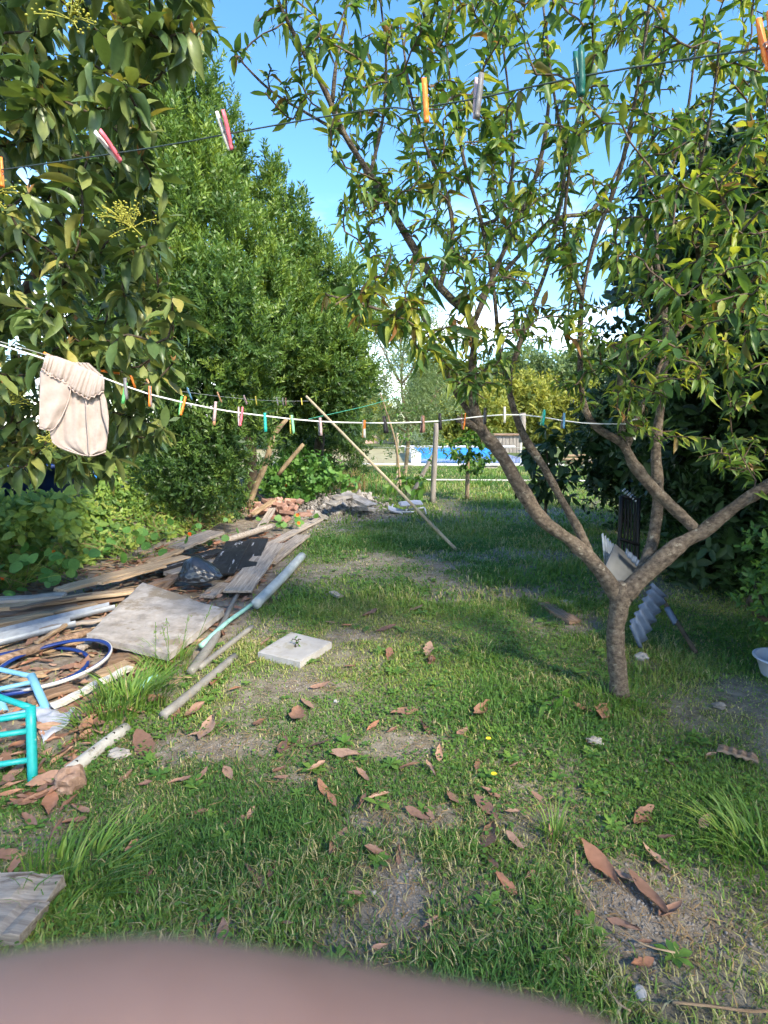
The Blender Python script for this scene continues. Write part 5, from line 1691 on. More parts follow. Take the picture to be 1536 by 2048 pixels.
def chair_frame(label, matn, foot, top, r_leg, r_rung, off, rungs, tops):
    """two legs joined by rungs; the second leg stands off by the vector off"""
    t = thing('chair_frame', label, 'chair', foot, 'painted chair frames')
    bar(t, 'leg', foot, top, r_leg, matn)
    f2, t2 = foot + off, top + off
    bar(t, 'leg', f2, t2, r_leg, matn)
    for s in rungs:
        if isinstance(s, tuple):
            bar(t, 'rung', foot + (top - foot) * s[0], f2 + (t2 - f2) * s[1], r_rung, matn)
        else:
            bar(t, 'rung', foot + (top - foot) * s, f2 + (t2 - f2) * s, r_rung, matn)
    for e0 in tops:
        bar(t, 'seat_rail', top + (foot - top) * 0.02, top + e0, r_rung * 1.1, matn)
        bar(t, 'seat_rail', t2 + (foot - top) * 0.02, t2 + e0, r_rung * 1.1, matn)
        bar(t, 'leg', top + e0, f2 * 0 + foot + e0 + (top - foot) * 0.0, r_leg, matn)
    return t


ft_, tp_ = P(125, 1490, 2.52), P(62, 1350, 2.74)
chair_frame('light blue tubular metal chair frame tipped over by the wheel rims', 'frame_blue', ft_, tp_, 0.021, 0.012, np.array((-0.40, -0.16, -0.02)), [(0.52, 0.50), (0.9, 0.86)], [np.array((-0.28, 0.06, 0.02))])
ft_, tp_ = P(66, 1578, 2.06), P(61, 1412, 2.16)
chair_frame('turquoise tubular metal chair frame standing in front of the light blue one', 'frame_teal', ft_, tp_, 0.0195, 0.012, np.array((-0.34, -0.12, 0.0)), [(0.70, 0.72), (0.90, 0.88), (0.35, 0.38)], [np.array((-0.26, 0.10, 0.01))])


# rocks
def rock(name, label, cat, c, s, mat, seed, sub=3, flat=0.7, group=None):
    bm = bmesh.new()
    bmesh.ops.create_icosphere(bm, subdivisions=sub, radius=1)
    for v in bm.verts:
        d = v.co.normalized()
        q = max(abs(d.x), abs(d.y), abs(d.z))
        n = 0.6 * (vnoise(np.array([d.x * 2.1 + seed]), np.array([d.y * 2.1 + d.z * 1.7]), seed)[0] - 0.5) + 0.2 * (vnoise(np.array([d.x * 6 + seed]), np.array([d.y * 6 + d.z * 5]), seed + 1)[0] - 0.5)
        r = (0.75 + 0.25 / q * 0.7) * (1 + n)
        v.co = Vector((d.x * r * s[0], d.y * r * s[1], d.z * r * s[2]))
    me = bpy.data.meshes.new(name)
    bm.to_mesh(me)
    bm.free()
    o = link(name, me, M[mat])
    o.location = (c[0], c[1], c[2] + s[2] * 0.55)
    return tag(o, label, cat, group)


rock('rock', 'brown jagged rock with a white vein below the chair frames', 'rock', G(138, 1580), (0.06, 0.05, 0.065), 'rock', 3)
rock('stone', 'pale flat stone in the shaded grass behind the long grass tufts', 'stone', G(1438, 1415), (0.035, 0.025, 0.02), 'rubble', 5)
rock('stone', 'grey stone at the foot of the peach trunk', 'stone', G(1283, 1320), (0.05, 0.04, 0.03), 'rubble', 6)
rock('stone', 'pale stone sunk in the lawn beside a curled leaf near the trunk', 'stone', G(1190, 1486), (0.04, 0.03, 0.018), 'rubble', 7)
rock('pebble', 'white pebble in the bare earth patch of the lawn', 'pebble', G(747, 1789), (0.013, 0.009, 0.008), 'slab_white', 8, 2)
rock('pebble', 'white pebble on the lawn beyond the fallen leaves', 'pebble', G(672, 1404), (0.014, 0.011, 0.008), 'slab_white', 9, 2)
rock('stone', 'grey stone near the drilled pipe', 'stone', G(238, 1512), (0.05, 0.035, 0.02), 'rubble', 11)
rock('stone', 'flat stone at the wood strip in the shaded lawn', 'stone', G(1135, 1208), (0.08, 0.06, 0.02), 'rubble', 12)
rock('bone_pebble', 'pale lump with thin twigs near the blurred finger', 'pebble', G(1280, 1990), (0.014, 0.02, 0.012), 'slab_white', 13, 2)
# pine cone like brown ball in the lawn
c = G(862, 1330)
t = thing('seed_cone', 'brown scaly seed cone on the lawn beyond the fallen leaves', 'seed cone', (c[0], c[1], 0.0))
gg = np.random.default_rng(3)
n = 60
dirs = nrm(gg.normal(0, 1, (n, 3)))
V, F, T = scatter([leaf_tpl(3, 0.7, 0.1, 0.3)], np.array((c[0], c[1], 0.03)) + dirs * 0.012, dirs + (0.3, 0, 0.5), dirs, np.full(n, 0.024), gg.random(n))
link('scales', mesh_np('scales', V, F, T), M['dry_leaf'], t)['kind'] = 'stuff'
link('core', MB().add(*tube(np.array([(c[0], c[1], 0.012), (c[0], c[1], 0.03), (c[0], c[1], 0.05)]), np.array((0.01, 0.018, 0.01)), 8)).mesh('core'), M['wood_brown'], t)
# yellow flowers in the lawn
for (a, b, lab) in ((988, 1548, 'bright yellow flower in the lawn beside a dry leaf'), (977, 1477, 'fainter yellow flower further up the lawn')):
    c = G(a, b, 0.035)
    t = thing('yellow_flower', lab, 'flower', (c[0], c[1], 0), 'yellow lawn flowers')
    ang = np.arange(12) * 2 * math.pi / 12
    V, F, T = scatter([leaf_tpl(4, 0.45, 0.1, 0.1, peak=0.6)], np.repeat(c[None], 12, 0), np.stack([np.cos(ang), np.sin(ang), np.full(12, 0.25)], -1), np.repeat(np.array([[0, -0.2, 1.0]]), 12, 0), np.full(12, 0.014), gg.random(12))
    link('petals', mesh_np('petals', V, F, T), M['yellow_flower'], t)['kind'] = 'stuff'
    link('stalk', MB().add(*tube(np.array([(c[0], c[1], 0), c]), 0.001, 4)).mesh('stalk'), M['grass'], t)

# ------------------------------------------------------------------ brick heap and rubble
brick_me = ragged_box(0.21, 0.10, 0.055, 3, 3, 0.002, 0.004, 0.004)
half_me = ragged_box(0.12, 0.10, 0.055, 4, 3, 0.003, 0.012, 0.004)
gb = np.random.default_rng(616)
for k in range(58):
    a, b = gb.normal(560, 26), gb.normal(1028, 9)
    c = G(a, min(b, 1046))
    h = max(0.0, 0.17 * (1 - ((c[0] - G(560, 1028)[0]) / 0.75) ** 2) * (1 - ((c[1] - G(560, 1028)[1]) / 1.1) ** 2))
    me = brick_me if gb.random() < 0.65 else half_me
    o = link('brick', me, M['brick'])
    o.location = (c[0], c[1], 0.02 + h * gb.random() ** 0.5)
    o.rotation_euler = (gb.normal(0, 0.35), gb.normal(0, 0.35), gb.uniform(0, 3.14))
    tag(o, 'old red brick tumbled in the heap under the leaning stems', 'brick', 'bricks in the heap')
for k, (a, b, s, lab) in enumerate(((470 + 140, 1036, 0.07, 'dusty orange brick fallen at the near end of the heap'), (622, 1030, 0.07, 'orange brick lying between brick heap and rubble'))):
    c = G(a, b)
    o = link('brick', brick_me, M['brick'])
    o.location = (c[0], c[1], 0.03)
    o.rotation_euler = (0.1, 0.05, 0.4 + k)
    tag(o, lab, 'brick', 'bricks in the heap')
# mound of pale rubble: broken lumps
rub = []
for k in range(5):
    bm = bmesh.new()
    bmesh.ops.create_icosphere(bm, subdivisions=1, radius=1)
    for v in bm.verts:
        v.co *= 0.7 + 0.6 * gb.random()
        v.co.z *= 0.65
    me = bpy.data.meshes.new('rubble_lump')
    bm.to_mesh(me)
    bm.free()
    me.materials.append(M['rubble'])
    rub.append(me)
for k in range(120):
    a, b = gb.normal(690, 30), gb.normal(1015, 11)
    c = G(a, max(996, min(b, 1052)))
    h = max(0.0, 0.20 * (1 - ((c[0] - G(690, 1012)[0]) / 0.9) ** 2) * (1 - ((c[1] - G(690, 1012)[1]) / 1.5) ** 2))
    o = link('rubble_lump', rub[k % 5])
    s = gb.uniform(0.03, 0.085)
    o.scale = (s, s * gb.uniform(0.7, 1.2), s)
    o.location = (c[0], c[1], 0.01 + h * gb.random() ** 0.5)
    o.rotation_euler = tuple(gb.uniform(0, 3, 3))
    tag(o, 'pale broken lump in the rubble heap', 'rubble', 'lumps in the rubble heap')
n = 3500
a, b = gb.normal(668, 40, n), gb.normal(1028, 16, n)
pos = np.array([G(q, w) for q, w in zip(a, np.clip(b, 1000, 1075))])
hc = np.maximum(0, 0.20 * (1 - ((pos[:, 0] - G(690, 1012)[0]) / 0.9) ** 2) * (1 - ((pos[:, 1] - G(690, 1012)[1]) / 1.5) ** 2))
pos[:, 2] = hc * gb.random(n) ** 0.3
V, F, T = scatter([(cube, cubef)], pos, gb.normal(0, 1, (n, 3)), gb.normal(0, 1, (n, 3)), gb.uniform(0.012, 0.045, n), gb.random(n))
tag(link('rubble', mesh_np('rubble', V, F, T, False), M['rubble']), 'fine pale crushed rubble spread round the heap', 'rubble', kind='stuff')
for (a, b, a2, b2, W, z0, z1, lab) in ((688, 990, 742, 1014, 0.24, 0.34, 0.20, 'largest broken concrete shard lying across the rubble'), (668, 1000, 700, 994, 0.18, 0.30, 0.34, 'pale flat shard behind the largest shard'),
                                       (630, 1028, 656, 1040, 0.14, 0.12, 0.02, 'white pointed shard at the near corner of the rubble'), (712, 1020, 750, 1022, 0.15, 0.12, 0.08, 'thin shard at the pool end of the rubble'), (660, 1012, 676, 1006, 0.16, 0.24, 0.26, 'grey block at the brick end of the rubble')):
    B_(lab, (a, b), (a2, b2), W, 0.05, 'rubble', z0, z1, name='concrete_shard', cat='rubble', group='shards on the rubble', warp=0.012, rag=0.04, nseg=4)
# scrap metal frame
c = G(815, 1028)
t = thing('scrap_frame', 'grey broken folding frame lying on the grass past the rubble', 'scrap frame', (c[0], c[1], 0))
for (x0, y0, z0, x1, y1, z1) in ((-0.28, 0, 0.03, 0.1, -0.1, 0.05), (-0.25, 0.1, 0.02, 0.28, 0.05, 0.10), (0.28, 0.05, 0.10, 0.30, -0.1, 0.02), (-0.28, 0, 0.03, -0.24, 0.1, 0.15), (-0.1, 0, 0.13, 0.25, 0.0, 0.17), (-0.05, -0.05, 0.02, 0.05, 0.05, 0.18)):
    bar(t, 'tube', c + np.array((x0, y0, z0)), c + np.array((x1, y1, z1)), 0.014, 'galvanised', 8)
me = ragged_box(0.36, 0.22, 0.02, 4, 4, 0.006, 0.02)
o = link('seat_panel', me, M['slate_sheet'], t, True)
o.location = (0.05, 0.02, 0.17)
o.rotation_euler = (0.15, -0.05, 0.1)
me = ragged_box(0.25, 0.14, 0.02, 5, 4, 0.006, 0.02)
o = link('back_panel', me, M['slate_sheet'], t, True)
o.location = (-0.2, 0.0, 0.06)
o.rotation_euler = (0.3, 0.25, -0.1)

# ================================================================== washing lines
def line_obj(name, label, rows, r, mat, group='washing lines', cat='washing line'):
    L = spline([(*P(a, b, Y), r) for a, b, Y in rows], 0.08)
    o = link(name, MB().add(*tube(L[:, :3], L[:, 3], 6, cap=False)).mesh(name), M[mat])
    tag(o, label, cat, group)
    return L[:, :3]


WHITE = line_obj('washing_line', 'thick white washing line carrying the shorts, sagging to the peach tree', [(-260, 610, 1.62), (0, 690, 1.80), (90, 718, 1.86), (205, 755, 1.94), (300, 789, 2.02), (430, 818, 2.12), (530, 832, 2.2), (640, 843, 2.3), (770, 846, 2.42), (880, 842, 2.5), (970, 832, 2.56), (1050, 830, 2.62), (1165, 846, 2.7), (1268, 848, 2.78)], 0.0030, 'rope_white')
REAR = line_obj('washing_line', 'thin grey washing line running back to the leaning bamboo prop', [(-150, 640, 1.6), (100, 712, 1.98), (205, 742, 2.3), (300, 768, 2.75), (378, 785, 3.3), (490, 798, 4.3), (560, 802, 5.2), (617, 802, 6.1)], 0.0016, 'wire_grey')
GREEN = line_obj('washing_line', 'thin green string beyond the bamboo prop', [(617, 838, 6.1), (680, 824, 7.0), (740, 810, 8.0), (800, 792, 10.0)], 0.004, 'wire_green')
TOP = line_obj('washing_line', 'dark green wire crossing the top in front of the trees', [(-260, 375, 1.40), (0, 340, 1.30), (300, 296, 1.20), (520, 256, 1.13), (700, 225, 1.07), (790, 215, 1.04), (830, 222, 1.02), (850, 214, 1.01), (955, 197, 0.98), (1160, 153, 0.92), (1350, 122, 0.86), (1536, 95, 0.80), (1800, 60, 0.72)], 0.0013, 'wire_dark')
line_obj('ground_string', 'white string stretched low across the shaded lawn', [(905, 1060, 8.2), (1000, 1066, 8.0), (1100, 1072, 7.8), (1215, 1086, 7.3)], 0.004, 'rope_white', None, 'string')

PALETTE = {'pink': (0.80, 0.16, 0.20), 'grey': (0.16, 0.155, 0.16), 'orange': (0.82, 0.22, 0.03), 'green': (0.10, 0.42, 0.12), 'dark green': (0.01, 0.10, 0.08), 'black': (0.018, 0.016, 0.018),
           'teal': (0.02, 0.38, 0.30), 'white': (0.66, 0.64, 0.55), 'blue': (0.10, 0.26, 0.42), 'brown': (0.20, 0.11, 0.08), 'tan': (0.50, 0.27, 0.15), 'pale green': (0.22, 0.55, 0.30), 'yellow': (0.60, 0.50, 0.08), 'mauve': (0.42, 0.30, 0.30)}
PMAT = {k: simple('peg_' + k.replace(' ', '_'), c, 0.45, var=0.08, scale=120) for k, c in PALETTE.items()}


def arm_mesh(col):
    """one half of a peg: tapered bar with a jaw notch, along -z from the jaw"""
    prof = [(0.000, 0.0036), (0.006, 0.0050), (0.010, 0.0030), (0.014, 0.0050), (0.028, 0.0058), (0.034, 0.0046), (0.040, 0.0056), (0.060, 0.0044), (0.074, 0.0030)]
    V, F = [], []
    w = 0.0048
    for s, th in prof:
        V += [(-w, 0, -s), (w, 0, -s), (w, th, -s), (-w, th, -s)]
    for i in range(len(prof) - 1):
        for k in range(4):
            F.append((i * 4 + k, i * 4 + (k + 1) % 4, (i + 1) * 4 + (k + 1) % 4, (i + 1) * 4 + k))
    F += [(0, 3, 2, 1), tuple(len(V) - 4 + i for i in range(4))]
    me = mesh_np('arm', V, F, None, False)
    me.materials.append(PMAT[col])
    return me


ARM = {k: arm_mesh(k) for k in PALETTE}
a_ = np.linspace(0, 6.28 * 3, 30)
spr = MB().add(*tube(np.stack([np.linspace(-0.0055, 0.0055, 30), 0.0034 * np.cos(a_), 0.0034 * np.sin(a_)], -1), 0.0008, 4)).mesh('spring')
spr.materials.append(M['spring'])


def peg(px, py, Y, c1, c2, label, group, ang=0.0, yaw=0.0, dz=0.012, scale=1.0):
    """ang: direction the handles point, degrees from straight down, positive towards the right of the picture"""
    p = P(px, py, Y)
    t = thing('clothes_peg', label, 'clothes peg', p, group, (0, -R(ang), R(yaw)))
    t.scale = (scale, scale, scale)
    for s, c in ((1, c2), (-1, c1)):
        o = link('arm', ARM[c], None, t, True)
        o.rotation_euler = (s * R(5), 0, 0) if s > 0 else (R(-5), 0, math.pi)
        o.rotation_euler = (R(5), 0, 0) if s > 0 else (R(5), 0, math.pi)
        o.location = (0, 0.0004 * s, dz)
    o = link('spring', spr, None, t, True)
    o.location = (0, 0, dz - 0.034)
    return t


def on_line(L, px):
    x, y, d = proj(L)
    i = int(np.argmin(np.abs(x - px)))
    return x[i], y[i], L[i][1]


GT = 'pegs on the upper wire'
for (px_, c1, c2, ang, yaw, dz, lab) in ((228, 'pink', 'white', 236, 68, 0.02, 'pink and grey peg on the upper wire before the avocado leaves'), (422, 'pink', 'white', 208, 68, 0.03, 'pink and grey peg on the upper wire against the evergreen'),
                                         (850, 'orange', 'green', 186, 10, 0.028, 'bright orange and green peg on the upper wire'), (953, 'grey', 'mauve', 176, 20, 0.034, 'grey peg on the upper wire next to the orange and green peg'),
                                         (1158, 'dark green', 'dark green', 188, 14, 0.030, 'dark green peg with a pink half, largest on the upper wire'), (1530, 'orange', 'orange', 200, 20, 0.03, 'orange peg where the upper wire leaves at the peach tree'), (-2, 'orange', 'orange', 180, 10, 0.04, 'orange peg where the upper wire leaves at the avocado')):
    x, y, Y = on_line(TOP, px_)
    peg(x, y, Y - 0.002, c1, c2, lab, GT, ang, yaw, dz, 0.86)
GW = 'pegs on the white line'
for (px_, c1, c2, ang, yaw, dz, lab) in ((240, 'green', 'pale green', -12, 20, 0.012, 'green peg on the white line closest to the shorts'), (275, 'grey', 'grey', 0, 15, 0.028, 'grey peg hanging straight between the green peg and another grey one'),
                                         (303, 'grey', 'mauve', -2, 15, 0.030, 'grey peg touching the green and orange peg'), (319, 'orange', 'pale green', -4, 20, 0.03, 'green and orange peg on the white line'),
                                         (369, 'orange', 'green', 160, 70, 0.05, 'orange peg turned on its side on the white line'), (431, 'tan', 'tan', -6, 15, 0.012, 'tan wooden peg hanging beside a grey one'), (439, 'mauve', 'grey', -8, 25, 0.028, 'grey peg crossing the tan wooden peg'),
                                         (489, 'pink', 'mauve', 170, 75, 0.05, 'faded pink peg seen end on'), (530, 'teal', 'teal', 1, 5, 0.012, 'teal peg hanging straight on the white line'), (600, 'pale green', 'yellow', 3, 50, 0.016, 'pale green peg beside the bamboo prop'),
                                         (655, 'mauve', 'grey', 1, 30, 0.016, 'pinkish grey peg where bamboo prop meets the line'), (736, 'orange', 'yellow', 178, 20, 0.062, 'yellow orange peg standing up on the white line'), (741, 'white', 'white', 1, 15, 0.012, 'white peg hanging beside the yellow orange one'),
                                         (773, 'black', 'black', 2, 20, 0.030, 'black peg hanging straight after the white peg'), (789, 'black', 'brown', 12, 25, 0.03, 'black peg hanging aslant, second after the white peg'), (835, 'brown', 'mauve', 4, 25, 0.028, 'first of two brown pegs before the fence post'),
                                         (842, 'brown', 'brown', -6, 35, 0.026, 'second of two brown pegs before the fence post'), (874, 'black', 'black', 3, 15, 0.034, 'black peg in front of the fence post'), (925, 'orange', 'brown', 175, 70, 0.05, 'small orange peg at the cut limb stub'),
                                         (978, 'black', 'grey', 0, 10, 0.036, 'dark peg just past the peach limb'), (1012, 'white', 'yellow', 0, 12, 0.036, 'cream peg between the two peach limbs'), (1086, 'teal', 'pale green', -8, 20, 0.036, 'teal peg on the line past the second limb'), (1121, 'blue', 'grey', -4, 20, 0.036, 'blue grey peg last before the hook')):
    x, y, Y = on_line(WHITE, px_)
    peg(x, y, Y - 0.002, c1, c2, lab, GW, ang, yaw, dz)
GR = 'pegs on the thin rear line'
for (px_, c1, c2, ang, yaw, dz, lab) in ((112, 'orange', 'green', 62, 20, 0.02, 'orange peg pinching the waist of the shorts'), (208, 'orange', 'white', 82, 20, 0.01, 'orange peg sticking out past the shorts'), (256, 'orange', 'pale green', 15, 25, 0.03, 'orange peg on the rear line behind the green peg'),
                                         (306, 'tan', 'green', 35, 25, 0.03, 'green and tan peg on the rear line'), (377, 'blue', 'grey', 18, 25, 0.03, 'blue and grey peg on the rear line'), (438, 'tan', 'green', 20, 30, 0.03, 'tan and green peg on the rear line'), (489, 'mauve', 'white', 18, 30, 0.03, 'mauve peg on the rear line'),
                                         (512, 'yellow', 'green', 5, 20, 0.03, 'yellow green peg on the rear line'), (556, 'grey', 'white', 10, 20, 0.03, 'first grey peg of three near the bamboo prop'), (564, 'grey', 'grey', 4, 20, 0.03, 'second grey peg of three near the bamboo prop'), (571, 'brown', 'grey', 0, 20, 0.03, 'brown peg, third near the bamboo prop'), (603, 'yellow', 'tan', 5, 20, 0.03, 'yellow tan peg at the top of the bamboo prop')):
    x, y, Y = on_line(REAR, px_)
    peg(x, y, Y - 0.004, c1, c2, lab, GR, ang, yaw, dz)

# bamboo prop
b0, b1 = G(915, 1102), P(612, 792, 6.1)
L = np.linspace(b0, b1, 40)
rr = 0.020 - 0.006 * np.linspace(0, 1, 40)
rr[::5] *= 1.13
o = link('bamboo_prop', MB().add(*tube(L, rr, 10)).mesh('bamboo_prop'), M['bamboo'])
tag(o, 'long pale bamboo prop leaning from the lawn up to the washing lines', 'pole')

# wire hook on the peach limb
hk = spline([(*P(a, b, 2.76), 0.003) for a, b in ((1268, 848), (1276, 842), (1272, 838), (1262, 842), (1260, 855), (1264, 868), (1270, 880), (1271, 868))], 0.01)
o = link('wire_hook', MB().add(*tube(hk[:, :3], 0.003, 6)).mesh('wire_hook'), M['rope_white'])
tag(o, 'white wire hook tying the line to the curved peach limb', 'hook')

# ------------------------------------------------------------------ shorts on the line
YC = 1.875


def cloth(name, left, right, t, mat, depth, nU=40, nV=40, th=0.0022, ph=0.0):
    """panel between a left and a right border polyline (photo pixels); depth(u,v) pushes it towards the viewer"""
    def resample(pl):
        pl = np.array(pl, float)
        s = np.concatenate([[0], np.cumsum(np.linalg.norm(np.diff(pl, axis=0), axis=1))])
        q = np.linspace(0, s[-1], nV)
        return np.stack([np.interp(q, s, pl[:, 0]), np.interp(q, s, pl[:, 1])], -1)
    l, r = resample(left), resample(right)
    V = []
    for j in range(nV):
        for i in range(nU):
            u, v = i / (nU - 1), j / (nV - 1)
            pp = l[j] * (1 - u) + r[j] * u
            V.append(P(pp[0], pp[1], YC + (pp[0] - 90) * 0.0007 - depth(u, v)))
    F = [(j * nU + i, (j + 1) * nU + i, (j + 1) * nU + i + 1, j * nU + i + 1) for j in range(nV - 1) for i in range(nU - 1)]
    me = mesh_np(name, V, F)
    o = link(name, me, mat, t)
    md = o.modifiers.new('thickness', 'SOLIDIFY')
    md.thickness = th
    return o


cs = P(150, 800, YC)
t = thing('child_shorts', 'beige fleece child shorts with gathered waist hanging from the white line', 'shorts', cs)
sn = math.sin
cloth('back_panel', [(82, 738), (84, 790), (96, 850), (103, 880), (118, 893), (150, 905), (176, 912)], [(206, 782), (212, 800), (217, 830), (216, 870), (212, 903), (196, 909), (178, 912)], t, M['fleece'],
      lambda u, v: 0.0045 * sn(u * 15 + 2.2 * v) * (0.4 + 0.6 * v) + 0.003 * sn(u * 37 + v * 5) * (1 - 0.7 * v) + 0.010 * sn(math.pi * u) + 0.0015 * sn(v * 22 + u * 11))
cloth('leg_flap', [(80, 742), (79, 790), (78, 855)], [(141, 752), (142, 785), (131, 815), (116, 846), (101, 861)], t, M['fleece'],
      lambda u, v: 0.018 + 0.006 * sn(math.pi * u) + 0.003 * sn(u * 9 + 3 * v) + 0.0012 * sn(v * 17 + 6 * u), 26, 30)
cloth('side_fold', [(199, 792), (204, 830), (212, 855), (216, 868)], [(206, 782), (213, 800), (218, 835), (217, 866)], t, M['fleece'], lambda u, v: 0.014 + 0.003 * sn(3 * u), 8, 16)
# gathered waistband: a scalloped frill folded over the line
def frill(u, v):
    return 0.024 + 0.005 * sn(math.pi * v) + 0.0028 * sn(u * 80 + 2 * sn(u * 9)) * (0.3 + 0.7 * v) + 0.002 * sn(u * 23)


nU, nV = 90, 10
top_l = np.array([(90, 712), (112, 712), (140, 722), (168, 735), (190, 744), (209, 758)], float)
bot_l = np.array([(84, 736), (100, 750), (128, 762), (148, 782), (176, 797), (208, 782)], float)
V = []
for j in range(nV):
    v = j / (nV - 1)
    for i in range(nU):
        u = i / (nU - 1)
        k = u * (len(top_l) - 1)
        a = np.array((np.interp(k, range(6), top_l[:, 0]), np.interp(k, range(6), top_l[:, 1])))
        b = np.array((np.interp(k, range(6), bot_l[:, 0]), np.interp(k, range(6), bot_l[:, 1]) + 1.6 * sn(u * 95)))
        pp = a * (1 - v) + b * v
        V.append(P(pp[0], pp[1], YC + (pp[0] - 90) * 0.0007 - frill(u, v)))
F = [(j * nU + i, (j + 1) * nU + i, (j + 1) * nU + i + 1, j * nU + i + 1) for j in range(nV - 1) for i in range(nU - 1)]
wb = link('waistband', mesh_np('waistband', V, F), M['fleece'], t)
md = wb.modifiers.new('thickness', 'SOLIDIFY')
md.thickness = 0.003
edge = np.array(V[-nU:]) + np.array((0, -0.002, -0.002))
link('waist_edging', MB().add(*tube(edge, 0.0022, 5)).mesh('waist_edging'), M['fleece_trim'], wb)
cloth('waist_back', [(92, 706), (88, 722)], [(206, 750), (208, 770)], t, M['fleece'], lambda u, v: -0.012 + 0.005 * sn(u * 40) + 0.01 * sn(math.pi * u), 40, 8)
cloth('waist_peak', [(140, 724), (150, 740)], [(178, 726), (206, 752)], t, M['fleece'], lambda u, v: -0.006 + 0.004 * sn(u * 30), 16, 8)
seam = np.array([P(a, b, YC + (a - 90) * 0.0007 - 0.017) for a, b in ((172, 800), (173, 830), (175, 860), (177, 885), (178, 911))])
link('seam', MB().add(*tube(spline(np.c_[seam, np.zeros(5)], 0.02)[:, :3], 0.0022, 5)).mesh('seam'), M['fleece'], t)
hem = np.array([P(a, b, YC + (a - 90) * 0.0007 - 0.010) for a, b in ((104, 882), (118, 894), (150, 906), (178, 912), (196, 909), (212, 903))])
link('hem', MB().add(*tube(spline(np.c_[hem, np.zeros(6)], 0.02)[:, :3], 0.0026, 5)).mesh('hem'), M['fleece'], t)
fl = np.array([P(a, b, YC + (a - 90) * 0.0007 - 0.022) for a, b in ((142, 770), (138, 798), (125, 830), (112, 852), (100, 861), (78, 856))])
link('hem', MB().add(*tube(spline(np.c_[fl, np.zeros(6)], 0.02)[:, :3], 0.0022, 5)).mesh('hem'), M['fleece_trim'], t)
tgv = [P(70, 760, YC - 0.01), P(80, 755, YC - 0.01), P(79, 770, YC - 0.01), P(72, 774, YC - 0.01)]
o = link('care_tag', mesh_np('care_tag', tgv, [(0, 1, 2, 3)], None, False), M['cotton_white'], t)
o.modifiers.new('thickness', 'SOLIDIFY').thickness = 0.001


# ================================================================== fence posts, pool, things far off
def post(label, px_, y0, y1, Y, r, mat, lean=0.0, name='fence_post', cat='post', group='posts at the far fence', x1=None):
    a, b = P(px_, y0, Y), P(x1 if x1 is not None else px_, y1, Y + lean)
    a[2] = min(a[2], -0.05) if abs(a[2]) < 0.6 else a[2]
    L = np.linspace(a, b, 9)
    o = link(name, MB().add(*tube(L, np.linspace(r, r * 0.85, 9), 9, 0.05, True, 4)).mesh(name), M[mat])
    return tag(o, label, cat, group)


post('grey weathered fence post standing in the lawn before the pool', 865, 1005, 846, 10.3, 0.055, 'post', x1=873)
post('thin pale stake beside the bare sapling', 795, 960, 866, 12.2, 0.035, 'bamboo')
post('short crooked branch propped against the fence post', 824, 962, 910, 12.0, 0.05, 'post', name='propped_branch', cat='branch', x1=866)
post('thick square pale post near the grey shed', 1045, 885, 826, 18, 0.12, 'post')
post('thin grey post in the hedge behind the peach limb', 1178, 985, 880, 14, 0.05, 'post')
# wires of the far fence
for (z, Yf, lab) in ((0.55, 12.2, 'lower thin wire of the far fence'), (0.95, 12.2, 'upper thin wire of the far fence')):
    a, b = np.array((-0.6, Yf, z)), np.array((6.0, Yf + 0.4, z))
    o = link('fence_wire', MB().add(*tube(np.linspace(a, b, 12), 0.004, 4)).mesh('fence_wire'), M['wire_grey'])
    tag(o, lab, 'wire', 'far fence wires')
o = link('white_rail', MB().add(*tube(np.linspace(G(790, 963), G(1190, 966), 10) + np.array((0, 0, 0.05)), 0.022, 8)).mesh('white_rail'), M['wood_white'])
tag(o, 'pale rail lying low in the grass before the pool', 'rail')


def boxobj(name, lo, hi, mat, parent=None, bevel=0.01):
    bm = bmesh.new()
    bmesh.ops.create_cube(bm, size=1)
    for v in bm.verts:
        v.co = Vector([(lo[k] + hi[k]) / 2 + v.co[k] * (hi[k] - lo[k]) for k in range(3)])
    if bevel:
        bmesh.ops.bevel(bm, geom=bm.edges[:], offset=bevel, segments=1, affect='EDGES')
    me = bpy.data.meshes.new(name)
    bm.to_mesh(me)
    bm.free()
    return link(name, me, M[mat], parent)


# pool: raised deck edge, far liner wall, water
pl, pr = P(812, 925, 20.0)[0], P(1095, 925, 20.0)[0]
t = thing('swimming_pool', 'blue swimming pool with white coping beyond the lawn', 'pool', ((pl + pr) / 2, 24, 0))
yn, yf = 20.4, 27.5
boxobj('near_coping', (pl - 1.6, yn - 0.45, -0.1), (pr + 0.6, yn, 0.05), 'pool_white', t)
boxobj('far_coping', (pl - 0.3, yf, 0.36), (pr + 0.6, yf + 0.5, 0.43), 'pool_white', t)
boxobj('liner_wall', (pl + 0.6, yf + 0.001, -0.3), (pr, yf + 0.06, 0.355), 'pool_blue', t, 0)
boxobj('steps', (pl + 0.22, yn + 0.4, -0.3), (pl + 0.6, yf - 0.1, 0.40), 'pool_white', t)
wv = [(pl + 0.601, yn + 0.001, 0.06), (pr, yn + 0.001, 0.06), (pr, yf, 0.06), (pl + 0.601, yf, 0.06)]
link('water', mesh_np('water', wv, [(0, 1, 2, 3)], None, False), M['water'], t)
dk = mesh_np('pool_deck', [(pl - 9, 19.9, 0.05), (pr + 6, 19.9, 0.05), (pr + 6, 34, 0.05), (pl - 9, 34, 0.05)], [(0, 1, 2, 3)], None, False)
for v in dk.vertices:
    pass
M['deck'] = simple('pale_paving', (0.30, 0.27, 0.15), 0.9, 0, 0.3, 0.25, 2)
boxobj('pool_deck', (pl - 9, 19.75, -0.05), (pl + 0.2, 33, 0.04), 'deck')['kind'] = 'structure'
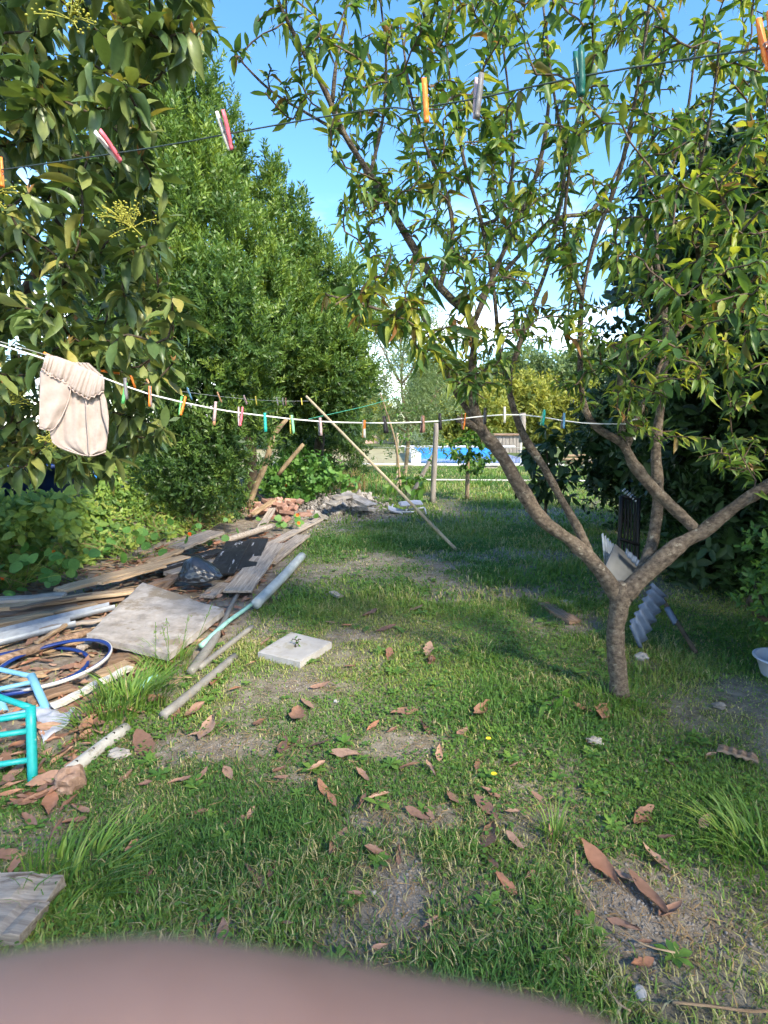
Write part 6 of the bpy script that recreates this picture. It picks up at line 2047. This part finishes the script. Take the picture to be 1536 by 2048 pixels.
# grey plank shed
t = thing('garden_shed', 'small grey plank shed with white edges behind the pool', 'shed', (P(1000, 905, 30)[0], 30, 0))
xl, xr = P(975, 900, 29)[0], P(1040, 900, 29)[0]
zt, zb = P(1000, 871, 29)[2], 0.0
nb = 9
for k in range(nb):
    a = xl + (xr - xl) * k / nb
    boxobj('plank', (a + 0.01, 29.0, zb), (a + (xr - xl) / nb - 0.01, 29.06, zt), 'post', t, 0.008)
boxobj('side_wall', (xl + 0.02, 29.07, zb), (xr - 0.02, 31, zt - 0.03), 'post', t)
boxobj('corner_board', (xr + 0.0, 28.97, zb), (xr + 0.10, 29.07, zt), 'wood_white', t)
boxobj('roof', (xl - 0.1, 28.85, zt), (xr + 0.2, 31.2, zt + 0.08), 'wood_brown', t)
# low bench block before the pool
t = thing('stone_bench', 'low pale stone bench by the near pool edge', 'bench', (P(980, 940, 18.6)[0], 18.6, 0))
xb = P(980, 940, 18.6)[0]
boxobj('seat', (xb - 0.34, 18.4, 0.10), (xb + 0.34, 18.8, 0.17), 'pool_white', t)
boxobj('block', (xb - 0.2, 18.45, -0.05), (xb + 0.22, 18.75, 0.098), 'rubble', t)
# pale stacked rails beyond the shrub
for k, (a, b) in enumerate(((1125, 912), (1120, 919), (1130, 926))):
    p0, p1 = P(a, b, 17.5), P(a + 62, b - 1, 17.2)
    o = link('fence_rail', MB().add(*tube(np.linspace(p0, p1, 5), 0.045, 8)).mesh('fence_rail'), M['wood_tan'])
    tag(o, ('top', 'middle', 'lowest')[k] + ' pale wooden rail of three stacked beyond the young dark leaved tree', 'rail', 'stacked pale rails')
# pink house far off
t = thing('far_house', 'pink rendered house with tiled roof far off behind the trees', 'house', (P(740, 850, 44)[0], 44, 0))
xa, xb = P(688, 850, 44)[0], P(792, 850, 44)[0]
boxobj('wall', (xa, 44, 0), (xb, 49, 1.9), 'far_brick', t, 0)
rv = [(xa - 0.3, 43.7, 1.9), (xb + 0.3, 43.7, 1.9), (xb - 0.3, 46.5, 3.0), (xa + 0.3, 46.5, 3.0), (xa - 0.3, 49.3, 1.9), (xb + 0.3, 49.3, 1.9)]
link('roof', mesh_np('roof', rv, [(0, 1, 2, 3), (3, 2, 5, 4)], None, False), M['far_roof'], t)
for k in range(2):
    boxobj('window', (xa + 0.9 + 1.7 * k, 43.93, 0.8), (xa + 1.6 + 1.7 * k, 43.99, 1.5), 'black_metal', t)
# blue plastic thing over the bank
c = P(60, 948, 5.3)
t = thing('blue_tub', 'long dark blue plastic tub behind the avocado tree', 'tub', (c[0], c[1], 0.45))
x0, x1 = P(-160, 948, 5.3)[0], P(118, 948, 5.3)[0]
zt, zb = P(60, 931, 5.3)[2], 0.62
V = []
for (ins, z) in ((0.10, zb), (0.0, zt - 0.03), (-0.03, zt - 0.03), (-0.03, zt), (0.02, zt), (0.12, zb + 0.02)):
    V += [(x0 + ins, 5.3 + ins, z), (x1 - ins, 5.3 + ins, z), (x1 - ins, 5.9 - ins, z), (x0 + ins, 5.9 - ins, z)]
F = [(i * 4 + k, i * 4 + (k + 1) % 4, (i + 1) * 4 + (k + 1) % 4, (i + 1) * 4 + k) for i in range(5) for k in range(4)] + [(20, 21, 22, 23)]
link('body', mesh_np('body', V, F, None, False), M['tarp_blue'], t)
p0, p1 = P(190, 958, 6.6), P(191, 925, 6.6)
o = link('blue_stake', MB().add(*tube(np.array([p0 - (0, 0, 0.4), p0, p1]), 0.022, 8)).mesh('blue_stake'), M['pool_blue'])
tag(o, 'short bright blue stake among the leaves below the shorts', 'stake')


# ================================================================== scrap stacked behind the peach trunk
def quad_panel(name, label, cat, pts, th, mat, group=None, wave=0.0, waves=7):
    """panel through four world corners; optional corrugation across the first edge"""
    pts = [np.array(p) for p in pts]
    nU, nV = (waves * 6 if wave else 4), 4
    n = np.cross(pts[1] - pts[0], pts[3] - pts[0])
    n = nrm(n)
    if n[1] > 0:
        n = -n
    V = []
    for j in range(nV):
        for i in range(nU):
            u, v = i / (nU - 1), j / (nV - 1)
            p = (pts[0] * (1 - u) + pts[1] * u) * (1 - v) + (pts[3] * (1 - u) + pts[2] * u) * v
            V.append(p + n * wave * math.sin(u * waves * 2 * math.pi))
    F = [(j * nU + i, (j + 1) * nU + i, (j + 1) * nU + i + 1, j * nU + i + 1) for j in range(nV - 1) for i in range(nU - 1)]
    o = link(name, mesh_np(name, V, F, None, bool(wave)), M[mat])
    o.modifiers.new('thickness', 'SOLIDIFY').thickness = th
    return tag(o, label, cat, group)


Y0 = 3.55
quad_panel('leaning_sheet', 'flat grey panel with a joint leaning behind the peach trunk', 'panel', [P(1209, 1139, Y0), P(1231, 1088, Y0 + 0.2), P(1284, 1134, Y0 + 0.2), P(1240, 1182, Y0)], 0.012, 'panel_grey')
quad_panel('corrugated_sheet', 'blue grey corrugated sheet leaning beside the peach trunk', 'corrugated sheet', [P(1258, 1252, Y0 - 0.15), P(1306, 1166, Y0 + 0.05), P(1334, 1192, Y0 + 0.05), P(1280, 1302, Y0 - 0.15)], 0.003, 'corrugated', 'corrugated sheets', 0.015, 6)
quad_panel('corrugated_sheet', 'corrugated sheet end showing above the grey panel', 'corrugated sheet', [P(1252, 1096, Y0 + 0.12), P(1288, 1128, Y0 + 0.12), P(1283, 1142, Y0 + 0.1), P(1250, 1108, Y0 + 0.1)], 0.003, 'corrugated', 'corrugated sheets', 0.006, 4)
for k in range(5):
    quad_panel('thin_sheet', ('first', 'second', 'third', 'fourth', 'fifth')[k] + ' thin metal sheet standing on edge behind the grey panel', 'metal sheet', [P(1203 + k * 5, 1068 + k * 5, Y0 + 0.28), P(1207 + k * 5, 1066 + k * 5, Y0 + 0.28), P(1213 + k * 5, 1128 + k * 3, Y0 + 0.24), P(1209 + k * 5, 1132 + k * 3, Y0 + 0.24)], 0.006, 'galvanised', 'thin metal sheets')
# black slatted rack
t = thing('metal_rack', 'black burnt slatted rack standing behind the grey panel', 'rack', P(1260, 1150, Y0 + 0.45))
for k, (a, w) in enumerate(((1243, 0.022), (1252, 0.010), (1258, 0.010), (1264, 0.010), (1270, 0.010), (1277, 0.022))):
    bar(t, 'slat' if w < 0.02 else 'upright', P(a - 8 + k * 0.6, 1180, Y0 + 0.42), P(a, 992 + (k % 3) * 3, Y0 + 0.6), w * 0.75, 'black_metal', 6)
bar(t, 'top_rail', P(1243, 992, Y0 + 0.6), P(1278, 1000, Y0 + 0.6), 0.014, 'black_metal', 8)
bar(t, 'cross_rail', P(1240, 1078, Y0 + 0.5), P(1278, 1090, Y0 + 0.5), 0.012, 'black_metal', 8)
for k in range(6):
    bar(t, 'rung_end', P(1246 + k * 5, 982 + k * 4, Y0 + 0.58), P(1250 + k * 5, 978 + k * 4, Y0 + 0.7), 0.008, 'galvanised', 6)
# diagonal beam with a pale end
t = thing('leaning_beam', 'dark beam with a pale blue end leaning in the shade', 'beam', G(1392, 1305))
bar(t, 'beam', G(1392, 1305, 0.02), P(1320, 1190, Y0 + 0.35), 0.016, 'bark_dark', 6)
bar(t, 'pale_end', P(1352, 1248, Y0 + 0.05), P(1334, 1216, Y0 + 0.14), 0.022, 'corrugated', 6)
# basin
c = G(1568, 1352)
t = thing('plastic_basin', 'white plastic basin half hidden at the edge under the bright bush', 'basin', (c[0], c[1], 0))
prof = [(0.10, 0.0), (0.14, 0.10), (0.155, 0.105), (0.155, 0.095), (0.143, 0.085), (0.13, 0.10), (0.095, 0.012)]
prof = [(0.11, 0.0), (0.145, 0.10), (0.160, 0.103), (0.160, 0.111), (0.140, 0.111), (0.105, 0.012), (0.004, 0.012)]
a = np.linspace(0, 2 * math.pi, 33)[:-1]
V = [(c[0] + r_ * math.cos(an) * 1.05, c[1] + r_ * math.sin(an), z_) for an in a for r_, z_ in prof]
n, m = len(prof), len(a)
F = [(i * n + j, ((i + 1) % m) * n + j, ((i + 1) % m) * n + j + 1, i * n + j + 1) for i in range(m) for j in range(n - 1)]
link('bowl', mesh_np('bowl', V, F), M['plastic_white'], t)

# ================================================================== dry leaves
def dry_leaf(seed, width, roll, bend, twist, jag, n=10, cols=7):
    """a dead leaf rolled about its length, with a torn uneven margin"""
    q = np.random.default_rng(seed)
    V = []
    for i in range(n):
        s = i / (n - 1)
        w = width * max(0.03, math.sin(math.pi * s ** 0.85) ** 0.75) * (1 + jag * (q.random() - 0.5))
        rl_ = roll * (0.55 + 0.7 * math.sin(s * 3.0 + seed)) + 0.25 * (q.random() - 0.5)
        for c in range(cols):
            v = (c / (cols - 1) - 0.5) * 2
            a = v * max(0.15, abs(rl_))
            rad = w * 0.5 / max(0.15, abs(rl_))
            y, z = rad * math.sin(a), rad * (1 - math.cos(a)) * (1 if roll > 0 else -1)
            y += 0.006 * (q.random() - 0.5) + (0.05 * (q.random() - 0.5) if abs(v) > 0.9 else 0)
            z += 0.012 * (q.random() - 0.5) + bend * (s - 0.5) ** 2
            t_ = twist * (s - 0.5)
            V.append((s - 0.5, y * math.cos(t_) - z * math.sin(t_), y * math.sin(t_) + z * math.cos(t_)))
    V = np.array(V)
    V[:, 2] -= np.percentile(V[:, 2], 15)
    F = [(i * cols + c, (i + 1) * cols + c, (i + 1) * cols + c + 1, i * cols + c + 1) for i in range(n - 1) for c in range(cols - 1)]
    return V, np.array(F)


DRY = [[dry_leaf(10 + q, 0.40, 1.7, 0.10, 0.3, 0.25) for q in range(3)], [dry_leaf(20 + q, 0.40, 2.2, 0.3, -0.5, 0.3) for q in range(3)], [dry_leaf(30 + q, 0.46, 1.1, 0.5, 0.4, 0.35) for q in range(3)],
       [dry_leaf(40 + q, 0.32, 2.3, 0.05, 0.2, 0.2) for q in range(3)], [dry_leaf(50 + q, 0.42, 1.3, 0.6, 1.4, 0.4) for q in range(3)]]
dl = []
for var in DRY:
    row = []
    for v, f in var:
        me = mesh_np('fallen_leaf', v, f, np.zeros(len(v)))
        me.materials.append(M['dry_leaf'])
        row.append(me)
    dl.append(row)
LEAVES = """594,1431,30,90,2 520,1443,28,40,0 566,1490,32,70,1 585,1484,34,35,0 636,1484,48,5,3 692,1506,60,-12,3 808,1417,48,12,3 965,1420,42,60,4 850,1447,26,-50,0 784,1457,18,30,4 878,1500,22,90,0 808,1528,52,6,3
862,1535,28,-60,1 955,1522,24,80,3 558,1537,26,30,2 562,1553,26,10,0 632,1533,34,40,4 725,1548,30,-40,2 650,1580,40,-55,3 664,1600,26,-60,1 757,1588,40,22,0 724,1607,30,60,1 905,1595,30,-50,1 980,1580,38,-18,3 972,1612,52,-38,0 1022,1622,26,10,4
835,1627,44,-25,1 858,1624,26,-50,3 675,1688,62,60,1 752,1708,42,-6,2 798,1710,30,85,1 978,1672,54,75,0 1030,1682,40,-45,1 978,1720,48,-55,1 1008,1765,54,-38,0 515,1757,62,-48,0 545,1740,44,72,1 630,1762,32,85,1 654,1766,22,60,0 708,1795,28,5,4 570,1856,30,-10,3
385,1423,42,35,4 286,1487,42,-60,0 415,1462,46,55,1 388,1472,24,5,3 395,1622,44,10,3 475,1642,58,12,0 500,1628,22,60,4 290,1765,50,50,1 445,1877,54,85,1 262,1702,34,60,4 92,1586,58,8,2 100,1606,44,80,1 138,1606,44,40,0 160,1617,34,-35,1
146,1640,46,12,0 115,1656,40,55,3 20,1707,60,5,0 28,1738,40,70,1 24,1566,46,12,0 20,1584,50,20,3 358,1562,42,8,0 404,1552,28,40,1 456,1546,26,-60,0 250,1552,30,40,3 640,1372,34,8,1 700,1330,20,20,0 661,1245,18,-12,3 695,1248,26,14,0 740,1228,24,20,2
772,1253,34,16,3 833,1218,24,10,1 857,1302,20,80,2 778,1310,16,70,0 530,1283,18,40,3 1208,1423,30,85,2 1165,1415,34,-20,1 1287,1626,40,60,4 1100,1662,32,65,1 1200,1727,90,-48,1 1312,1712,66,-42,2 1296,1788,98,-45,3 1252,1756,46,-40,1 1342,1818,44,40,2
1250,1845,66,-30,1 1155,1832,36,85,3 1130,1912,54,-60,3 1285,1922,42,30,2 1330,1672,34,-10,1 1342,1522,24,-40,0 1420,1502,20,10,4 1180,1480,22,-60,1 1030,1525,22,20,3 1075,1590,26,-30,0 1290,1880,24,20,4 925,1460,22,30,1 745,1450,26,35,3 615,1405,30,-50,3 470,1380,24,30,0 500,1330,20,20,3
430,1360,26,60,1 290,1570,26,10,2 350,1420,28,80,3 60,1640,34,-20,4 75,1560,30,40,2 225,1650,26,30,3 860,1850,30,40,4 760,1905,30,20,3 1060,1755,26,60,4 1410,1640,26,40,1"""
LMARK = {'the small white slab': (590, 1300), 'the rolled long leaf by the bare patch': None, 'the bright yellow flower': (988, 1548), 'the turquoise chair leg': (66, 1578), 'the drilled pipe': (250, 1456), 'the peach trunk': (1238, 1395),
         'the white pebble': (747, 1789), 'the arching grass tuft': (1480, 1690), 'the sprawling grass tuft': (150, 1770), 'the wispy grass tuft': (1110, 1680), 'the finger': (620, 1900), 'the long grey pipe': (330, 1430)}
LMARK = {k: G(*v) for k, v in LMARK.items() if v}
rows = []
gl = random.Random(5)
for tok in LEAVES.split():
    a, b, s, ang, ty = [float(q) for q in tok.split(',')]
    rows.append((a, b, s, ang, int(ty)))
own = {}
for i, (a, b, s, ang, ty) in enumerate(rows):
    c = G(a, b)
    k = min(LMARK, key=lambda q: np.linalg.norm(LMARK[q] - c))
    own.setdefault(k, []).append((float(np.linalg.norm(LMARK[k] - c)), i))
rank = {}
for k, v in own.items():
    for r_, (d, i) in enumerate(sorted(v)):
        rank[i] = (k, r_)
ORD = 'first second third fourth fifth sixth seventh eighth ninth tenth eleventh twelfth thirteenth fourteenth fifteenth sixteenth seventeenth eighteenth nineteenth twentieth twenty-first twenty-second twenty-third twenty-fourth twenty-fifth twenty-sixth twenty-seventh twenty-eighth twenty-ninth thirtieth'.split()
SH = ['folded', 'tightly folded', 'open', 'rolled', 'twisted']
for i, (a, b, s, ang, ty) in enumerate(rows):
    c = G(a, b, 0.02)
    dep = proj(c)[2][0]
    # length on the ground from its length in the picture, allowing for foreshortening
    pa, pb = G(a - math.cos(R(ang)) * s / 2, b + math.sin(R(ang)) * s / 2), G(a + math.cos(R(ang)) * s / 2, b - math.sin(R(ang)) * s / 2)
    d = pb - pa
    L = min(0.26, float(np.linalg.norm(d)))
    o = bpy.data.objects.new('fallen_leaf', dl[ty][i % 3])
    COL.objects.link(o)
    o.location = (c[0], c[1], float(ground_z(c[0], c[1])) + gl.uniform(0.014, 0.028))
    o.rotation_euler = (gl.uniform(-0.35, 0.35), gl.uniform(-0.25, 0.25), math.atan2(d[1], d[0]) + (math.pi if gl.random() < 0.5 else 0))
    o.scale = (L * 1.22, L * gl.uniform(0.9, 1.25), L * gl.uniform(0.75, 1.15))
    k, r_ = rank[i]
    tag(o, f'{SH[ty]} brown dry leaf on the ground, {ORD[min(r_, 29)]} leaf out from {k}', 'leaf', 'dry leaves on the lawn')
# countless dead leaves between the scrap boards
gd = np.random.default_rng(717)
n = 1500
y = gd.uniform(1.9, 7.2, n)
xe = np.interp(y, [1.9, 2.4, 2.9, 3.6, 4.6, 7.2], [-1.35, -1.3, -1.15, -1.1, -1.1, -1.2])
xb = np.interp(y, [1.9, 2.9, 4.6, 7.2], [-1.9, -3.0, -3.3, -2.4])
x = xb + (xe - xb) * gd.random(n)
pos = np.stack([x, y, ground_z(x, y) + gd.uniform(0.004, 0.035, n)], -1)
aa = gd.uniform(0, 6.28, n)
V, F, T = scatter([dry_leaf(60 + q, 0.40, r_, 0.2, 0.4, 0.3, 6, 5) for q, r_ in enumerate((0.7, 1.4, -0.5, 1.9))], pos, np.stack([np.cos(aa), np.sin(aa), gd.normal(0, 0.2, n)], -1), np.stack([gd.normal(0, 0.35, n), gd.normal(0, 0.35, n), np.ones(n)], -1), gd.uniform(0.05, 0.13, n), gd.random(n))
tag(link('leaf_litter', mesh_np('leaf_litter', V, F, T), M['dry_leaf']), 'brown leaf litter between the scrap boards', 'leaf litter', kind='stuff')
# straw wisps over bare spots
n = 5000
bi = gd.integers(0, len(BARE), n)
B = np.array(BARE)[bi]
x = B[:, 0] + gd.normal(0, 1.1, n) * B[:, 2]
y = B[:, 1] + gd.normal(0, 1.1, n) * B[:, 3]
aa = gd.uniform(0, 6.28, n)
pos = np.stack([x, y, ground_z(x, y) + gd.uniform(0.003, 0.02, n)], -1)
V, F, T = scatter([leaf_tpl(3, 0.05, 0.0, 0.15), leaf_tpl(4, 0.045, 0.0, 0.5)], pos, np.stack([np.cos(aa), np.sin(aa), gd.normal(0.1, 0.2, n)], -1), np.stack([gd.normal(0, 0.5, n), gd.normal(0, 0.5, n), np.ones(n)], -1), gd.uniform(0.015, 0.07, n), gd.random(n))
tag(link('dead_grass', mesh_np('dead_grass', V, F, T), M['straw']), 'dry straw wisps lying on bare patches of lawn', 'dead grass', kind='stuff')
# pale dry twigs near the finger
for k, (pts, lab) in enumerate(((((1212, 1968), (1235, 2005), (1262, 2022)), 'thin pale forked twig beside the pale lump'), (((1345, 2004), (1420, 2012), (1500, 2022), (1560, 2020)), 'pale dry seed stalk at the bottom corner'), (((1150, 1700), (1155, 1760), (1190, 1820)), 'thin dry stem near the long rolled leaf'), (((1230, 1850), (1290, 1890), (1350, 1905)), 'thin white stem crossing the gritty bare patch'))):
    rod('dry_twig', lab, 'twig', [g4(a, b, 0.03, 0.0028 if k != 1 else 0.004) for a, b in pts], 'wood_tan', 5, 'dry twigs in the lawn', step=0.02)

# ================================================================== the finger at the lens, with its hand
DF = 0.027
mb = MB()


def hand_tube(rows, seg=14):
    L = spline(np.array(rows, float), 0.004)
    mb.add(*tube(L[:, :3], L[:, 3], seg))


def fk(px_, py_, rpx, d=DF):
    return (*Cm(px_, py_, d), rpx / FPX * d)


hand_tube([fk(-1500, 2640, 380), fk(-900, 2480, 350), fk(-420, 2385, 330), fk(-60, 2330, 350), fk(250, 2290, 345), fk(600, 2325, 330), fk(950, 2370, 320), fk(1220, 2410, 300), fk(1450, 2470, 230)])
o0 = np.array(Cm(-1500, 2560, DF))


def rel(x, y, z, r):
    return (o0[0] + x, o0[1] + y, o0[2] + z, r)


hand_tube([rel(-0.012, 0.002, -0.022, 0.0095), rel(0.020, 0.006, -0.020, 0.0092), rel(0.048, 0.004, -0.021, 0.0088), rel(0.066, -0.004, -0.024, 0.0075)])
hand_tube([rel(-0.016, 0.002, -0.043, 0.0095), rel(0.016, 0.006, -0.042, 0.0090), rel(0.042, 0.002, -0.043, 0.0085), rel(0.058, -0.008, -0.045, 0.0072)])
hand_tube([rel(-0.020, 0.002, -0.063, 0.0085), rel(0.006, 0.005, -0.063, 0.0078), rel(0.026, 0.000, -0.064, 0.0072), rel(0.038, -0.008, -0.066, 0.0062)])
for r_ in ([rel(0.0, 0, 0, 0.011), rel(-0.05, -0.004, -0.018, 0.016), rel(-0.09, -0.010, -0.045, 0.019)], [rel(-0.01, 0, -0.022, 0.012), rel(-0.05, -0.004, -0.034, 0.016), rel(-0.09, -0.010, -0.05, 0.019)],
           [rel(-0.014, 0, -0.043, 0.012), rel(-0.05, -0.004, -0.048, 0.016), rel(-0.09, -0.010, -0.055, 0.019)], [rel(-0.018, 0, -0.063, 0.011), rel(-0.05, -0.004, -0.060, 0.015), rel(-0.09, -0.010, -0.06, 0.018)]):
    hand_tube(r_)
hand_tube([rel(-0.075, -0.008, -0.035, 0.016), rel(-0.045, -0.022, 0.002, 0.0125), rel(-0.018, -0.030, 0.018, 0.0108), rel(0.006, -0.034, 0.022, 0.0092), rel(0.016, -0.034, 0.022, 0.0075)])
hand_tube([rel(-0.08, -0.010, -0.05, 0.024), rel(-0.12, -0.02, -0.075, 0.026), rel(-0.20, -0.06, -0.14, 0.032), rel(-0.30, -0.12, -0.22, 0.038)])
ho = link('hand', mb.mesh('hand'), M['skin'])
rm = ho.modifiers.new('remesh', 'REMESH')
rm.mode = 'VOXEL'
rm.voxel_size = 0.0018
rm.use_smooth_shade = True
sm = ho.modifiers.new('smooth', 'SMOOTH')
sm.iterations = 6
sm.factor = 0.5
tag(ho, 'blurred pink finger of the hand held close before the lens', 'hand')
print('objects', len(bpy.data.objects))
